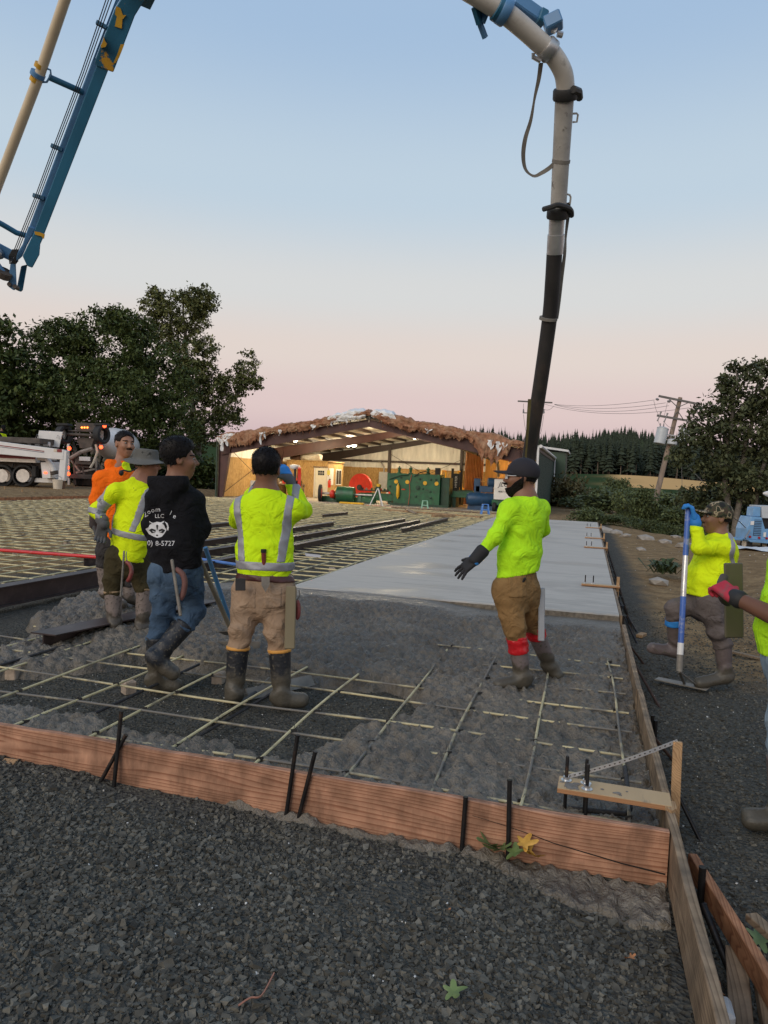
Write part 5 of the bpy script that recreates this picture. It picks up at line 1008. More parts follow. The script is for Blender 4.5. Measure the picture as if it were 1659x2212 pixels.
for u in np.arange(-40, 470, 30): bush(u, 1035, rc.uniform(48, 58), rc.uniform(2.4, 3.6), rc.uniform(2.6, 4.2), 'dark undergrowth bush beneath the trees behind the trucks', 'undergrowth behind the trucks', BUSHD)
# ---------------------------------------------------------------- utility poles
M_pole = mat('weathered_pole', (.27, .205, .155), rough=.9, var=.3, vs=3, col2=(.09, .07, .055), c2s=7, c2t=.66, bump=.5, bs=20, stretch=(1, 1, .25)); M_xarm = mat('grey_crossarm', (.16, .15, .14), rough=.9, var=.25, vs=4); M_can = mat('transformer_grey', (.50, .53, .54), rough=.4, var=.08); M_ins2 = mat('porcelain', (.2, .19, .19), rough=.2, var=.2)
zp = zz(2200, 1400, 1.9025)
DP = 47.
def Q(x, y, dd=0.): return gd(*zp(x, y), DP + dd)
base = Q(750, 1360); top = Q(992, 362)
pole = empty('utility_pole', tuple(base), 0, 'leaning wooden utility pole with crossarms and grey transformer', 'utility pole')
base_low = base + (base - top) * .12
MB(base).tube([base_low, top], [.20, .13], 12).build('post', M_pole, pole, smooth=True)
def arm(a, b_, w_=.11, h_=.13, dd=-.16): return MB(base).bar(Q(*a, dd), Q(*b_, dd), w_, h_).build('crossarm', M_xarm, pole)
arm((828, 350), (1130, 412)); arm((828, 350), (1130, 412), .09, .11, .12); arm((815, 498), (1110, 548))
for a, b_ in [((905, 372), (972, 436)), ((1060, 398), (975, 436)), ((935, 515), (968, 468)), ((1010, 522), (975, 468))]: MB(base).bar(Q(*a, -.2), Q(*b_, -.2), .03, .05).build('brace', M_xarm, pole)
for x, y in [(845, 490), (895, 500), (1050, 545)]: MB(base).tube([Q(x - 28, y + 50, -.22), Q(x - 12, y + 15, -.22), Q(x, y - 20, -.22)], [.05, .03, .06], 8).build('insulator', M_ins2, pole, smooth=True)
for x, y in [(805, 372), (893, 388)]: MB(base).tube([Q(x, y, -.2), Q(x + 14, y + 4, -.2), Q(x + 24, y + 6, -.2)], [.05, .09, .04], 8).build('insulator', M_ins2, pole, smooth=True)
def can(c, r, h): 
    c = np.array(c); tr = MB(base).lathe([(r * .9, -h / 2), (r, -h / 2 + .03), (r, h / 2 - .06), (r * 1.05, h / 2 - .05), (r * 1.05, h / 2), (r * .6, h / 2 + .07)], c, top - base, 20).build('transformer', M_can, pole, smooth=True)
    for s in (-.1, .1): MB(base).tube([c + np.array([s, 0, h / 2]), c + np.array([s + .02, 0, h / 2 + .3])], [.05, .03], 8).build('bushing', M_ins2, tr)
    MB(base).bar(c + np.array([0, 0, .15]), c + np.array([.9, .1, .05]), .05, .05).build('mount', M_can, tr)
can(Q(846, 655, -.2), .36, 1.05); can(Q(1010, 665, -.1), .33, .95); can(Q(930, 705, -.45), .3, .3)
def wire(pts, r, name, m, par, o): return MB(o).tube(pts, r, 5).build(name, m, par)
M_wire = mat('cable', (.14, .13, .13), rough=.6, var=.1)
def sag(a, b_, s, n=14): return [np.array(a) * (1 - t) + np.array(b_) * t - np.array([0, 0, s * 4 * t * (1 - t)]) for t in np.linspace(0, 1, n)]
for a, b_ in [((790, 385), (825, 490)), ((893, 395), (868, 500)), ((825, 540), (860, 600)), ((868, 545), (935, 590))]: wire(sag(Q(*a, -.2), Q(*b_, -.2), .12), .012, 'jumper', M_wire, pole, base)
b_ = np.array(Q(1010, 1420)); b_[2] = -.9; wire([Q(1000, 830), b_], .014, 'guy_wire', M_wire, pole, base); g2 = Q(1180, 1020); wire([Q(985, 820), g2, g2 + (g2 - Q(985, 820)) * .8], .018, 'guy_wire', M_wire, pole, base)
MB(base).tube([Q(1019, 1415), Q(1013, 1300)], .035, 8).build('guy_guard', M_yel, pole)
# second pole behind the building
z3 = zz(1800, 900, 2.2114)
def Q2(x, y, dd=0.): return gd(*z3(x, y), 68 + dd)
t2 = Q2(755, 1545); b2_ = t2.copy(); b2_[2] = 0; pole2 = empty('utility_pole', tuple(b2_), 0, 'distant utility pole with one crossarm behind the building', 'utility pole')
MB(b2_).tube([b2_, t2], [.18, .12], 10).build('post', M_pole, pole2, smooth=True); MB(b2_).bar(Q2(600, 1558, -.2), Q2(905, 1572, -.2), .12, .13).build('crossarm', M_xarm, pole2); MB(b2_).bar(Q2(650, 1662, -.2), Q2(832, 1664, -.2), .08, .08).build('crossarm', M_xarm, pole2)
for x, y in [(650, 1640), (830, 1640)]: MB(b2_).tube([Q2(x, y + 25, -.3), Q2(x, y - 12, -.3)], [.09, .05], 8).build('cutout', M_ins2, pole2)
for a, b_ in [((650, 1580), (652, 1630)), ((920, 1600), (832, 1630))]: wire(sag(Q2(*a, -.3), Q2(*b_, -.3), .2), .016, 'jumper', M_wire, pole2, b2_)
for sx_ in (650, 830): wire(sag(Q2(sx_, 1675, -.3), Q2(755 + (sx_ - 740) * .3, 1770, -.3), 1.3), .018, 'jumper', M_wire, pole2, b2_)
for k, (a, b_) in enumerate([((925, 1586), (795, 380)), ((925, 1588), (880, 402)), ((925, 1590), (905, 424)), ((835, 1584), (1060, 440))]):
    p = Q2(*a, -.2); tag(wire(sag(p, Q(*b_, -.1), .25 + .12 * k), .014, 'power_line', M_wire, None, p), ['topmost thin power line strung between the two poles', 'second thin power line below the topmost between the poles', 'third thin power line between the two poles', 'lowest thin power line sagging between the poles'][k], 'power line', 'power lines between the poles')
# ================================================================ VEHICLES
M_tw = mat('truck_white', (.72, .71, .68), rough=.3, var=.06, vs=3); M_tyre = mat('tyre_rubber', (.022, .022, .022), rough=.75, var=.3, vs=9, bump=.6, bs=40); M_alu = mat('aluminium_rim', (.66, .62, .56), rough=.4, metal=.25, var=.15); M_dirtm = mat('dirty_chassis', (.085, .07, .058), rough=.75, var=.4, vs=3); M_dkred = mat('dark_red_stripe', (.22, .02, .02), rough=.4, var=.1)
M_glow = emis('tail_glow', (1., .07, .02), 5.); M_glowo = emis('marker_glow', (1., .22, .03), 5.); M_lens = mat('red_lens', (.35, .01, .01), rough=.2, var=.1)
cr_ = NR @ np.array([1., 0, 0]); cr_[2] = 0; cr_ /= np.linalg.norm(cr_); cf_ = np.array([-cr_[1], cr_[0], 0.])
def frame(u, v, dep, z):
    """empty-local frame: x along the picture, y away, z up; scale metres"""
    p = gd(u, v, dep); p[2] = z; return p, math.atan2(cr_[1], cr_[0])
def wheel(par, c, r, w_, ax=(0, 1, 0), rim=.58, hubs=8):
    c = np.array(c, float); t = MB().lathe([(r * .8, -w_ / 2), (r * .97, -w_ * .42), (r, -w_ * .2), (r, w_ * .2), (r * .97, w_ * .42), (r * .8, w_ / 2), (r * rim, w_ * .4)], c, ax, 26, False).build('wheel', M_tyre, par, smooth=True)
    ax = np.array(ax, float); ax /= np.linalg.norm(ax)
    MB().lathe([(r * rim, -w_ * .46), (r * rim * .92, -w_ * .2), (r * rim * .5, -w_ * .12), (r * .2, -w_ * .3), (r * .14, -w_ * .45)], c, ax, 22).build('rim', M_alu, t, smooth=True)
    return t
# --- concrete pump truck: rear wheels, bed, outrigger
sc5 = 2.0738 * 1.85174
DT = 37.; o, yaw = frame(90, 1060, DT, GY_); pt_ = empty('pump_truck', tuple(o), yaw, 'white concrete pump truck with extended outrigger leg and hose pipe', 'truck')
k5 = DT / F / sc5
u0, v0 = 90 * sc5, (1060 * 1.85174 - 1650) * 2.0738
def T(x, y, dd=0.): return np.array([(x - u0) * k5, dd, (v0 + (x - u0) * .042 - y) * k5])
for x in (182, 5): wheel(pt_, T(x, 549) + np.array([0, .2, 0]), 95 * k5, .32)
for x in (105, -90): wheel(pt_, T(x, 545) + np.array([0, 1.9, 0]), 95 * k5, .3)
def pb(name, x0, y0, x1, y1, d0, d1, m, bev=.01, par=None): a, b_ = T(x0, y1, d0), T(x1, y0, d1); a2 = np.minimum(a, b_); b2 = np.maximum(a, b_); return MB().box(a2, b2).build(name, m, par or pt_, bevel=bev)
MB().bar(T(-260, 290, -.6), T(575, 380, -.6), .34, 115 * k5, h2=82 * k5).build('outrigger_beam', M_tw, pt_, bevel=.015)
for dy, h_, m in [(302, 7, M_dkred), (313, 4, mat('navy_stripe', (.03, .03, .10), rough=.4, var=.1))]: MB().bar(T(-260, dy - 40, -.776), T(420, dy + 50, -.776), .004, h_ * k5).build('stripe', m, pt_)
pb('reflector', 525, 335, 562, 358, -.79, -.772, M_dkred, 0); pb('sticker', 497, 332, 521, 355, -.79, -.772, M_cream, 0)
MB().bar(T(575, 345, -.6), T(560, 590, -.6), 50 * k5, .3, (0, 1, 0)).build('outrigger_leg', M_tw, pt_, bevel=.015); MB().bar(T(559, 590, -.6), T(556, 668, -.6), 36 * k5, .2, (0, 1, 0)).build('jack_tube', mat('rusty_jack', (.14, .07, .04), rough=.7, var=.3), pt_)
a = T(570, 690, -.6); MB().lathe([(.45, -.02), (.45, .06), (.2, .12)], (a[0], -.6, a[2] + .03), n=18).build('foot_plate', M_dirtm, pt_)
pb('bed', -260, 375, 305, 420, -.2, 2.2, M_alu); pb('bed_stripe', -260, 378, 305, 390, -.215, -.202, M_dkred, 0); pb('frame_rail', -260, 420, 420, 470, .3, 2.0, M_dirtm)
MB().tube([T(258, 560, .15), T(262, 480, .15), T(240, 440, .15), T(182, 425, .15), T(100, 440, .15), T(86, 480, .15)], .05, 6).build('fender', M_blk, pt_); pb('mud_flap', 262, 470, 292, 555, 0., .4, M_blk, 0)
MB().prism([(355, 440), (430, 435), (440, 570), (372, 570)], -.3, .9, lambda x, y, t: T(x, y, t)).build('corner_panel', M_tw, pt_, bevel=.01); pb('side_lamp', 388, 518, 408, 530, -.34, -.305, M_glow, 0)
pb('bumper_beam', 200, 575, 450, 600, .2, .5, M_tw)
MB().tube([T(330, 400, -.2), T(400, 410, -.2), T(440, 470, -.2), T(465, 530, -.2)], .14, 12).build('hopper_pipe', M_tw, pt_, smooth=True); MB().lathe([(.19, -.08), (.19, .08)], T(462, 525, -.2), (.3, 0, -1), 14).build('pipe_clamp', M_dirtm, pt_)
lid = MB().prism([(198, 160), (402, 172), (372, 305), (172, 295)], 1.5, 1.56, lambda x, y, t: T(x, y, t)).build('hopper_lid', M_tw, pt_, bevel=.01)
for x, y in [(195, 200), (372, 210)]: MB().tube([T(x - 12, y + 20, 1.4), T(x - 4, y - 8, 1.35), T(x + 10, y, 1.35), T(x + 8, y + 28, 1.4)], .012, 5).build('lid_handle', M_steel, lid)
for k in range(7): MB().lathe([(.12 + .03 * (k % 2), -.15), (.12, .15)], T(180 + k * 22, 280 - 9 * (k % 3), .9), [(1, 0, 0), (0, 0, 1), (0, 1, 0)][k % 3], 10).build('valve', [M_tw, M_dirtm, M_steel][k % 3], pt_)
pb('deck', -200, 240, 330, 262, -.1, 2.0, M_dirtm)
wb_ = gz(*z5(560, 690), GY_)
a = pt_.matrix_world
pk = empty('outrigger_pad', tuple(o + cr_ * T(565, 695)[0] + cf_ * -.6 + np.array([0, 0, -.03])), yaw, 'stacked wooden pads under the outrigger foot', 'pad')
for k in range(2): MB().box((-.95 + .2 * k, -.5, -.12 + .07 * k), (1.0 - .25 * k, .5, -.055 + .07 * k)).build('plank', M_firY2 if k == 0 else M_dirtm, pk, bevel=.01)
bu = gd(*z5(478, 655), 36.2); bu[2] = GY_ - .03
bk = empty('bucket', tuple(bu), 0, 'pale plastic bucket under the pump truck hopper pipe', 'bucket'); MB().lathe([(.20, 0), (.25, .5), (.22, .5), (.18, .05)], (0, 0, 0), n=20).build('pail', M_cream, bk, smooth=True); MB().tube([(-.25, 0, .48), (-.2, 0, .62), (0, 0, .7), (.2, 0, .62), (.25, 0, .48)], .01, 5).build('bail', M_steel, bk)
# --- mixer truck, rear end with the booster axle raised
DM = 42.; kx = DM / F / sc5; om = gd(*z5(715, 610), DM); om[2] = GY_
mt_ = empty('mixer_truck', tuple(om), yaw, 'concrete mixer truck seen from behind with raised booster axle and red lights', 'truck')
u1, v1 = 715, 615
def Tm(x, y, dd=0.): return np.array([(x - u1) * kx, dd, (v1 + (x - u1) * .042 - y) * kx])
for x in (560, 866): w_ = wheel(mt_, Tm(x, 190, -.6), 78 * kx, 62 * kx, (1, -.35, 0))
MB().tube([Tm(580, 185, -.5), Tm(850, 200, -.5)], .09, 10).build('booster_axle', M_dirtm, mt_, smooth=True); MB().tube([Tm(590, 158, -.55), Tm(840, 165, -.55)], .04, 8).build('cross_tube', M_dirtm, mt_)
for x in (560, 866): MB().prism([(-48, 0), (48, 0), (40, -18), (-40, -18)], -.9, -.2, lambda a, b_, t, x=x: Tm(x + a, 118 + b_, t)).build('fender', M_blk, mt_)
def mp(name, x0, y0, x1, y1, d0, d1, m, bev=.01): a, b_ = Tm(x0, y1, d0), Tm(x1, y0, d1); return MB().box(np.minimum(a, b_), np.maximum(a, b_)).build(name, m, mt_, bevel=bev)
mp('light_bar', 650, 98, 812, 150, -.5, -.3, M_dirtm)
for x in (700, 722, 745): MB().lathe([(.055, 0), (.04, -.04)], Tm(x, 132, -.52), (0, 1, 0), 10).build('marker_lamp', M_glowo, mt_)
for x, y in [(615, 303), (873, 293), (605, 460), (612, 510), (897, 122)]: MB().lathe([(.11, 0), (.09, -.06)], Tm(x, y, -.75), (0, 1, 0), 12).build('tail_lamp', M_glow, mt_)
MB().prism([(650, 215), (800, 215), (770, 300), (680, 300)], -.4, .6, lambda x, y, t: Tm(x, y, t)).build('hopper', M_dirtm, mt_, bevel=.02)
MB().tube([Tm(600, 385, -.4), Tm(700, 330, -.5), Tm(790, 305, -.5)], .12, 8).build('chute', mat('chute_grey', (.25, .22, .19), rough=.6, var=.3), mt_); MB().tube([Tm(815, 270, -.5), Tm(830, 330, -.5), Tm(800, 420, -.5), Tm(775, 460, -.5)], .07, 8).build('chute_arm', M_cream, mt_)
mp('rear_box', 640, 370, 775, 430, -.4, .3, M_dirtm); mp('white_valve', 680, 372, 770, 402, -.48, -.41, M_tw)
for (x0, y0, x1, y1) in [(600, 400, 680, 500), (770, 380, 820, 480), (650, 440, 780, 460), (690, 430, 720, 560), (610, 330, 640, 600), (800, 300, 815, 600), (640, 500, 800, 470)]: MB().bar(Tm(x0, y0, -.2), Tm(x1, y1, -.2), .09, .1).build('frame_member', M_dirtm if (x0 % 20) else mat('muddy_member', (.28, .25, .21), rough=.7, var=.3), mt_)
mp('rear_frame', 600, 430, 810, 600, .1, .4, M_dirtm); mp('bumper', 590, 520, 830, 545, -.4, -.2, M_dirtm)
for x in (640, 800): wheel(mt_, Tm(x, 560, .4), 62 * kx, .5, (1, 0, 0))
MB().lathe([(.3, 0), (.7, .5), (1.0, 1.6), (1.0, 3.0), (.7, 4.3)], Tm(805, 250, .6), (.02, 1, .0), 26).build('drum', M_tw, mt_, smooth=True)
MB().bar(Tm(548, 260, .2), Tm(560, 600, .2), .12, .12, (0, 1, 0)).build('ladder_rail', M_tw, mt_); mp('underside', 600, 545, 830, 610, .3, 5., M_blk)
# --- pickup
DK = 53.; za = zz(300, 1650, 2.765); op = gd(*za(1437, 915), DK); op[2] = 0
kp = DK / F / 2.765 / 1.85174; pk_ = empty('pickup_truck', tuple(op), yaw - .06, 'white pickup truck parked tail-on beside the steel building', 'pickup')
def Tp(x, y, dd=0.): return np.array([(x - 1437) * kp, dd, (918 + (x - 1437) * .042 - y) * kp])
def kb(name, x0, y0, x1, y1, d0, d1, m, bev=.02, par=None): a, b_ = Tp(x0, y1, d0), Tp(x1, y0, d1); return MB().box(np.minimum(a, b_), np.maximum(a, b_)).build(name, m, par or pk_, bevel=bev)
kb('tailgate', 1330, 752, 1545, 832, 0, .1, M_tw); kb('bed_side', 1310, 752, 1329, 850, 0.02, 2.2, M_tw); kb('bed_side', 1546, 752, 1566, 850, .02, 2.2, M_tw); kb('bumper', 1305, 834, 1570, 868, -.15, .1, M_blk)
kb('tail_lamp', 1308, 762, 1326, 822, -.03, .015, M_lens, .01); kb('tail_lamp', 1528, 768, 1556, 820, -.03, -.002, M_lens, .01); kb('cargo_floor', 1330, 840, 1545, 852, .1, 2.2, M_blk)
kb('licence_plate', 1400, 840, 1437, 858, -.17, -.152, M_tw, 0); kb('latch_handle', 1405, 762, 1440, 775, -.02, -.002, M_blk, .005)
MB().prism([(-20, 3), (-7, 3), (-7, 6), (7, 6), (7, 3), (20, 3), (16, -3), (7, -3), (7, -6), (-7, -6), (-7, -3), (-16, -3)], -.02, -.004, lambda x, y, t: Tp(1422 + x, 790 - y, t)).build('badge', mat('gold_badge', (.6, .42, .12), rough=.3, metal=.6, var=.1), pk_)
MB().prism([(1330, 752), (1548, 752), (1530, 690), (1350, 690)], 2.2, 4.2, lambda x, y, t: Tp(x, y, t)).build('cab', M_tw, pk_, bevel=.03); kb('rear_window', 1355, 700, 1525, 745, 2.17, 2.197, MATS['dark_glass'], 0); kb('hood', 1330, 760, 1548, 850, 2.2, 5.2, M_tw, .05)
kb('ladder_rack', 1345, 655, 1535, 661, .3, .36, M_blk, 0); kb('ladder_rack', 1345, 640, 1535, 646, 2.0, 2.06, M_blk, 0)
for x in (1347, 1530): kb('rack_post', x, 655, x + 6, 752, .3, .36, M_blk, 0)
for x in (1330, 1545):
    for d in (.9, 4.4): wheel(pk_, Tp(x, 890, d), .38, .26, (1, 0, 0))
# --- parked pale car glimpsed between the men
DC = 47.; oc = gd(510, 1060, DC); oc = gd(545, 1062, 50.); 
# --- light-blue trailer
DB = 21.5; zt = zz(2500, 1900, 2.9); ot = gd(*zt(1560, 895), DB); kt = DB / F / 2.9 / 1.85174; ot[2] = float(ground_z(ot[0], ot[1]))
tr = empty('blue_trailer', tuple(ot), yaw, 'light blue towable machine with louvred side panel and round red lamps', 'trailer')
def Tt(x, y, dd=0.): return np.array([(x - 1560) * kt, dd, (893 + (x - 1560) * .042 - y) * kt])
M_lb = mat('light_blue_paint', (.16, .34, .56), rough=.4, var=.15, vs=4); M_lbd = mat('blue_grey_grille', (.05, .10, .17), rough=.5, var=.2)
def tb(name, poly, d0, d1, m, bev=.01): return MB().prism(poly, d0, d1, lambda x, y, t: Tt(x, y, t)).build(name, m, tr, bevel=bev)
tb('front_panel', [(1445, 535), (1560, 545), (1610, 690), (1610, 810), (1400, 800), (1400, 680)], 0, .7, M_lb); tb('grille', [(1478, 570), (1560, 572), (1558, 755), (1470, 755)], -.02, -.002, M_lbd, 0)
for k in range(9): tb('louvre', [(1474, 578 + k * 20), (1558, 580 + k * 20), (1558, 586 + k * 20), (1474, 584 + k * 20)], -.04, -.022, M_lb, 0)
tb('tower_post', [(1480, 430), (1560, 425), (1565, 540), (1475, 535)], .1, .5, M_lb); tb('grey_hood', [(1560, 410), (1760, 415), (1760, 560), (1580, 555)], .05, .8, M_can); tb('engine_bay', [(1600, 560), (1760, 560), (1760, 680), (1600, 690)], .2, .7, M_blk); tb('rear_body', [(1611, 680), (1790, 690), (1790, 830), (1611, 812)], .0, .8, M_lb)
tb('axle_beam', [(1390, 800), (1800, 820), (1800, 860), (1430, 830)], -.1, .9, M_lb); tb('hitch', [(1300, 790), (1400, 795), (1400, 825), (1300, 815)], .2, .4, M_lb)
for x, y in [(1435, 770), (1541, 782), (1628, 788)]: MB().lathe([(14 * kt, 0), (14 * kt, -.03), (10 * kt, -.045)], Tt(x, y, -.003), (0, 1, 0), 14).build('tail_lamp', M_lens, tr)
tb('decal', [(1432, 590), (1472, 586), (1470, 632), (1432, 632)], -.02, -.003, M_tw, 0); tb('decal', [(1590, 720), (1618, 718), (1616, 770), (1590, 770)], -.02, -.003, M_tw, 0)
for x in (1460, 1700): wheel(tr, Tt(x, 862, .3), .24, .16, (1, 0, 0))
MB().tube([Tt(1410, 690, -.1), Tt(1345, 780, -.2)], .03, 6).build('jack_bar', M_steel, tr); MB().tube([Tt(1400, 670, .1), Tt(1330, 600, .1), Tt(1260, 550, .2)], .012, 5).build('cable', M_blk, tr)
MB().tube([Tt(1690, 285, .2), Tt(1640, 270, .2), Tt(1600, 268, .2)], [.09, .08, .03], 10).build('boom_tip', M_tw, tr, smooth=True); MB().tube([Tt(1690, 285, .2), Tt(1720, 420, .3)], .06, 8).build('boom_post', M_tw, tr)
p = gd(*zt(1500, 905), 20.3); sh = MB(p)
Ps = np.zeros((14, 8, 3))
for i in range(14):
    for j in range(8): x = p[0] - .6 + i * .2; y = p[1] - .9 + j * .2; Ps[i, j] = (x, y, float(ground_z(x, y)) + .05 + .03 * math.sin(i * 1.3 + j))
tag(sh.grid(Ps).build('white_tarp', M_film, smooth=True), 'white plastic tarp spread on the ground before the blue trailer', 'tarp')
# ================================================================ PUMP BOOM AND DELIVERY HOSE
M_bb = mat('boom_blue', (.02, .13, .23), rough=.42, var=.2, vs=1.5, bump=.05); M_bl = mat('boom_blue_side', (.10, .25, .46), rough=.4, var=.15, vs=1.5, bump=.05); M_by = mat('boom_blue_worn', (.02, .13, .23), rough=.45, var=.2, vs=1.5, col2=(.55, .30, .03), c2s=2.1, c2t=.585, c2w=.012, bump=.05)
M_crm = mat('cream_pipe', (.66, .55, .38), rough=.35, var=.08, vs=2); M_oyel = mat('worn_yellow', (.60, .34, .03), rough=.5, var=.2)
def q1(x, y): return (x / 1.659 / 1.85174, y / 1.659 / 1.85174)
DL, DH = 11.6, 9.6
def dl(y): return DH + (DL - DH) * y / 1930.
def A(x, y, dd=0.): return gd(*q1(x, y), dl(y) + dd)
bo = A(480, 950); bo_ = tuple(bo); boom = empty('placing_boom', bo_, 0, 'blue hinged boom arm of the concrete pump with cream delivery pipe', 'boom')
tilt = np.array(A(700, 470)) - np.array(A(270, 1520)); tilt /= np.linalg.norm(tilt); side_ = np.cross(tilt, NR @ np.array([0, 0, -1.])); side_ /= np.linalg.norm(side_)
def bprism(name, poly, d0, d1, m, bev=.012, par=None): return MB(bo_).prism(poly, d0, d1, lambda x, y, t: A(x, y, t)).build(name, m, par or boom, bevel=bev)
bprism('arm', [(660, 380), (742, 405), (276, 1600), (212, 1572)], .003, .28, M_bb)
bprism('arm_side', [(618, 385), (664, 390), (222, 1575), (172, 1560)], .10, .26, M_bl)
bprism('upper_arm', [(835, -60), (985, -40), (895, 105), (752, 480), (640, 440), (628, 405), (760, 60)], -.02, .34, M_by)
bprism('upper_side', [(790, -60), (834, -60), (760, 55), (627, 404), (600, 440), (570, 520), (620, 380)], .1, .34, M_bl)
bprism('worn_patch', [(770, 40), (800, 55), (815, 100), (838, 100), (812, 130), (808, 190), (762, 175), (775, 110), (762, 95)], -.035, -.022, M_oyel, 0); bprism('worn_patch', [(800, 295), (826, 293), (790, 385), (765, 418), (752, 420), (778, 360)], -.035, -.022, M_oyel, 0); bprism('yellow_bracket', [(688, 240), (696, 270), (710, 292), (700, 312), (672, 318), (668, 300), (682, 275)], -.10, -.022, M_oyel, 0)
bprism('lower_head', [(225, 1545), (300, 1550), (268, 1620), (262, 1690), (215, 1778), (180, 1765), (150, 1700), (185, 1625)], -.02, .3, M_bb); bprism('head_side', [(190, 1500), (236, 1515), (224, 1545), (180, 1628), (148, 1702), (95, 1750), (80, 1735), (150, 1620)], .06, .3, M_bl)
bprism('worn_collar', [(228, 1535), (262, 1540), (298, 1555), (292, 1588), (275, 1568), (232, 1556)], -.04, -.021, M_oyel, 0)
bprism('lug', [(70, 1740), (105, 1745), (112, 1915), (92, 1928), (52, 1900)], .02, .08, M_bl); bprism('lug', [(140, 1765), (182, 1755), (152, 1925), (140, 1938), (108, 1925)], .2, .26, M_bb)
for x, y in [(96, 1900), (60, 1885)]: MB(bo_).lathe([(.035, .0), (.035, .1)], A(x, y), NR @ np.array([0, 0, -1.]), 12).build('hinge_pin', M_dirtm, boom)
bprism('link_arm', [(-140, 1540), (-140, 1640), (90, 1740), (85, 1660)], .1, .3, M_bl); MB(bo_).tube([A(-120, 1620, .02), A(-10, 1690, .02), A(18, 1698, .02)], [.1, .1, .05], 14).build('cylinder_rod', M_steel, boom, smooth=True); MB(bo_).tube([A(-60, 1690), A(20, 1800), A(45, 1860)], .035, 10).build('ram', M_bl, boom)
MB(bo_).lathe([(.13, -.05), (.13, .05)], A(22, 1815), tilt, 14).build('hose_bundle', M_dirtm, boom)
for k, (xo, yo) in enumerate([(0, 0), (18, 6), (38, 12)]): MB(bo_).tube([A(713 + xo, -30), A(540 + xo * .7, 480 + yo), A(360 + xo * .6, 960 + yo), A(232 + xo * .6, 1310 + yo), A(90 + xo * .6, 1670 + yo)], .007, 5).build('hydraulic_line', M_blk, boom)
for k in range(6): MB(bo_).tube([A(85 + k * 7, 1655), A(60 + k * 9, 1700, -.05), A(65 + k * 8, 1750, -.05), A(95 + k * 5, 1730, 0)], .010, 5).build('loose_hose', M_blk, boom)
for (x0, y0, x1, y1) in [(640, 148, 710, 185), (340, 965, 415, 995), (220, 1295, 295, 1318)]: MB(bo_).bar(A(x0, y0, .06), A(x1, y1, .06), .05, 24 * dl(y0) / F / 1.659 / 1.852).build('line_bracket', M_bb, boom)
MB(bo_).tube([A(475, -120, -.1), A(430, 0, -.1), A(265, 490, -.1), A(0, 1190, -.1), A(-200, 1720, -.1)], .0675, 18).build('delivery_pipe', M_crm, boom, smooth=True)
pd = A(430, 0, -.1) - A(0, 1190, -.1)
for x, y, r_, m in [(268, 440, .078, M_oyel), (250, 495, .098, M_bl), (237, 530, .078, M_oyel)]: MB(bo_).lathe([(r_, -.03), (r_, .03)], A(x, y, -.1), pd, 20).build('pipe_clamp', m, boom, smooth=True)
MB(bo_).tube([A(300, 450, -.1), A(335, 465, -.1), A(338, 500, -.1), A(310, 545, -.1), A(270, 545, -.1)], .014, 8).build('clamp_loop', M_bl, boom, smooth=True); MB(bo_).tube([A(325, 512, -.08), A(550, 612, .1)], .042, 12).build('pipe_strut', M_bb, boom, smooth=True); MB(bo_).tube([A(-60, 1450, -.1), A(20, 1492, 0), A(110, 1545, .1), A(182, 1566, .14)], .042, 12).build('pipe_strut', M_bb, boom, smooth=True)
# ---- delivery end
z2 = zz(1800, 0, 2.2114)
ea, eb = 5.15, 7.0
def E(x, y, dd=0.):
    u, v = z2(x, y); return gd(u, v, ea + (eb - ea) * np.clip(v, -200, 1400) / 1000. + dd)
ho = E(960, 1500); ho_ = tuple(ho); hs = empty('delivery_hose', ho_, 0, 'grey elbow pipe and black rubber hose hanging down behind the capped man', 'hose')
def pxr(w_, x, y): u, v = z2(x, y); return w_ / 2 / 2.2114 / 1.85174 * (ea + (eb - ea) * np.clip(v, -200, 1400) / 1000.) / F
M_gp = mat('grey_white_pipe', (.55, .52, .46), rough=.4, var=.12, vs=5, col2=(.20, .18, .15), c2s=9, c2t=.68, bump=.15); M_gp2 = mat('scuffed_pipe', (.40, .385, .35), rough=.55, var=.2, vs=7, col2=(.14, .125, .11), c2s=15, c2t=.64, c2w=.04, bump=.3); M_clamp = mat('black_clamp', (.025, .025, .024), rough=.6, var=.3, bump=.3); M_hose = mat('black_hose', (.020, .018, .017), rough=.65, var=.4, vs=4, col2=(.07, .045, .03), c2s=1.4, c2t=.57, bump=.2, stretch=(2, 2, .6)); M_gal = mat('galvanised', (.45, .45, .44), rough=.4, metal=.7, var=.3, vs=6, bump=.2); M_web = mat('grey_webbing', (.20, .185, .16), rough=.9, var=.25, vs=9); M_webo = mat('olive_webbing', (.11, .09, .03), rough=.9, var=.25, vs=9)
def spl(pts, n=6):
    out = []; P_ = [np.array(p, float) for p in pts]
    for i in range(len(P_) - 1):
        p0, p1, p2, p3 = P_[max(i - 1, 0)], P_[i], P_[i + 1], P_[min(i + 2, len(P_) - 1)]
        for j in range(n): t = j / n; out.append(.5 * (2 * p1 + (p2 - p0) * t + (2 * p0 - 5 * p1 + 4 * p2 - p3) * t * t + (3 * p1 - p0 - 3 * p2 + p3) * t ** 3))
    out.append(P_[-1]); return out
def hp(name, pts, r, m, n=20, par=None): return MB(ho_).tube(pts, r, n).build(name, m, par or hs, smooth=True)
R0 = pxr(172, 700, 300)
hp('elbow_pipe', spl([E(60, -150), E(290, -10), E(480, 110), E(670, 265), E(840, 420)]), R0, M_gp); hp('elbow_pipe', spl([E(850, 425), E(930, 510), E(1000, 640), E(1020, 760), E(1018, 830)]), R0 * .97, M_gp)
def ring(c, ax, r, h, m, name='clamp'): return MB(ho_).lathe([(r * .93, -h), (r, -h * .7), (r, h * .7), (r * .93, h)], c, ax, 24).build(name, m, hs, smooth=True)
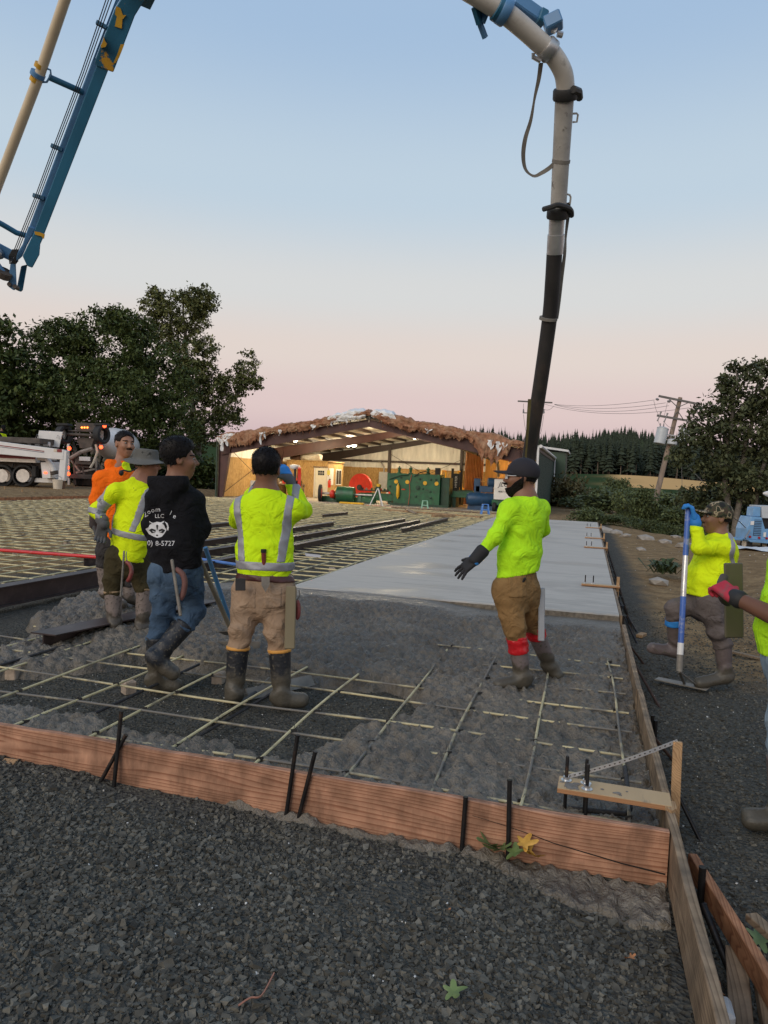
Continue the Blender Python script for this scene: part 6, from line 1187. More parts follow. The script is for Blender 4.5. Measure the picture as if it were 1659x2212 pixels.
ring(E(475, 105), E(670, 265) - E(290, -10), R0 * 1.28, .035, M_bl, 'blue_flange'); ring(E(425, 75), E(670, 265) - E(290, -10), R0 * 1.22, .018, M_bb, 'blue_flange')
ring(E(870, 438), E(960, 540) - E(760, 350), R0 * 1.2, .038, M_gal); ring(E(1020, 835), E(1016, 900) - E(1024, 760), R0 * 1.32, .04, M_clamp)
hp('clamp_latch', [E(1090, 790, -.08), E(1140, 810, -.02), E(1145, 870, .02)], .028, M_clamp, 8); hp('clamp_latch', [E(740, 470, -.05), E(735, 505, -.05), E(800, 540, -.05)], .016, M_gal, 8); hp('clamp_latch', [E(950, 300, 0), E(995, 310, 0)], .022, M_gal, 8)
hp('pipe', [E(1014, 850), E(985, 1350), E(956, 1880)], [pxr(165, 1014, 870), pxr(150, 985, 1350), pxr(138, 956, 1880)], M_gp2); ring(E(952, 1885), E(940, 2000) - E(960, 1800), pxr(190, 952, 1885), .045, M_clamp); hp('clamp_latch', spl([E(830, 1850, -.05), E(900, 1830, -.12), E(960, 1815, -.13), E(1060, 1850, -.05), E(1075, 1910, 0)]), .022, M_clamp, 8)
hp('reducer', [E(948, 1900), E(937, 2080)], [pxr(137, 945, 1950), pxr(132, 937, 2080)], M_gal); hp('sleeve', [E(938, 2075), E(928, 2245)], pxr(147, 935, 2150), M_gal)
hz_ = lambda x, y, dd=0.: E(x, y + 900 * 2.2114, dd)
tip = hz_(655, 2350); tip = gd(1128, 1120, 7.05); end = gd(1122, 1290, 7.15); end[2] = max(end[2], .32)
hp('rubber_hose', spl([hz_(924, 245), hz_(908, 500), hz_(880, 830), hz_(800, 1400), hz_(738, 1800), hz_(690, 2130), tip, end]), [pxr(137, 924, 2230)] * 43, M_hose)
hp('hose_strap', [hz_(872, 815), hz_(868, 840)], pxr(160, 870, 2800), M_web); hp('hose_strap', [E(985, 1410), E(980, 1440)], pxr(160, 985, 1420), M_web)
def webbing(name, pts, w_, m, n=8):
    P_ = spl(pts, n); mb = MB(ho_)
    for i in range(len(P_) - 1): mb.bar(P_[i], P_[i + 1], w_ * (.5 + .5 * abs(math.cos(i * .09))), .003, NR @ np.array([0, 0, 1.]))
    return mb.build(name, m, hs)
webbing('webbing_strap', [E(805, 555), E(785, 700), E(750, 860), E(715, 1060), E(665, 1230), E(648, 1380), E(670, 1500), E(740, 1557), E(810, 1530), E(880, 1485), E(925, 1440, -.03)], .034, M_web); webbing('webbing_strap', [E(1050, 1790), E(1045, 1900, .03), E(1025, 2080, .03), hz_(1015, 250), hz_(985, 480, .02), hz_(960, 700, .02), hz_(945, 830)], .034, M_web)
webbing('olive_strap', [hz_(705, 1540, -.1), hz_(690, 1750, -.13), hz_(678, 1950, -.13), hz_(665, 2120, -.12)], .032, M_webo)
hp('grab_handle', [E(1088, 1005), E(1120, 1003), E(1132, 1015), E(1122, 1078), E(1085, 1080)], .008, M_gp, 8); hp('grab_handle', [E(1030, 1715), E(1060, 1725), E(1068, 1745), E(1062, 1800)], .008, M_gp, 8)
MB(ho_).bar(E(560, 0, .12), E(830, 190, .12), .10, .10).build('tip_bracket', M_bl, hs, bevel=.01); MB(ho_).bar(E(835, 240, .06), E(985, 165, .06), .12, .10).build('tip_block', M_bl, hs, bevel=.01); MB(ho_).bar(E(770, 150, .1), E(835, 185, .1), .12, .1).build('tip_block', M_bb, hs, bevel=.01); MB(ho_).bar(E(900, 280, .03), E(935, 220, .05), .03, .05).build('tip_lug', M_gal, hs)
MB(ho_).bar(E(225, 50, .02), E(270, 200, .02), .03, .09).build('rest_arm', M_bb, hs); MB(ho_).bar(E(330, 60, .05), E(275, 200, .03), .03, .06).build('rest_arm', M_bl, hs); MB(ho_).bar(E(258, 190, .02), E(312, 335, .02), .03, .035).build('rest_pin', M_bl, hs)
MB(ho_).tube([E(60, -150), E(-400, -700)], R0, 16).build('boom_pipe', M_gp, hs, smooth=True); MB(bo_).bar(A(905, -40, .16), A(1300, -900, -.6), .36, .3).build('tip_section', M_bb, boom); MB(bo_).bar(A(1300, -900, -.6), E(-420, -760, .12), .3, .26).build('tip_section', M_bb, boom)
# ================================================================ PEOPLE: smooth implicit surfaces turned into meshes
def nrm(v): v = np.array(v, float); return v / max(np.linalg.norm(v), 1e-9)
def rcone(P, a, b, r1, r2):
    a = np.array(a, float); ba = np.array(b, float) - a; t = np.clip((P - a) @ ba / max(ba @ ba, 1e-12), 0, 1); return np.linalg.norm(P - a - t[:, None] * ba, axis=1) - (r1 + (r2 - r1) * t)
def ell(P, c, r, R=None):
    q = P - np.array(c); q = q if R is None else q @ np.array(R).T; r = np.array(r); k0 = np.linalg.norm(q / r, axis=1); k1 = np.linalg.norm(q / (r * r), axis=1) + 1e-9; return k0 * (k0 - 1) / k1
def rbox(P, c, h, rad_, R=None):
    q = P - np.array(c); q = q if R is None else q @ np.array(R).T; d = np.abs(q) - (np.array(h) - rad_); return np.linalg.norm(np.maximum(d, 0), axis=1) + np.minimum(d.max(1), 0) - rad_
def fcone(P, a, b, r1, r2, n, ratio):
    a = np.array(a, float); n = np.array(n); Q = P + n * ((P - a) @ n)[:, None] * (1 / ratio - 1); bb = np.array(b) + n * ((np.array(b) - a) @ n) * (1 / ratio - 1); return rcone(Q, a, bb, r1, r2) * (.5 + .5 * ratio)
def smin(a, b, k): h = np.clip(.5 + .5 * (b - a) / k, 0, 1); return b * (1 - h) + a * h - k * h * (1 - h)
def smax(a, b, k): return -smin(-a, -b, k)
def fold(P, f, sd, dirs=((.3, .2, 1.), (1., .3, -.2), (.2, 1., .5))):
    a, b, c = [P @ nrm(d) for d in dirs]; g_ = lambda v: 1.6 * np.abs(np.sin(v * .5)) ** .8 - 1.; f = f * 1.5; return 1.5 * (.6 * g_(a * f + 2.2 * np.sin(b * f * .35 + sd) + sd) + .4 * g_(c * f * 1.4 + 2.4 * np.sin(a * f * .5 + sd * 2)))
def surfnet(fn, lo, hi, h):
    lo = np.array(lo, float); n = np.ceil((np.array(hi) - lo) / h).astype(int) + 1
    g = np.stack(np.meshgrid(*[lo[i] + h * np.arange(n[i]) for i in range(3)], indexing='ij'), -1); D = fn(g.reshape(-1, 3)).reshape(n)
    ins = D < 0; c = np.zeros(n - 1, int)
    cor = [(i, j, k) for i in (0, 1) for j in (0, 1) for k in (0, 1)]
    sl = lambda o: tuple(slice(o[q], n[q] - 1 + o[q]) for q in range(3))
    for o in cor: c += ins[sl(o)]
    mask = (c > 0) & (c < 8); idx = -np.ones(n - 1, int); ijk = np.argwhere(mask); idx[mask] = np.arange(len(ijk))
    vals = {o: D[sl(o)][mask] for o in cor}; acc = np.zeros((len(ijk), 3)); cnt = np.zeros(len(ijk))
    for o in cor:
        for ax in range(3):
            if o[ax] == 0:
                p = list(o); p[ax] = 1; p = tuple(p); a, b = vals[o], vals[p]; m = (a < 0) != (b < 0); t = np.where(m, a / np.where(m, a - b, 1), 0)
                pos = np.tile(np.array(o, float), (len(a), 1)); pos[:, ax] = t; acc += pos * m[:, None]; cnt += m
    V = lo + h * (ijk + acc / np.maximum(cnt, 1)[:, None]); Fs = []
    for ax in range(3):
        a1, a2 = [(1, 2), (2, 0), (0, 1)][ax]
        s0 = [slice(1, n[q] - 1) for q in range(3)]; s0[ax] = slice(0, n[ax] - 1); s1 = list(s0); s1[ax] = slice(1, n[ax]); A_, B_ = ins[tuple(s0)], ins[tuple(s1)]
        for flip, m in ((0, A_ & ~B_), (1, ~A_ & B_)):
            e = np.argwhere(m)
            if len(e) == 0: continue
            e = e + np.array([0 if q == ax else 1 for q in range(3)]); q = []
            for d1, d2 in ((0, 0), (-1, 0), (-1, -1), (0, -1)): w_ = e.copy(); w_[:, a1] += d1; w_[:, a2] += d2; q.append(idx[w_[:, 0], w_[:, 1], w_[:, 2]])
            f = np.stack(q, 1); Fs.append(f if flip == 0 else f[:, ::-1])
    return V, np.concatenate(Fs)
def netobj(name, fn, pts, pad, h, m, parent, smooth_it=1, org=None):
    pts = np.array(pts); V, Fs = surfnet(fn, pts.min(0) - pad, pts.max(0) + pad, h); o_ = np.array(org) if org is not None else np.array(parent.location)
    if smooth_it:
        for _ in range(smooth_it):
            s = np.zeros_like(V); c = np.zeros(len(V))
            for a, b in ((0, 1), (1, 2), (2, 3), (3, 0)): np.add.at(s, Fs[:, a], V[Fs[:, b]]); np.add.at(s, Fs[:, b], V[Fs[:, a]]); np.add.at(c, Fs[:, a], 1); np.add.at(c, Fs[:, b], 1)
            V = V * .5 + .5 * s / np.maximum(c, 1)[:, None]
    return npmesh(name, V - o_, Fs, m, parent)
# materials
M_lime = mat('hi_vis_lime', (.60, .88, .010), rough=.8, var=.07, vs=5, wr=.6, col2=(.22, .27, .03), c2s=16, c2t=.70, c2w=.03, bump=.25, bs=45, spec=.15); M_limey = mat('hi_vis_yellow', (.72, .90, .010), rough=.8, var=.06, vs=5, wr=.6, col2=(.22, .27, .03), c2s=16, c2t=.70, c2w=.03, bump=.25, bs=45, spec=.15); M_lime2 = mat('hi_vis_green_shirt', (.48, .88, .02), rough=.8, var=.10, vs=6, wr=.6, bump=.4, bs=60, spec=.15, col2=(.40, .72, .02), c2s=4, c2t=.66, c2w=.1)
M_org = mat('orange_fleece', (1.0, .17, .012), rough=.9, var=.08, vs=5, wr=.6, bump=.3, bs=50, spec=.1); M_refl = mat('reflective_tape', (.30, .30, .315), rough=.45, var=.12, vs=8, bump=.15, bs=60, metal=.1)
M_blkc = mat('black_cotton', (.011, .011, .013), rough=.95, var=.3, vs=6, wr=.6, bump=.4, bs=60, spec=.15); M_khaki = mat('khaki_denim', (.34, .235, .155), rough=.9, var=.15, vs=7, wr=.6, bump=.4, bs=90, col2=(.22, .16, .11), c2s=3.2, c2t=.62, spec=.15); M_tan = mat('tan_canvas', (.26, .155, .065), rough=.9, var=.15, vs=6, wr=.6, bump=.4, bs=80, spec=.15); M_olive = mat('olive_canvas', (.055, .045, .022), rough=.9, var=.2, vs=6, wr=.6, bump=.3, bs=70, spec=.15); M_jean = mat('blue_denim', (.05, .085, .135), rough=.9, var=.3, vs=5, wr=.6, bump=.4, bs=90, col2=(.10, .15, .21), c2s=2.5, c2t=.58, spec=.15); M_jeanl = mat('pale_denim', (.20, .26, .31), rough=.9, var=.2, vs=5, wr=.6, bump=.4, bs=90, spec=.15); M_greyt = mat('grey_work_trousers', (.125, .105, .098), rough=.9, var=.18, vs=5, wr=.6, bump=.35, bs=70, spec=.15); M_dkg = mat('dark_grey_trousers', (.04, .036, .036), rough=.9, var=.2, vs=5, wr=.6, bump=.3, bs=70)
M_sk = [mat('skin_%d' % k, c, rough=.5, var=.10, vs=14, bump=.1, bs=120, spec=.35) for k, c in enumerate([(.33, .165, .10), (.35, .17, .11), (.24, .115, .068), (.22, .105, .062), (.21, .105, .062), (.15, .07, .042)])]
M_hair = mat('black_hair', (.009, .0075, .007), rough=.5, var=.3, vs=60, bump=.5, bs=200, spec=.15, stretch=(1, 1, .15)); M_beard = mat('black_beard', (.012, .010, .009), rough=.85, var=.3, vs=40, bump=.5, bs=200, spec=.1)
M_grg = mat('grey_glove', (.09, .09, .09), rough=.85, var=.2, bump=.3); M_bkg = mat('black_glove', (.018, .018, .02), rough=.8, var=.2, bump=.3); M_blg = mat('blue_glove', (.02, .19, .52), rough=.7, var=.12, bump=.3); M_rdg = mat('red_glove', (.42, .025, .05), rough=.8, var=.15, col2=(.12, .10, .09), c2s=9, c2t=.6, bump=.3); M_cap = mat('charcoal_cap', (.018, .016, .021), rough=.85, var=.15, vs=9, bump=.3, bs=140); M_hat = mat('grey_bucket_hat', (.12, .118, .105), rough=.9, var=.2, vs=8, bump=.4, bs=120)
def camo():
    m = bpy.data.materials.new('camouflage'); m.use_nodes = True; t = m.node_tree; b = t.nodes['Principled BSDF']; g = t.nodes.new('ShaderNodeTexCoord'); n = t.nodes.new('ShaderNodeTexNoise'); n.inputs['Scale'].default_value = 17; n.inputs['Detail'].default_value = 2; r = t.nodes.new('ShaderNodeValToRGB'); r.color_ramp.interpolation = 'CONSTANT'; e = r.color_ramp.elements; e[0].position = 0; e[0].color = (.012, .012, .01, 1); e[1].position = .43; e[1].color = (.045, .05, .022, 1)
    for p, c in ((.5, (.06, .04, .025, 1)), (.57, (.32, .26, .16, 1)), (.64, (.02, .025, .012, 1))): q = e.new(p); q.color = c
    t.links.new(g.outputs['Object'], n.inputs[0]); t.links.new(n.outputs[0], r.inputs[0]); t.links.new(r.outputs[0], b.inputs['Base Color']); b.inputs['Roughness'].default_value = .9; return m
M_camo = camo()
def boot_mat(name, col, mud, h0, h1):
    """rubber, caked with concrete up to a ragged line above the sole (heights in world metres)"""
    m = bpy.data.materials.new(name); m.use_nodes = True; t = m.node_tree; b = t.nodes['Principled BSDF']; N = t.nodes.new; K = t.links.new; g = N('ShaderNodeNewGeometry'); s = N('ShaderNodeSeparateXYZ'); K(g.outputs['Position'], s.inputs[0]); n = N('ShaderNodeTexNoise'); n.inputs['Scale'].default_value = 14; n.inputs['Detail'].default_value = 5; K(g.outputs['Position'], n.inputs[0])
    a = N('ShaderNodeMath'); a.operation = 'MULTIPLY_ADD'; a.inputs[1].default_value = .22; K(n.outputs[0], a.inputs[0]); K(s.outputs[2], a.inputs[2]); r = N('ShaderNodeMapRange'); r.inputs[1].default_value = h0; r.inputs[2].default_value = h1; K(a.outputs[0], r.inputs[0])
    n2 = N('ShaderNodeTexNoise'); n2.inputs['Scale'].default_value = 45; n2.inputs['Detail'].default_value = 4; K(g.outputs['Position'], n2.inputs[0]); r2 = N('ShaderNodeMapRange'); r2.inputs[1].default_value = .58; r2.inputs[2].default_value = .64; K(n2.outputs[0], r2.inputs[0])
    c0 = N('ShaderNodeMixRGB'); c0.inputs[1].default_value = col + (1,); c0.inputs[2].default_value = tuple(x * 1.15 for x in mud) + (1,); K(r2.outputs[0], c0.inputs[0])
    c = N('ShaderNodeMixRGB'); c.inputs[1].default_value = mud + (1,); K(c0.outputs[0], c.inputs[2]); K(r.outputs[0], c.inputs[0]); K(c.outputs[0], b.inputs['Base Color']); b.inputs['Roughness'].default_value = .5
    bp = N('ShaderNodeBump'); bp.inputs['Strength'].default_value = .5; bp.inputs['Distance'].default_value = .01; K(n2.outputs[0], bp.inputs['Height']); K(bp.outputs[0], b.inputs['Normal']); return m
MUD = (.078, .068, .050)
M_bootb = boot_mat('muddy_black_boot', (.014, .016, .02), MUD, .34, .40); M_bootg = boot_mat('muddy_grey_boot', (.21, .17, .15), (.075, .063, .048), .40, .42); M_bootp = boot_mat('muddy_mauve_boot', (.155, .125, .12), MUD, .37, .40); M_bootr = boot_mat('muddy_brown_boot', (.11, .085, .08), MUD, .22, .26); M_band = mat('orange_boot_rim', (.62, .30, .06), rough=.6, var=.1)
class Head:
    def __init__(s, c, f, up=(0, 0, 1), k=1.):
        s.c = np.array(c, float); y = nrm(f); z = nrm(np.array(up, float) - y * (np.array(up, float) @ y)); x = np.cross(y, z); s.R = np.stack([x, y, z]); s.k = k
    def L(s, P): return (P - s.c) @ s.R.T / s.k
    def W(s, p): return s.c + (np.array(p, float) * s.k) @ s.R
    def skull(s, q): return smin(ell(q, (0, -.018, .030), (.076, .096, .088)), ell(q, (0, .026, -.040), (.060, .066, .078)), .035)
    def sdf(s, P):
        q = s.L(P); d = s.skull(q); d = smin(d, rcone(q, (-.0, .052, -.098), (0, .058, -.092), .024, .022), .03)
        d = smin(d, rcone(q, (-.036, .070, -.022), (.036, .070, -.022), .022, .022), .03); d = smin(d, rcone(q, (-.032, .078, .026), (.032, .078, .026), .011, .011), .018)
        for sg in (-1, 1): d = smax(d, -ell(q, (sg * .033, .098, .006), (.018, .016, .010)), .014)
        d = smin(d, rcone(q, (0, .088, .012), (0, .111, -.024), .007, .012), .010); d = smin(d, rcone(q, (-.013, .098, -.030), (.013, .098, -.030), .008, .008), .008)
        d = smin(d, rcone(q, (-.021, .085, -.058), (.021, .085, -.058), .007, .007), .008); d = smin(d, rcone(q, (-.018, .084, -.070), (.018, .084, -.070), .008, .008), .008)
        for sg in (-1, 1): e = ell(q - np.array([sg * .077, -.008, -.004]), (0, 0, 0), (.010, .021, .033)); e = smax(e, -ell(q - np.array([sg * .090, -.002, .0]), (0, 0, 0), (.010, .012, .020)), .006); d = smin(d, e, .010)
        return d * s.k
def hand_sdf(wr, dr, pn, side, curl=(.3, .3, .3, .3), spread=.06, g=1., th=.5):
    y = nrm(dr); z = nrm(np.array(pn, float) - y * (np.array(pn, float) @ y)); x = np.cross(y, z); R = np.stack([x, y, z]); wr = np.array(wr, float); segs = []
    Lf = [(.060, .031), (.074, .011), (.080, -.010), (.072, -.031)]
    for (l, bx), cu in zip(Lf, curl):
        bx = bx * -side if False else bx * (-side); p = np.array([bx, .094, 0.]); a = 0; sp = spread * bx / .02
        for k, f_ in enumerate((.45, .32, .27)):
            a += cu; d = np.array([math.sin(sp) * math.cos(a), math.cos(sp) * math.cos(a), math.sin(a)]); q = p + d * l * f_; segs.append((p, q, .0102 - .0008 * k, .0096 - .0008 * k)); p = q
    p = np.array([side * .030, .030, .004]); q = p + nrm((side * .75, .62, .35)) * .042; r = q + nrm((side * (.75 - th), .75, .35 + th * .6)) * .034; segs += [(p, q, .0145, .012), (q, r, .012, .0105)]
    def fn(P):
        L_ = (P - wr) @ R.T / g; d = rbox(L_, (0, .052, 0), (.042, .052, .0155), .014); d = smin(d, rcone(L_, (0, -.03, 0), (0, .02, 0), .030, .030), .02)
        for a, b, r1, r2 in segs: d = smin(d, rcone(L_, a, b, r1, r2), .006)
        return d * g
    ends = np.array([wr + (np.array(b) * g) @ R for a, b, _, _ in segs] + [wr, wr - y * .05]); return fn, ends
class Person:
    def __init__(s, D, label, root_uv, J, bodyf, headf, skin, hk=1., neckup=None):
        """J: joint -> (u, v, depth offset)"""
        s.D = D; s.J = {k: gd(u, v, D + dd) for k, (u, v, dd) in J.items()}; j = s.J
        r = gd(root_uv[0], root_uv[1], D); r[2] = 0; s.pel = (j['hl'] + j['hr']) / 2; r = np.array([s.pel[0], s.pel[1], min(j['al'][2], j['ar'][2]) - .08])
        s.t = empty('person', tuple(r), 0, label, 'person'); s.up = nrm(j['neck'] - s.pel); f = np.array(bodyf, float); s.f = nrm(f - s.up * (f @ s.up)); s.x = np.cross(s.f, s.up)
        s.h = Head(j['head'], headf, nrm(j['head'] - j['neck']) * .35 + np.array([0, 0, .65]) if neckup is None else neckup, hk); s.skin = skin
    def tl(s, k): return s.pel + (s.J['neck'] - s.pel) * k
    def body(s, extra=None):
        j = s.J
        def fn(P):
            d = s.h.sdf(P); d = smin(d, rcone(P, s.h.W((0, -.028, -.05)), j['neck'] + s.up * -.01, .056, .062), .03); d = smin(d, fcone(P, s.tl(.92), s.tl(.62), .11, .12, s.f, .7), .05)
            return d
        pts = [s.h.W((0, 0, .13)), s.h.W((.09, .12, 0)), s.h.W((-.09, -.12, -.1)), s.h.W((.09, -.12, 0)), s.h.W((-.09, .12, 0)), s.tl(.92) + s.x * .12, s.tl(.92) - s.x * .12, s.tl(.6), s.tl(.9) + s.f * .1, s.tl(.9) - s.f * .1]
        o = netobj('body', fn, pts, .03, .0058, s.skin, s.t); 
        for sg in (-1, 1):
            c = s.h.W((sg * .032, .0795, .006)) - np.array(s.t.location); e = MB(); V = ICO_V
            bm = bmesh.new(); bmesh.ops.create_icosphere(bm, subdivisions=2, radius=.0105 * s.h.k); e.add(np.array([v.co for v in bm.verts]) + c, [[v.index for v in f_.verts] for f_ in bm.faces]); bm.free(); ey = e.build('eye', M_eye, s.t, smooth=True)
            ci = s.h.W((sg * .032, .0888, .006)) - np.array(s.t.location); MB().lathe([(.0056, 0), (.004, .0022)], ci, s.h.R[1], 10).build('iris', M_iris, ey)
        s.bfn = fn; return o
    def hair(s, front=.055, nape=-.05, th=.014, tuft=.006, f=190., side=.0, top=0., m=None, name='hair'):
        h = s.h
        def fn(P):
            q = h.L(P); d = h.skull(q) - th * np.clip(.35 + q[:, 2] / .09, .3, 1) - top * np.clip((q[:, 2] - .06) / .06, 0, 1) - tuft * .45 * (np.sin(q[:, 0] * f + 3 * np.sin(q[:, 1] * 50)) * np.sin(q[:, 1] * f * .8 + 2 * np.sin(q[:, 2] * 60)) * np.sin(q[:, 2] * f * .7))
            jit = .005 * np.sin(q[:, 0] * 170 + 2 * np.sin(q[:, 1] * 90)) + .004 * np.sin(q[:, 1] * 210 + q[:, 0] * 60)
            lim = jit + np.where(q[:, 1] > -.005, np.interp(q[:, 1], [-.005, .03, .06, .1], [.012 + side, .03 + side, front, front + .03]), np.interp(q[:, 1], [-.12, -.05, -.005], [nape, nape, .012 + side]))
            return np.maximum(d, (lim - q[:, 2])) * h.k
        o = netobj(name, fn, [h.W((sx_ * .1, sy_ * .13, z)) for sx_ in (-1, 1) for sy_ in (-1, 1) for z in (-.08, .15)], .01, .0055, m or M_hair, s.t)
        me = o.data; nv = len(me.vertices); co = np.zeros(nv * 3, np.float32); me.vertices.foreach_get('co', co); no = np.zeros(nv * 3, np.float32); me.vertices.foreach_get('normal', no); co = co.reshape(-1, 3); no = no.reshape(-1, 3)
        rr = np.random.default_rng(nv); k = rr.integers(0, nv, 2600); c, n_ = co[k], no[k]; out = np.einsum('ij,ij->i', n_, c + np.array(s.t.location) - h.c) > .05; c, n_ = c[out], n_[out]; L_ = (.006 + th * .42) * rr.uniform(.5, 1.2, len(c))[:, None]
        d = n_ * .42 + rr.normal(0, .22, c.shape) + h.R[2] * np.where((c + np.array(s.t.location) - h.c) @ h.R[2] > .07, .1, -.7)[:, None] - h.R[1] * .25; d /= np.linalg.norm(d, axis=1)[:, None]; w_ = np.cross(d, n_); w_ /= np.linalg.norm(w_, axis=1)[:, None] + 1e-6; w_ = w_ * .0016
        V = np.stack([c - w_, c + w_, c + d * L_ + w_ * .2, c + d * L_ - w_ * .2], 1).reshape(-1, 3); npmesh('strands', V, np.arange(len(V)).reshape(-1, 4), m or M_hair, o, smooth=False)['kind'] = 'stuff'
        return o
    def face_hair(s, region, th=.004, name='beard', m=None, tuft=.002):
        h = s.h
        def fn(P):
            q = h.L(P); return np.maximum(h.sdf(P) / h.k - th - tuft * np.sin(q[:, 0] * 300) * np.sin(q[:, 2] * 310 + q[:, 1] * 200), region(q)) * h.k
        return netobj(name, fn, [h.W((sx_ * .09, y, z)) for sx_ in (-1, 1) for y in (-.05, .13) for z in (-.16, .06)], .005, .0042, m or M_beard, s.t)
    def shirt(s, m, cw=.175, ww=.165, hw=.17, flat=.66, arm=.062, fa=.050, wrr=.043, hem=None, hemt=-.06, fo=.006, ff=26., seed=1., name='shirt', collar=.072, belly=0., shr=.075, sleeves=('l', 'r'), hood=None, wristend=1.):
        j = s.J; hem_p = s.tl(hemt) if hem is None else np.array(hem[0]); hem_n = s.up if hem is None else nrm(hem[1])
        def base(P):
            d = fcone(P, s.tl(.74), s.tl(.34), cw, ww, s.f, flat); d = smin(d, fcone(P, s.tl(.34), s.tl(-.1), ww, hw, s.f, flat + .04), .06)
            if belly: d = smin(d, ell(P, s.tl(.22) + s.f * belly, (.14, .14, .17)), .09)
            d = smin(d, rcone(P, j['sl'] - s.up * .035, j['sr'] - s.up * .035, shr, shr), .06); d = smin(d, rcone(P, j['neck'], s.tl(.86), collar, .10), .05)
            for k in sleeves:
                d = smin(d, rcone(P, j['s' + k] - s.up * .03, j['e' + k], arm, (arm + fa) / 2), .045); we = j['e' + k] + (j['w' + k] - j['e' + k]) * wristend; d = smin(d, rcone(P, j['e' + k], we, (arm + fa) / 2, wrr), .025)
            if hood is not None: d = hood(P, d)
            return d
        def fn(P):
            d = base(P) + fo * fold(P, ff, seed) * (.35 + .65 * np.clip(1.4 - 1.2 * ((P - s.pel) @ s.up) / .55, 0.25, 1)) + fo * .35 * fold(P, ff * 2.3, seed + 3)
            d = smax(d, -((P - hem_p) @ hem_n), .01); return np.maximum(d, (P - j['neck']) @ s.up - .045)
        s.sfn = fn; pts = [j['sl'], j['sr'], s.tl(-.1), s.tl(1.), hem_p]
        for k in sleeves: pts += [j['e' + k], j['w' + k]]
        pts = pts + [p + a * .2 for p in (s.tl(.2), s.tl(.7), s.tl(-.02)) for a in (s.x, -s.x)] + [s.tl(.3) + s.f * (.12 + belly), s.tl(.3) - s.f * .14]
        s.spts = pts; s.sm = m
        return netobj(name, fn, pts, .085, .0098, m, s.t)
    def wrap(s, name, fn0, pts, region, m, off=.005, h=.0075, pad=.09): return netobj(name, lambda P: np.maximum(fn0(P) - off, region(P)), pts, pad, h, m, s.t, 0)
    def tape(s, region, m=None, h=.0078): return s.wrap('reflective_stripe', s.sfn, s.spts, region, m or M_refl, .004, h)
    def trousers(s, m, hw=.165, th=.092, kn=.074, an=.070, flat=.72, fo=.009, ff=34., seed=2., end=1., top=.14, name='trousers'):
        j = s.J
        def fn(P):
            d = fcone(P, s.pel + s.up * .12, s.pel - s.up * .03, hw * .95, hw, s.f, flat)
            for k in 'lr':
                d = smin(d, rcone(P, j['h' + k], j['k' + k], th * 1.08, kn), .035); e = j['k' + k] + (j['b' + k] - j['k' + k]) * end; d = smin(d, rcone(P, j['k' + k], e, kn, an), .03)
            low = np.clip((s.pel[2] - P[:, 2]) / .5, 0, 1); d = d + fo * fold(P, ff, seed, ((.15, .1, 1.), (1., .3, .2), (.2, 1., .5))) * (.3 + low); return np.maximum(d, (P - s.pel) @ s.up - top)
        s.tfn = fn; s.tpts = [s.pel + s.up * .15, j['hl'], j['hr'], j['kl'], j['kr'], j['bl'], j['br'], s.pel + s.x * .15, s.pel - s.x * .15]; return netobj(name, fn, s.tpts, .115, .0098, m, s.t)
    def boots(s, m, rt=.073, ra=.058, band=None, which='lr', seed=1., over=.03, extra=None, foot=.047):
        j = s.J
        for k in which:
            top = j['b' + k] + nrm(j['b' + k] - j['a' + k]) * over; an = j['a' + k]; toe = j['t' + k]; fd = nrm(toe - an); heel = an - fd * .035; ax = nrm(top - an); sole = nrm(np.cross(np.cross(fd, ax), fd))
            def fn(P, top=top, an=an, toe=toe, heel=heel, fd=fd, ax=ax, sole=sole):
                d = rcone(P, top + ax * .03, an + ax * .04, rt, ra); d = smin(d, rcone(P, an, heel, ra * .98, .050), .03); d = smin(d, rcone(P, an - sole * .012, toe, .052, foot), .035); d = smin(d, rcone(P, toe - fd * .05 - sole * .006, toe, foot * 1.02, foot * .95), .02)
                d = d + .006 * np.sin((P @ ax) * 55 + 2 * np.sin(P @ np.cross(ax, fd) * 30 + seed)) * np.exp(-(((P - an) @ ax - .06) / .07) ** 2); d = np.maximum(d, -((P - an) @ sole) - .058); return np.maximum(d, (P - top) @ ax)
            o = netobj('boot', fn, [top, an, toe, heel], .095, .0085, m, s.t)
            if band is not None: netobj('boot_rim', lambda P, fn=fn, top=top, ax=ax: np.maximum(np.maximum(fn(P) - .005, -((P - top) @ ax) - .018), (P - top) @ ax - .004), [top], .10, .0075, band, o, 0, s.t.location)
    def fixchild(s): pass
    def hand(s, k, dr, pn, m, curl=(.3,) * 4, spread=.06, g=1., th=.5, side=None, name='glove', cuff=None, cuffm=None, cuffr=.041):
        sd = side if side is not None else (1 if k == 'r' else -1); fn, ends = hand_sdf(s.J['w' + k], dr, pn, sd, curl, spread, g, th); o = netobj(name, fn, ends, .03, .0044, m, s.t)
        if cuff: w_ = s.J['w' + k]; dd = nrm(s.J['e' + k] - w_); netobj('glove_cuff', lambda P: rcone(P, w_ - dd * .012, w_ + dd * cuff, cuffr, cuffr * 1.12), [w_, w_ + dd * cuff], .06, .006, cuffm or m, s.t)
        return o
M_eye = mat('eye_white', (.22, .2, .18), rough=.2, var=.03, bump=0); M_iris = mat('dark_iris', (.012, .008, .006), rough=.1, var=.05, bump=0)
def slab_r(c, n, hw): c = np.array(c); n = nrm(n); return lambda P: np.abs((P - c) @ n) - hw
zA = zz(300, 1650, 2.765); zB = zz(300, 2150, 2.765); zC = zz(800, 1750, 3.318); zD = zz(750, 2200, 2.765); zE = zz(1750, 1780, 2.765); zF = zz(1850, 2250, 3.318); zG = zz(2500, 1900, 2.9003); zH = zz(2500, 2300, 2.0105)
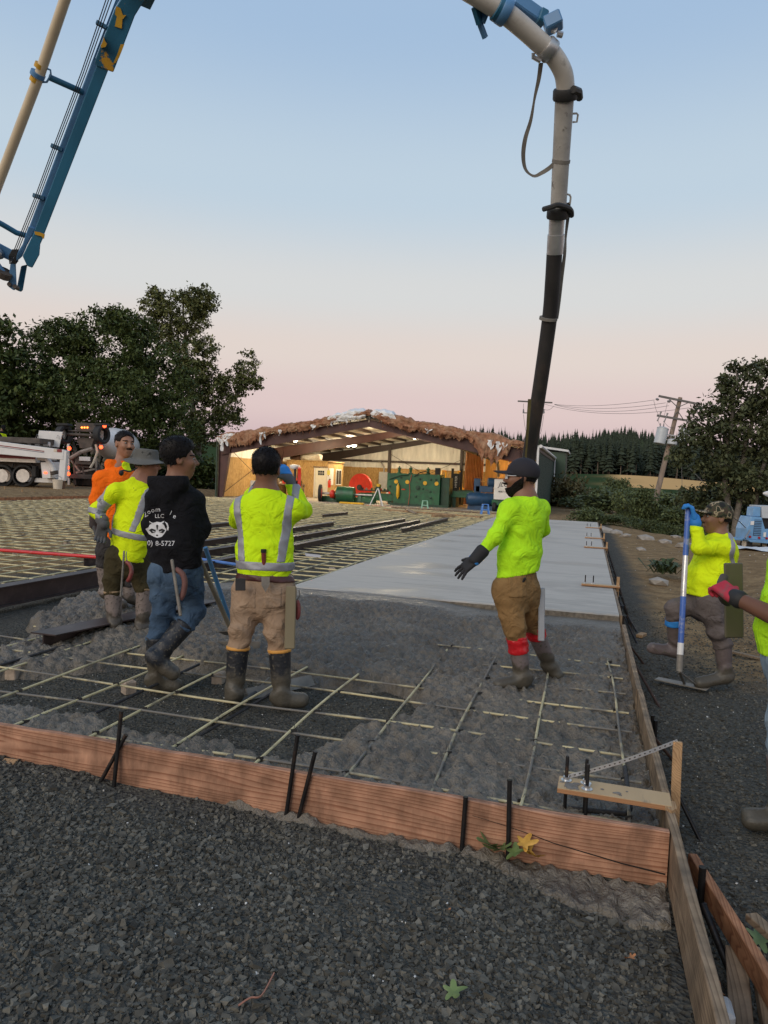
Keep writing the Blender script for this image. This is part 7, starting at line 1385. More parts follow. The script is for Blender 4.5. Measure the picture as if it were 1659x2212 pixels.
cR = NR @ np.array([1., 0, 0]); cU = NR @ np.array([0, 1., 0]); cF = NR @ np.array([0, 0, -1.])          # picture right, up, away
def dirv(r, u, f): return nrm(cR * r + cU * u + cF * f)
def jj_(**k): return {a: (*b[0], b[1]) for a, b in k.items()}
# ---------------------------------------------------------------- man photographing, seen from behind
p4 = Person(4.95, 'person seen from behind in lime shirt with grey tape, raising a phone', zC(870, 1700), jj_(head=(zC(882, 425), 0), neck=(zC(872, 690), 0), sl=(zC(560, 895), 0.), sr=(zC(1250, 895), 0.), el=(zC(500, 1105), .22), wl=(zC(690, 730), .42), er=(zC(1375, 960), .16), wr=(zC(1190, 575), .24), hl=(zD(655, 450), 0), hr=(zD(1040, 455), 0), kl=(zD(600, 880), -.02), kr=(zD(985, 890), -.02), bl=(zD(562, 1070), 0), br=(zD(1018, 1098), 0), al=(zD(515, 1600), .0), ar=(zD(1045, 1640), 0), tl=(zD(500, 1620), .16), tr=(zD(1265, 1665), .02)), dirv(.05, 0, 1), dirv(.03, -.02, 1), M_sk[3], 1.13)
p4.body(); p4.hair(front=.05, nape=-.075, th=.013, tuft=.005, side=-.004, top=.006)
p4.shirt(M_lime, cw=.195, ww=.185, hw=.175, flat=.68, arm=.066, fa=.054, wrr=.046, hemt=.065, fo=.007, ff=24., shr=.074)
xx = p4.x
def back_v(off): c = p4.tl(.5) + p4.x * off; return lambda P: np.maximum(np.abs((P - c) @ p4.x - .03 * np.sign(off) * np.clip(((P - p4.tl(.5)) @ p4.up) / .25, -1, 1)) - .027, -((P - p4.tl(.295)) @ p4.up))
p4.tape(back_v(.148)); p4.tape(back_v(-.148)); p4.tape(slab_r(p4.tl(.255), p4.up + p4.x * .03, .030))
p4.trousers(M_khaki, hw=.188, th=.098, kn=.082, an=.072, fo=.011, seed=4.); p4.boots(M_bootb, rt=.078, ra=.062, band=M_band, seed=2., over=.0)
p4.wrap('belt', p4.tfn, p4.tpts, slab_r(p4.pel + p4.up * .095, p4.up + p4.x * .05, .021), mat('brown_leather', (.065, .018, .016), rough=.4, var=.15, vs=12), .008)
for sg in (-1, 1):
    c = p4.pel - p4.up * .035 + p4.x * .085 * sg
    p4.wrap('back_pocket', p4.tfn, p4.tpts, (lambda P, c=c: np.maximum(np.maximum(np.abs((P - c) @ p4.x) - .056, np.abs((P - c) @ p4.up) - .068), (P - p4.pel) @ p4.f)), M_khaki, .006)
p4.hand('r', dirv(-.45, .8, .2), dirv(-.7, -.1, .6), M_grg, curl=(.5,) * 4, g=1.1, side=1); p4.wrap('glove_back', lambda P: hand_sdf(p4.J['wr'], dirv(-.45, .8, .2), dirv(-.7, -.1, .6), 1, (.5,) * 4, .06, 1.1)[0](P), [p4.J['wr'] + dirv(-.45, .8, .2) * .06], lambda P: (P - p4.J['wr'] - dirv(-.45, .8, .2) * .05) @ dirv(.1, -.9, -.2), M_blg, .003, .005, .12)
p4.hand('l', dirv(.5, .75, .1), dirv(.7, 0, .5), M_grg, curl=(.5,) * 4, g=1.05)
ph = p4.J['wr'] * .5 + p4.J['wl'] * .5 + cU * .13 + cF * .06; R_ = MB(ph); R_.bar(ph - cR * .075, ph + cR * .075, .009, .072, cU); phn = R_.build('phone', M_blk, bevel=.003); tag(phn, 'black phone held up in both hands of the man seen from behind', 'phone')
# ---------------------------------------------------------------- man with cap, beard and green shirt
p5 = Person(5.42, 'bearded person in dark cap and bright green shirt, gloved arm held out', zE(900, 1500), jj_(head=(zE(925, 362), 0.), neck=(zE(985, 560), 0), sl=(zE(800, 665), -.10), sr=(zE(1140, 665), .12), el=(zE(640, 1010), -.18), wl=(zE(425, 1255), -.2), er=(zE(1165, 930), .28), wr=(zE(1000, 1100), .42), hl=(zF(575, 360), -.03), hr=(zF(840, 350), .06), kl=(zF(680, 800), -.02), kr=(zF(900, 700), .2), bl=(zF(722, 1010), 0.), br=(zF(935, 850), .28), al=(zF(800, 1555), .03), ar=(zF(1165, 1385), .42), tl=(zF(490, 1630), -.03), tr=(zF(1260, 1500), .40)), dirv(-.55, 0, .8), dirv(-1., .06, .12), M_sk[2], 1.1)
p5.body(); p5.hair(front=.07, nape=-.05, th=.006, tuft=.002, side=-.01)
p5.face_hair(lambda q: np.maximum(np.minimum(q[:, 2] - np.interp(q[:, 1], [-.02, .0, .045, .07, .1], [.02, .0, -.034, -.066, -.076]), np.maximum(np.maximum(np.abs(q[:, 2] + .046) - .008, np.abs(q[:, 0]) - .03), .06 - q[:, 1])), np.maximum(-(q[:, 1] + .012), -.2 + q[:, 1] * 0)), .013, tuft=.003)
h5 = p5.h
def cap_fn(h, brim=.19, bz=.055, ck=1.):
    def fn(P):
        q = h.L(P); d = smax(ell(q, (0, -.014, .040), (.092 * ck, .112 * ck, .098 * ck)), -(q[:, 2] - .022 - .03 * np.clip(q[:, 1], 0, .1) * 4 + .02), .008); b = ell(q - np.stack([0 * q[:, 0], 0 * q[:, 0], -q[:, 0] ** 2 * 3.2 + .0 * q[:, 1]], 1), (0, .105, bz - .012), (.074, brim - .105, .0065)); return smin(d, np.maximum(b, -(q[:, 1] - .05)), .008) * h.k
    return fn, [h.W((sx_ * .1, y, z)) for sx_ in (-1, 1) for y in (-.14, brim + .01) for z in (-.01, .15)]
fn, pts = cap_fn(h5, .195, .048); c5 = netobj('cap', fn, pts, .01, .0055, M_cap, p5.t)
netobj('cap_button', lambda P: ell(h5.L(P), (0, -.014, .139), (.008, .008, .004)) * h5.k, [h5.W((0, -.014, .139))], .02, .003, M_cap, p5.t)
gl = MB(np.array(p5.t.location)); 
gl.tube([h5.W((-.074, .0, .012)), h5.W((-.074, .07, .010)), h5.W((-.06, .098, .012))], .0022, 6); M_clear = mat('clear_plastic', (.75, .75, .75), rough=.15, var=.05, bump=0)
sg_ = gl.build('safety_glasses', M_clear, p5.t); tag(sg_)
for s_ in (-1, 1): MB(np.array(p5.t.location)).add([h5.W(p) for p in ((s_ * .010, .108, .022), (s_ * .058, .096, .022), (s_ * .060, .092, -.012), (s_ * .014, .110, -.014))], [(0, 1, 2, 3)]).build('lens', M_clear, sg_)
p5.shirt(M_lime2, cw=.185, ww=.172, hw=.172, flat=.72, arm=.062, fa=.052, wrr=.043, hem=(gd(*zE(880, 1435), 5.42), cU * 1. + cR * -.16), fo=.007, ff=22., seed=5., shr=.078, wristend=.86)
p5.trousers(M_tan, hw=.17, th=.102, kn=.088, an=.078, fo=.010, seed=7., end=.92); p5.boots(M_bootp, rt=.072, ra=.060, seed=5., over=-.06)
M_rtape = mat('red_tape', (.50, .012, .018), rough=.25, var=.2, vs=8, bump=.8, bs=20)
for k in 'lr':
    top = p5.J['b' + k]; ax = nrm(p5.J['b' + k] - p5.J['a' + k]); netobj('red_leg_tape', lambda P, top=top, ax=ax: np.maximum(rcone(P, top + ax * .05, top - ax * .16, .080, .076) + .004 * fold(P, 60, 2), np.abs((P - top + ax * .045) @ ax) - .065), [top], .12, .0075, M_rtape, p5.t)
p5.hand('l', dirv(-.72, -.62, .1), dirv(.45, -.45, .6), M_bkg, curl=(.08, .10, .14, .2), spread=.20, g=1.12, th=.0, cuff=.07, cuffm=M_bkg, cuffr=.046, side=-1)
w5 = p5.J['wl']; d5 = dirv(-.72, -.62, .1); p5.wrap('glove_band', hand_sdf(w5, d5, dirv(.45, -.45, .6), -1, (.08, .10, .14, .2), .20, 1.12)[0], [w5], slab_r(w5 + d5 * .018, d5, .012), M_blg, .003, .005, .08)
fn, ends = hand_sdf(gd(*zE(872, 1566), 5.325), dirv(.02, 1, 0), dirv(0, 0, -1), 1, (.05,) * 4, .22, .82); netobj('spare_glove', fn, ends, .03, .005, M_bkg, p5.t)
c = gd(*zE(855, 1540), 5.42); p5.wrap('back_pocket', p5.tfn, p5.tpts, lambda P: np.maximum(np.maximum(np.abs((P - c) @ cR) - .070, np.abs((P - c) @ cU) - .085), (P - c) @ cF), M_tan, .006)
# ---------------------------------------------------------------- young man in black hoodie
p3 = Person(5.2, 'young person in black printed hoodie and jeans lifting a muddy boot', zA(1100, 1600), jj_(head=(zA(1165, 520), 0), neck=(zA(1110, 775), 0.0), sl=(zA(905, 905), -.05), sr=(zA(1310, 945), .05), el=(zA(850, 1270), .02), wl=(zA(950, 1420), .25), er=(zA(1395, 1270), .06), wr=(zA(1300, 1500), .22), hl=(zB(960, 400), -.02), hr=(zB(1260, 390), .04), kl=(zB(985, 800), .0), kr=(zB(1310, 830), .08), bl=(zB(905, 1120), -.02), br=(zB(1190, 985), -.02), al=(zB(900, 1600), .02), ar=(zB(895, 1335), -.16), tl=(zB(1120, 1640), .04), tr=(zB(1085, 1500), -.14)), dirv(.28, 0, .95), dirv(.93, -.02, .30), M_sk[2], 1.1)
p3.body(); p3.hair(front=.062, nape=-.055, th=.022, tuft=.006, f=95., side=-.012, top=.016)
p3.face_hair(lambda q: np.maximum(np.abs(q[:, 2] - .028) - .0045, np.maximum(np.abs(np.abs(q[:, 0]) - .034) - .018, -(q[:, 1] - .05))), .003, 'eyebrows', M_hair, .0)
def hood3(P, d):
    c = p3.J['neck'] - p3.f * .085 - p3.up * .025; h_ = fcone(P, c + p3.x * .10 + p3.up * .03, c - p3.x * .10 + p3.up * .05, .062, .066, p3.up, 1.25); h_ = smin(h_, fcone(P, c - p3.up * .02 - p3.f * .015, c - p3.up * .19 - p3.f * .045, .115, .05, p3.f, .6), .05); return smin(d, h_, .02)
p3.shirt(M_blkc, cw=.185, ww=.20, hw=.17, flat=.72, arm=.074, fa=.064, wrr=.056, hem=(gd(*zB(1050, 385), 5.2), cU + cR * -.15), fo=.009, ff=20., seed=8., name='hoodie', shr=.074, collar=.085, hood=hood3)
p3.trousers(M_jean, hw=.178, th=.097, kn=.083, an=.072, fo=.012, seed=9.); p3.boots(M_bootb, rt=.078, ra=.062, seed=3., over=.02)
# ---------------------------------------------------------------- man in bucket hat
p2 = Person(6.55, 'person in grey bucket hat and yellow taped shirt, gloved hand behind hip', zA(560, 1500), jj_(head=(zA(795, 570), 0.), neck=(zA(715, 735), 0.), sl=(zA(465, 830), -.08), sr=(zA(870, 800), .10), el=(zA(232, 1085), -.08), wl=(zA(318, 1225), -.14), er=(zA(1000, 1080), .15), wr=(zA(900, 1250), .35), hl=(zB(470, 215), -.02), hr=(zB(690, 215), .05), kl=(zB(425, 480), 0), kr=(zB(745, 490), .06), bl=(zB(420, 590), 0), br=(zB(775, 555), .05), al=(zB(440, 985), 0), ar=(zB(740, 1010), .05), tl=(zB(480, 1010), .14), tr=(zB(800, 1030), .18)), dirv(.42, 0, .9), dirv(.97, -.10, .16), M_sk[1], 1.06)
p2.body(); p2.hair(front=.06, nape=-.06, th=.007, tuft=.002, side=-.015, m=mat('dark_brown_hair', (.03, .018, .012), rough=.6, var=.3, vs=30))
h2 = p2.h
def bucket(P):
    q = h2.L(P); rr = np.hypot(q[:, 0] * 1.12, q[:, 1] + .012); a = np.arctan2(q[:, 1], q[:, 0]); d = smax(smax(rr - np.interp(q[:, 2], [.02, .13], [.112, .096]), q[:, 2] - .128, .02), .03 - q[:, 2], .004); d = smax(d, -smax(rr - np.interp(q[:, 2], [.02, .13], [.104, .088]), q[:, 2] - .118, .01), .003)
    zc = .040 - .42 * (rr - .10) - .016 * np.cos(2 * a + .6) * np.clip((rr - .1) / .08, 0, 1); b = np.maximum(np.maximum(np.abs(q[:, 2] - zc) - .0045, rr - .183), .100 - rr); return smin(d, b, .010) * h2.k
netobj('bucket_hat', bucket, [h2.W((sx_ * .19, sy_ * .2, z)) for sx_ in (-1, 1) for sy_ in (-1, 1) for z in (-.03, .14)], .01, .006, M_hat, p2.t)
for y in (-.03, .03): netobj('hat_eyelet', lambda P, y=y: (np.hypot(np.linalg.norm(h2.L(P)[:, 1:] - np.array([y, .095]), axis=1) - .006, np.abs(h2.L(P)[:, 0] - .088) * .6) - .0022) * h2.k, [h2.W((.088, y, .095))], .02, .0028, M_blk, p2.t)
p2.shirt(M_limey, cw=.188, ww=.185, hw=.18, flat=.7, arm=.066, fa=.056, wrr=.046, hemt=-.04, fo=.006, ff=21., seed=11., shr=.078, wristend=.88)
def bv(off): c = p2.tl(.5) + p2.x * off; return lambda P: np.maximum(np.abs((P - c) @ p2.x - .035 * np.sign(off) * np.clip(((P - p2.tl(.5)) @ p2.up) / .25, -1, 1)) - .026, -((P - p2.tl(.345)) @ p2.up))
p2.tape(bv(.13)); p2.tape(bv(-.165)); p2.tape(lambda P: np.maximum(slab_r(p2.tl(.30), p2.up + p2.x * .05, .028)(P), -((P - p2.pel) @ p2.x) - .205))
for t_, hw_ in ((.62, .027), (1.0, .027)):
    c = p2.J['sl'] + (p2.J['el'] - p2.J['sl']) * t_; dd = nrm(p2.J['el'] - p2.J['sl']) if t_ < .9 else dirv(-.2, -1, 0); p2.tape(lambda P, c=c, dd=dd, hw_=hw_: np.maximum(slab_r(c, dd, hw_)(P), np.linalg.norm(P - c, axis=1) - .115))
p2.trousers(M_olive, hw=.178, th=.105, kn=.09, an=.082, fo=.008, seed=12.); p2.boots(M_bootg, rt=.080, ra=.062, seed=7., over=.0, band=mat('tan_boot_rim', (.36, .24, .13), rough=.7, var=.1))
p2.hand('l', dirv(-.25, -.95, .1), dirv(.3, 0, -.9), M_grg, curl=(.55,) * 4, g=1.2, cuff=.05, cuffm=M_grg, cuffr=.047)
MB(np.array(p2.t.location)).tube(spl([gd(*zA(690, 610), 6.42), gd(*zA(610, 650), 6.38), gd(*zA(530, 640), 6.36), gd(*zA(512, 670), 6.35)], 5), .007, 6).build('chin_cord', M_blk, p2.t, smooth=True); netobj('cord_lock', lambda P: ell(P, gd(*zA(512, 668), 6.36), (.022, .022, .026)), [gd(*zA(512, 668), 6.36)], .04, .005, M_blk, p2.t)
# ---------------------------------------------------------------- man in orange hoodie
p1 = Person(7.3, 'person with moustache in bright orange hoodie facing the bucket hat man', zA(420, 1500), jj_(head=(zA(552, 352), 0.), neck=(zA(505, 575), .0), sl=(zA(300, 700), -.12), sr=(zA(600, 690), .18), el=(zA(240, 985), -.14), wl=(zA(215, 1240), -.12), er=(zA(640, 1000), .25), wr=(zA(620, 1250), .3), hl=(zA(365, 1430), -.06), hr=(zA(545, 1430), .10), kl=(zB(330, 130), -.05), kr=(zB(560, 330), .12), bl=(zB(318, 300), -.02), br=(zB(600, 490), .14), al=(zB(345, 610), .0), ar=(zB(600, 660), .15), tl=(zB(520, 735), .0), tr=(zB(680, 700), .2)), dirv(.85, 0, -.25), dirv(.72, -.05, -.70), M_sk[0], 1.1)
p1.body(); p1.hair(front=.068, nape=-.05, th=.009, tuft=.002, side=-.012, f=140)
p1.face_hair(lambda q: np.maximum(np.maximum(np.abs(q[:, 2] + .046) - .0065, np.abs(q[:, 0]) - .028), -(q[:, 1] - .06)), .005, 'moustache', M_beard, .001); p1.face_hair(lambda q: np.maximum(np.abs(q[:, 2] - .029 + .1 * np.abs(np.abs(q[:, 0]) - .03)) - .0045, np.maximum(np.abs(np.abs(q[:, 0]) - .034) - .019, -(q[:, 1] - .05))), .003, 'eyebrows', M_beard, .0)
def hood1(P, d):
    c = p1.J['neck'] - p1.f * .06 + p1.up * .0; return smin(d, rcone(P, c + p1.x * .09, c - p1.x * .09, .055, .055), .035)
p1.shirt(M_org, cw=.195, ww=.19, hw=.18, flat=.74, arm=.078, fa=.064, wrr=.055, hemt=-.02, fo=.007, ff=19., seed=14., name='hoodie', shr=.085, collar=.078, hood=hood1, wristend=.03)
p1.wrap('shirt_collar', lambda P: np.minimum(p1.bfn(P), p1.sfn(P) + .0), [p1.J['neck']], lambda P: np.maximum(np.maximum(np.linalg.norm(P - (p1.J['neck'] + p1.f * .075 - p1.up * .02), axis=1) - .065, (P - p1.J['neck']) @ p1.up - .03), -((P - p1.J['neck']) @ p1.f) + .035), M_limey, .004, .006, .15)
p1.trousers(M_dkg, hw=.18, th=.1, kn=.085, an=.076, seed=15.); p1.boots(M_bootg, rt=.076, ra=.060, seed=9., over=.0)
netobj('long_glove', lambda P: rcone(P, p1.J['el'], p1.J['wl'], .062, .052) + .004 * fold(P, 30, 3), [p1.J['el'], p1.J['wl']], .08, .009, mat('dirty_long_glove', (.05, .040, .038), rough=.9, var=.4, vs=7, col2=(.13, .05, .045), c2s=4, c2t=.6), p1.t); p1.hand('l', dirv(.2, -1, 0), dirv(.9, 0, .2), M_grg, curl=(.4,) * 4, g=1.1)
# ---------------------------------------------------------------- man in camouflage cap leaning on a float pole
p6 = Person(6.25, 'person in camouflage cap and yellow shirt leaning on a long float pole', zG(950, 1400), jj_(head=(zG(1062, 500), 0.), neck=(zG(1105, 720), 0), sl=(zG(1170, 800), -.16), sr=(zG(1075, 790), .16), el=(zG(865, 845), -.22), wl=(zG(812, 520), -.16), er=(zG(900, 1130), .22), wr=(zG(755, 1255), .16), hl=(zG(985, 1440), -.08), hr=(zG(930, 1440), .10), kl=(zH(745, 450), -.08), kr=(zH(405, 275), .05), bl=(zH(788, 565), -.06), br=(zH(398, 375), .10), al=(zH(805, 815), -.06), ar=(zH(405, 610), .16), tl=(zH(600, 868), -.08), tr=(zH(225, 585), .14)), dirv(-.97, 0, .18), dirv(-.97, .10, .05), M_sk[4], 1.1)
p6.body(); p6.hair(front=.07, nape=-.045, th=.005, tuft=.001, side=-.02, f=150)
p6.face_hair(lambda q: np.maximum(np.abs(q[:, 2] - .029) - .0045, np.maximum(np.abs(np.abs(q[:, 0]) - .034) - .019, -(q[:, 1] - .05))), .003, 'eyebrows', M_beard, .0); p6.face_hair(lambda q: np.maximum(np.maximum(np.abs(q[:, 2] + .046) - .005, np.abs(q[:, 0]) - .022), -(q[:, 1] - .06)), .003, 'moustache', M_beard, .001)
fn, pts = cap_fn(p6.h, .185, .058, .98); netobj('cap', fn, pts, .01, .0055, M_camo, p6.t)
p6.shirt(M_limey, cw=.185, ww=.20, hw=.19, flat=.92, arm=.066, fa=.056, wrr=.047, hemt=.02, fo=.007, ff=24., seed=17., shr=.07, belly=.06)
c6 = p6.tl(.6) - p6.f * .02; p6.tape(lambda P: np.maximum(np.maximum(np.abs((P - p6.tl(.75)) @ p6.f + .06 + .14 * np.clip(((P - p6.tl(.75)) @ p6.up) / .2 * -1, 0, 1)) - .024, -((P - p6.tl(.52)) @ p6.up)), (P - p6.tl(.6)) @ cF))
p6.trousers(M_greyt, hw=.18, th=.105, kn=.085, an=.074, flat=.9, fo=.012, seed=18.); p6.boots(M_bootr, rt=.072, ra=.060, seed=11., over=.0, band=None)
top = p6.J['br']; ax = nrm(p6.J['br'] - p6.J['ar']); netobj('blue_leg_band', lambda P: np.maximum(rcone(P, top + ax * .05, top - ax * .1, .083, .080) + .003 * fold(P, 60, 2), np.abs((P - top) @ ax) - .032), [top], .12, .0075, M_blg, p6.t)
p6.hand('l', dirv(-.25, .95, -.05), dirv(-.9, -.1, .35), M_blg, curl=(.75, .8, .8, .75), g=1.12, th=.7, cuff=.03, cuffm=M_blg, cuffr=.043); p6.hand('r', dirv(-.25, -.9, -.2), dirv(.6, 0, -.7), M_bkg, curl=(.5,) * 4, g=1.1)
# ---------------------------------------------------------------- man at the right edge, mostly outside the picture
p7 = Person(3.65, 'person with red glove in lime shirt and ripped jeans, holding a board float', (1715, 1500), {k: (*v, d) for k, (v, d) in dict(head=((1735, 1105), 0.), neck=((1738, 1170), 0.), sl=((1722, 1222), -.16), sr=((1745, 1222), .16), el=((1702, 1345), -.24), wl=(zG(1285, 1425), .0), er=((1750, 1350), .2), wr=((1680, 1390), .22), hl=((1716, 1415), -.08), hr=((1726, 1415), .1), kl=((1694, 1565), -.05), kr=((1750, 1565), .1), bl=((1690, 1635), -.04), br=((1765, 1640), .1), al=((1688, 1768), .0), ar=((1780, 1775), .1), tl=((1622, 1770), -.02), tr=((1710, 1790), .1)).items()}, dirv(-.96, 0, .25), dirv(-.95, .05, .2), M_sk[5], 1.0)
p7.body(); p7.hair(front=.06, nape=-.06, th=.01)
p7.shirt(M_lime2, cw=.18, ww=.18, hw=.18, flat=.9, arm=.075, fa=.07, wrr=.06, hemt=-.02, fo=.006, ff=22., seed=21., belly=.05, wristend=.0)
netobj('forearm', lambda P: smin(rcone(P, p7.J['el'] + (p7.J['sl'] - p7.J['el']) * .3, p7.J['el'], .050, .050), rcone(P, p7.J['el'], p7.J['wl'], .050, .036), .02), [p7.J['el'], p7.J['wl'], p7.J['el'] + (p7.J['sl'] - p7.J['el']) * .3], .07, .008, M_sk[5], p7.t)
p7.trousers(M_jeanl, hw=.18, th=.1, kn=.08, an=.072, flat=.9, fo=.006, seed=22.); p7.boots(M_bootr, rt=.075, ra=.058, seed=13., over=.0)
wd = nrm(p7.J['wl'] - p7.J['el']); p7.hand('l', nrm(wd + cU * .25), dirv(-.2, -.2, .9), M_rdg, curl=(.9, .95, .95, .9), g=1.15, th=.6, cuff=.02, cuffm=M_blk, cuffr=.042)
# ---------------------------------------------------------------- worker on the pump truck deck
za5 = z5
p8 = Person(37.2, 'person in dark hood and orange yellow vest working on the truck deck', z5(10, 240), jj_(head=(z5(28, 125), 0.), neck=(z5(12, 160), 0.), sl=(z5(-15, 170), -.2), sr=(z5(30, 165), .1), el=(z5(25, 215), -.2), wl=(z5(55, 240), -.25), er=(z5(50, 210), .2), wr=(z5(62, 245), .2), hl=(z5(-12, 255), -.1), hr=(z5(5, 255), .1), kl=(z5(5, 330), -.1), kr=(z5(15, 330), .1), bl=(z5(0, 350), -.1), br=(z5(10, 350), .1), al=(z5(-8, 400), -.1), ar=(z5(2, 400), .1), tl=(z5(20, 405), -.1), tr=(z5(30, 405), .1)), dirv(1, 0, .1), dirv(1, -.3, 0), M_sk[3], 1.0)
p8.body(); netobj('hood', lambda P: p8.h.skull(p8.h.L(P)) - .02, [p8.J['head']], .16, .012, M_blkc, p8.t); p8.shirt(M_blkc, cw=.19, ww=.18, hw=.18, flat=.8, arm=.07, name='jacket'); p8.wrap('vest', p8.sfn, [p8.tl(.0), p8.tl(.9), p8.tl(.5) + p8.x * .2, p8.tl(.5) - p8.x * .2], lambda P: np.maximum(np.abs((P - p8.tl(.45)) @ p8.up) - .25, np.abs((P - p8.pel) @ p8.x) - .19), M_limey, .012, .014, .2); p8.wrap('vest_band', p8.sfn, [p8.tl(.0), p8.tl(.9), p8.tl(.5) + p8.x * .2, p8.tl(.5) - p8.x * .2], lambda P: np.maximum(np.abs((P - p8.tl(.4)) @ p8.up) - .05, np.abs((P - p8.pel) @ p8.x) - .2), M_org, .018, .014, .2); p8.trousers(M_dkg); p8.boots(M_bootb); p8.hand('l', dirv(.6, -.6, -.2), dirv(0, 0, 1), M_grg)
# ================================================================ TOOLS, PRINT, LITTER
from mathutils.bvhtree import BVHTree
def bvh_of(o):
    me = o.data; mw = o.matrix_world if o.parent is None else Matrix.Translation(o.parent.location); V = [mw @ v.co for v in me.vertices]; return BVHTree.FromPolygons(V, [tuple(p.vertices) for p in me.polygons])
hoodie = [c for c in p3.t.children if c.name.startswith('hoodie')][0]; BV = bvh_of(hoodie)
def onto(x, y, off=.004):
    x = x + 24; d = Vector(ray(*zA(x, y))).normalized(); hit = BV.ray_cast(Vector((0, 0, CAMH)), d); 
    if hit[0] is None: return Vector(gd(*zA(x, y), 5.05))
    return hit[0] - d * off
M_print = mat('white_print', (.62, .62, .62), rough=.8, var=.15, vs=20, bump=0); M_printd = mat('black_print', (.012, .012, .012), rough=.9, var=.1, bump=0)
def print_poly(poly, name, m, off):
    """flat print laid on the cloth: a finely cut polygon, every point dropped onto the hoodie"""
    bm = bmesh.new(); vs_ = [bm.verts.new((x, y, 0)) for x, y in poly]; bm.faces.new(vs_); bmesh.ops.triangulate(bm, faces=bm.faces); bmesh.ops.subdivide_edges(bm, edges=bm.edges, cuts=3, use_grid_fill=True); bmesh.ops.triangulate(bm, faces=bm.faces)
    me = bpy.data.meshes.new(name)
    for v in bm.verts: v.co = onto(v.co.x, v.co.y, off) - Vector(p3.t.location)
    bm.to_mesh(me); bm.free(); me.materials.append(m); o = bpy.data.objects.new(name, me); return link(o, p3.t)
def print_text(s, x, y, size, ang=0., name='print_letters', sx_=1.):
    cu = bpy.data.curves.new(name, 'FONT'); cu.body = s; cu.size = size; cu.align_x = 'CENTER'; cu.align_y = 'CENTER'; cu.resolution_u = 2; ob = bpy.data.objects.new(name, cu); COL.objects.link(ob); dg = bpy.context.evaluated_depsgraph_get(); me = bpy.data.meshes.new_from_object(ob.evaluated_get(dg)); bpy.data.objects.remove(ob); bpy.data.curves.remove(cu); c, s_ = math.cos(ang), math.sin(ang)
    for v in me.vertices: a, b = v.co.x * sx_, v.co.y; v.co = onto(x + a * c + b * s_, y + a * s_ - b * c, .0045) - Vector(p3.t.location)
    me.materials.clear(); me.materials.append(M_print); return link(bpy.data.objects.new(name, me), p3.t)
for ch, x, y, a in [('Z', 757, 1130, -.5), ('o', 792, 1100, -.35), ('o', 836, 1082, -.2), ('m', 892, 1074, -.05), ('l', 1035, 1112, .45), ('e', 1078, 1148, .5)]: print_text(ch, x, y, 74, a)
print_text('LLC', 910, 1147, 62); print_text('0)', 806, 1446, 80, .03); print_text('8-5727', 972, 1450, 78, .0, sx_=.98)
def ellp(cx_, cy_, a, b, n=18, t0=0., t1=6.283): return [(cx_ + a * math.cos(t0 + (t1 - t0) * k / n), cy_ + b * math.sin(t0 + (t1 - t0) * k / n)) for k in range(n)]
print_poly([(755, 1288), (790, 1270), (806, 1235), (795, 1200), (838, 1222), (880, 1208), (925, 1215), (962, 1198), (958, 1240), (975, 1280), (990, 1300), (960, 1345), (935, 1375), (885, 1386), (840, 1370), (795, 1345)], 'print_emblem', M_print, .004)
for k, pl in enumerate([[(792, 1300), (825, 1282), (868, 1298), (862, 1325), (825, 1335)], [(900, 1298), (940, 1284), (972, 1300), (948, 1335), (910, 1325)], [(872, 1250), (884, 1238), (896, 1250), (886, 1300), (882, 1300)], ellp(883, 1358, 13, 8, 10), [(800, 1212), (822, 1226), (808, 1240)], [(955, 1212), (940, 1226), (955, 1242)]]): print_poly(pl, 'emblem_mask', M_printd, .0075)
for pl in ([(826, 1306), (862, 1318), (845, 1322)], [(905, 1318), (944, 1307), (922, 1322)]): print_poly(pl, 'emblem_eye', M_print, .0095)
print_poly([(968, 1205), (1000, 1225), (1014, 1270), (1005, 1310), (990, 1285), (995, 1260), (985, 1235)], 'emblem_tail', M_print, .006)
# ---- hand floats on the belts
def pt(z, x, y, D): return gd(*z(x, y), D)
M_redw = mat('red_handle', (.22, .04, .035), rough=.5, var=.3, vs=9, col2=(.16, .13, .11), c2s=12, c2t=.6); M_mudm = mat('muddy_metal', (.22, .20, .17), rough=.6, metal=.3, var=.3, vs=9, bump=.3); M_mag = mat('magnesium_float', (.36, .375, .39), rough=.5, metal=.4, var=.15, vs=6, col2=(.16, .145, .12), c2s=5, c2t=.68); M_tanb = mat('tan_float_blade', (.21, .175, .105), rough=.85, var=.2, vs=5, stretch=(1, 1, .2))
def floatool(label, a, b, w_, hpts, m, hr=.016, hm=None, hook=None):
    a, b = np.array(a), np.array(b); t = empty('hand_float', tuple(b), 0, label, 'hand float', 'hand floats hung on belts'); MB(b).bar(a, b, w_, .016, cF).build('blade', m, t, bevel=.006); MB(b).bar(a + (b - a) * .08 + cF * .016, b + (a - b) * .08 + cF * .016, w_ * .3, .016, cF).build('rib', m, t); MB(b).tube(spl(hpts, 5), hr, 10).build('handle', hm or M_redw, t, smooth=True)
    if hook: MB(b).tube(spl(hook, 4), .004, 6).build('hook', M_mudm, t, smooth=True)
    return t
floatool('edge-on hand float with red handle hung behind the bucket hat man', pt(zB, 543, 145, 6.32), pt(zB, 505, 660, 6.30), .016, [pt(zB, 560, 270, 6.34), pt(zB, 605, 300, 6.33), pt(zB, 625, 370, 6.33), pt(zB, 605, 450, 6.33), pt(zB, 585, 480, 6.34)], M_mudm, .019, hook=[pt(zB, 570, 155, 6.36), pt(zB, 565, 220, 6.33), pt(zB, 590, 290, 6.33)])
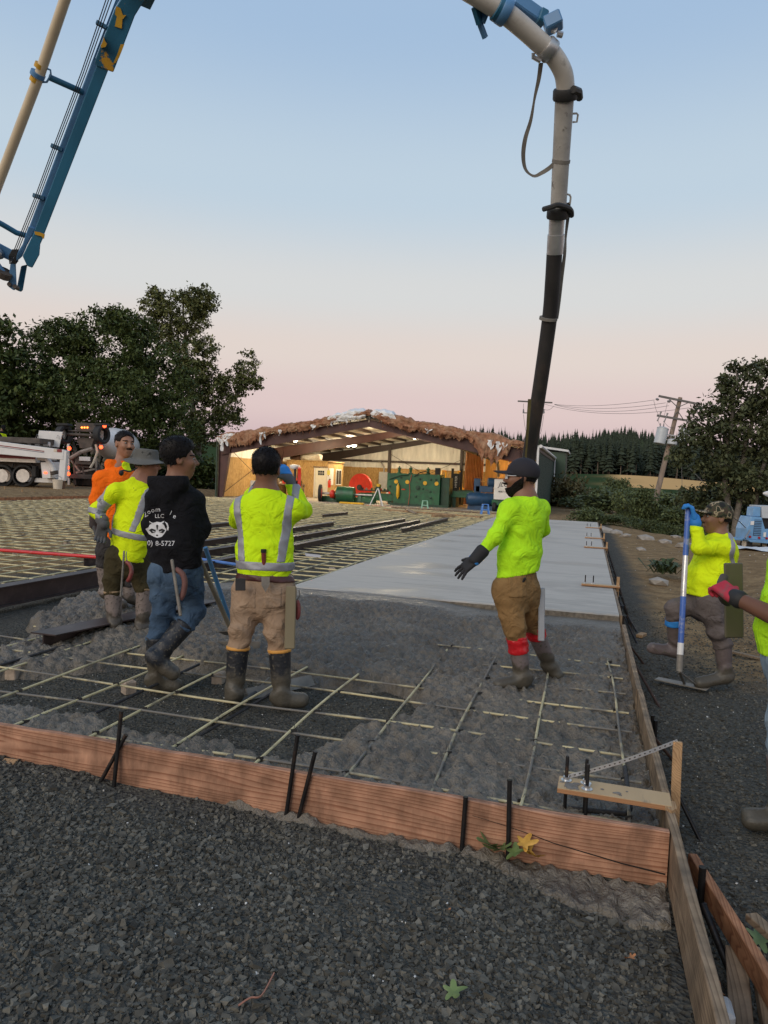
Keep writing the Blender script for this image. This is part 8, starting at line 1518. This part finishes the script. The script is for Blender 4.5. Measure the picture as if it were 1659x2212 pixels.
floatool('edge-on muddy hand float with curved handle hung behind the black hoodie', pt(zB, 1070, 240, 4.98), pt(zB, 1168, 870, 4.96), .022, [pt(zB, 1110, 350, 5.0), pt(zB, 1185, 400, 5.0), pt(zB, 1215, 500, 5.0), pt(zB, 1195, 620, 5.0), pt(zB, 1160, 680, 5.0)], M_mudm, .02, mat('muddy_red_handle', (.19, .085, .07), rough=.7, var=.3, vs=8))
floatool('long tan float blade hung at the right hip of the man photographing', pt(zD, 1147, 400, 4.83), pt(zD, 1130, 1095, 4.80), .070, [pt(zD, 1205, 560, 4.86), pt(zD, 1225, 620, 4.86), pt(zD, 1222, 720, 4.86), pt(zD, 1200, 760, 4.86)], M_tanb, .017, hook=[pt(zD, 1205, 555, 4.86), pt(zD, 1238, 510, 4.86), pt(zD, 1235, 445, 4.86)])
floatool('pale grey magnesium float with red handle hung at the capped man hip', pt(zF, 1052, 335, 5.50), pt(zF, 1045, 1045, 5.46), .050, [pt(zF, 1010, 480, 5.55), pt(zF, 960, 520, 5.55), pt(zF, 955, 620, 5.55), pt(zF, 965, 700, 5.55), pt(zF, 990, 750, 5.55)], M_mag, .02, hook=[pt(zF, 975, 150, 5.4), pt(zF, 945, 250, 5.42), pt(zF, 950, 400, 5.48), pt(zF, 985, 470, 5.52)])
floatool('broad muddy board float held up by the red gloved hand', pt(zG, 1255, 1020, 4.02), pt(zH, 878, 505, 4.02), .105, [pt(zG, 1150, 1180, 3.90), pt(zG, 1110, 1280, 3.86), pt(zG, 1130, 1420, 3.86), pt(zG, 1190, 1480, 3.92)], mat('wet_board_float', (.105, .095, .055), rough=.5, var=.3, vs=3, stretch=(1, 1, .2)), .022, M_dirtm)
# trowel and phone in the photographing man's belt
a, b = pt(zC, 843, 1490, 4.80), pt(zC, 852, 1760, 4.83); tw = empty('trowel', tuple(b), 0, 'trowel with red black handle stuck in the back of a belt', 'trowel'); MB(b).tube([a, a * .7 + b * .3, b], [.0175, .016, .012], 12).build('handle', M_redw, tw, smooth=True); MB(b).tube([a + (a - b) * .02, a - (a - b) * .12], .0182, 12).build('cap', M_blk, tw, smooth=True)
pl = [(815, 1850), (925, 1850), (925, 1955), (868, 2055), (815, 1960)]; MB(b).prism(pl, 4.755, 4.758, lambda x, y, t: gd(*zC(x, y), t)).build('blade', M_mudm, tw)
c = pt(zD, 585, 365, 4.74); MBp = MB(c); MBp.bar(c - cU * .05, c + cU * .03, .066, .010, cF); o = MBp.build('pocket_phone', M_blk, bevel=.003); tag(o, 'black phone sticking out of a khaki back pocket', 'phone')
# ---- shovel, rake, bull float pole
def pole_thing(name, label, cat, pts, r, m, extra=None):
    b = np.array(pts[-1]); t = empty(name, tuple(b), 0, label, cat); MB(b).tube(pts, r, 12).build('handle', m, t, smooth=True); return t, b
M_tanp = mat('muddy_wood_handle', (.26, .21, .14), rough=.8, var=.3, vs=5, col2=(.13, .115, .095), c2s=6, c2t=.58); M_blup = mat('worn_blue_handle', (.06, .19, .36), rough=.55, var=.15, vs=4, col2=(.21, .19, .15), c2s=2.6, c2t=.60)
e_ = pt(zD, 480, 950, 5.75); e_[2] = max(e_[2], .13)
t, b = pole_thing('shovel', 'muddy tan shovel handle resting between the two middle men', 'shovel', [pt(zB, 1362, 205, 5.5), pt(zD, 480, 880, 5.75), e_], .019, M_tanp); MB(b).prism([(-.11, .0), (.0, .05), (.11, 0), (.10, -.2), (0, -.26), (-.1, -.2)], 0, .006, lambda x, y, q: b + cR * x * .9 + cU * (y * .25) + cF * (y * .8) * -1 + np.array([0, 0, q + .03])).build('blade', M_mudm, t)
e2 = pt(zD, 520, 900, 6.1); e2[2] = .14
t, b = pole_thing('concrete_rake', 'worn blue rake handle leaning behind the tan shovel handle', 'rake', [pt(zB, 1440, 110, 5.75), pt(zD, 475, 800, 6.05), e2], .018, M_blup); MB(b).bar(b - cR * .22, b + cR * .22, .012, .1).build('blade', M_mudm, t)
a, c = gz(*zD(660, 1600), .04), gz(*zD(1385, 1440), .06); rk = empty('concrete_rake', tuple((a + c) / 2), 0, 'muddy steel rake blade lying on the gravel under the boots', 'rake'); mid = (a + c) / 2; MB(mid).bar(a, c, .012, .09, dirv(0, .5, .5)).build('blade', M_mudm, rk); hk = gz(*zD(240, 1930), .03); MB(mid).tube([a + (c - a) * .12, hk], .016, 10).build('handle', mat('dark_handle', (.04, .036, .032), rough=.6, var=.3), rk, smooth=True); MB(mid).tube([a + (c - a) * .1, gz(*zD(905, 1410), .1)], .006, 6).build('brace', M_mudm, rk)
# bull float with pole
D6 = 6.12; P0, P1 = pt(zG, 735, 375, D6), pt(zH, 436, 775, 5.95); ph_ = [P0 + (P1 - P0) * k for k in (0, .30, .55, .83, .85, .90, 1.)]
bf = empty('bull_float', tuple(P1), 0, 'long blue and silver float pole with flat blade held by camouflage cap man', 'bull float')
for i, m in enumerate([mat('blue_pole', (.05, .13, .42), rough=.35, var=.15, vs=6, col2=(.5, .5, .52), c2s=9, c2t=.62), mat('silver_pole', (.62, .62, .62), rough=.3, metal=.8, var=.2, vs=8), MATS['blue_pole'], M_tw, M_tw, M_mudm]): MB(P1).tube([ph_[i], ph_[i + 1]], .0235 if i < 3 else .0255, 14).build('pole_section', m, bf, smooth=True)
a, c = gz(*zH(252, 843), -.07), gz(*zH(668, 930), -.07); MB(P1).bar(a + np.array([0, 0, .012]), c + np.array([0, 0, .012]), .11, .012).build('blade', M_mudm, bf, bevel=.003); md = a * .45 + c * .55; MB(P1).tube([P1, md + np.array([0, 0, .02])], .012, 8).build('bracket', M_mudm, bf); MB(P1).tube([P1, a * .18 + c * .82 + np.array([0, 0, .02])], .007, 6).build('brace_rod', M_mudm, bf)
# ---- litter on the ground
def leaf(u, v, s, m, label, name='fallen_leaf', up=.02, rz=0., lob=5, curl=.3):
    p = gz(u, v, 0.); p[2] = float(ground_z(p[0], p[1])) + up; p = gy(u, v, 3.115) if up > .05 else p; n = 36; V = [(0, 0, 0)]; Fs = []
    for k in range(n):
        a = 2 * math.pi * k / n; r = s * (.72 + .28 * math.cos(a * lob + .4)) * (1 - .25 * math.cos(a)); V.append((r * math.cos(a), r * .8 * math.sin(a), curl * r * r / s * math.cos(2 * a + 1) + .25 * r)); Fs.append((0, k + 1, (k + 1) % n + 1))
    b = MB(); b.add(V, Fs); o = b.build(name, m, smooth=True); o.location = p; o.rotation_euler = (-.5, .2, rz); return tag(o, label, 'leaf')
M_lg = mat('green_leaf', (.13, .19, .06), rough=.5, var=.2, vs=30); M_ly = mat('yellow_leaf', (.58, .32, .05), rough=.55, var=.2, vs=30); M_lo = mat('orange_leaf', (.42, .17, .06), rough=.6, var=.2, vs=30)
for k, (u, v, s, m, lab) in enumerate([(1062, 1828, .055, M_lg, 'curled green oak leaf against the form board next to the stake'), (1082, 1836, .06, M_lg, 'large green oak leaf behind the black stake'), (1112, 1842, .05, M_lg, 'green oak leaf touching the yellow leaves'), (1132, 1822, .042, M_ly, 'yellow oak leaf leaning up the form board'), (1140, 1838, .045, M_ly, 'yellow oak leaf at the middle of the yellow ones'), (1158, 1850, .042, M_ly, 'pale yellow oak leaf lying flat at the spill edge'), (1363, 2068, .028, M_lo, 'small orange leaf lying on the gravel by the side form'), (978, 2160, .045, M_lg, 'single green oak leaf lying on the gravel'), (1640, 1985, .07, M_lg, 'large green leaf clump on gravel beyond the reddish board'), (1560, 2080, .035, M_lo, 'brown leaf between the side form and reddish board'), (1585, 2105, .035, M_lg, 'green leaf beside the brown one near the reddish board'), (970, 1968, .012, M_lo, 'tiny tan wood chip on the gravel')]): leaf(u, v, s * (1.25 if k < 6 else 1.), m, lab, rz=k * 1.3, up=.085 if k < 6 else .03)
a, c_, d = [gz(u, v, float(ground_z(*gz(u, v, 0)[:2])) + .03) for u, v in ((515, 2172), (565, 2150), (592, 2102))]
tag(MB(a).tube(spl([a, a * .5 + c_ * .5 + np.array([0, 0, .008]), c_, d], 6), .003, 6).build('copper_wire', mat('copper', (.45, .20, .13), rough=.4, metal=.5, var=.1), smooth=True), 'bent bit of copper wire lying on the gravel', 'wire')
p = gz(*z8(132, 475), -.05); o = MB(p).box((p[0] - .035, p[1] - .09, -.08), (p[0] + .035, p[1] + .09, -.045)).build('wood_offcut', M_pine, bevel=.003); o.rotation_euler = (0, 0, -.35); tag(o, 'small wood offcut lying on gravel beyond the side form', 'offcut')
p = gz(*z8(1020, 650), -.05); o = MB(p).box((p[0] - .25, p[1] - .03, -.07), (p[0] + .25, p[1] + .03, -.045)).build('wood_offcut', M_firY, bevel=.003); o.rotation_euler = (0, 0, -.7); tag(o, 'thin wood stick lying on gravel behind the ripped jeans', 'offcut')
p = gz(40, 1640, .02); o = MB(p).box((p[0] - .05, 3.05, -.02), (p[0] + .03, 3.14, .055)).build('wood_offcut', M_pine, bevel=.003); o.rotation_euler = (.35, 0, .1); tag(o, 'broken pine offcut wedged under the front form board', 'offcut')
# fern tuft on the dirt bank
fp = gz(1440, 1238, .12); ft = MB(fp)
for k in range(60):
    a = rc.uniform(0, 6.28); l = rc.uniform(.2, .5); d = np.array([math.cos(a), math.sin(a), 0]); b0 = fp + rc.normal(0, .12, 3) * np.array([1, 1, 0]); q = [b0, b0 + d * l * .5 + np.array([0, 0, l * .5]), b0 + d * l + np.array([0, 0, l * .35])]; sd2 = np.array([-d[1], d[0], 0]) * .03; ft.add([q[0] - sd2 * .3, q[0] + sd2 * .3, q[1] + sd2, q[1] - sd2, q[2]], [(0, 1, 2, 3), (3, 2, 4)])
tag(ft.build('fern', M_leafB), 'green fern tuft growing on the brown dirt bank', 'plant')
for k in range(9):
    p = gz(*[(1330, 1152), (1352, 1160), (1395, 1166), (1436, 1172), (1300, 1150), (1480, 1180), (1420, 1262), (1385, 1190), (1460, 1163)][k], .02); s_ = [.2, .14, .22, .16, .25, .2, .14, .1, .15][k]; V = ICO_V * (1 + rc.uniform(-.25, .25, (len(ICO_V), 1))) * np.array([1.4, 1, .6]) * s_; o = MB().add(V, ICO_F).build('rock', mat('pale_rock', (.30, .27, .23), rough=.9, var=.3, vs=5, bump=.4)); o.location = (p[0], p[1], float(ground_z(p[0], p[1])) + s_ * .2); tag(o, 'pale rock lying along the edge of the dirt yard', 'rock', 'rocks at the yard edge')
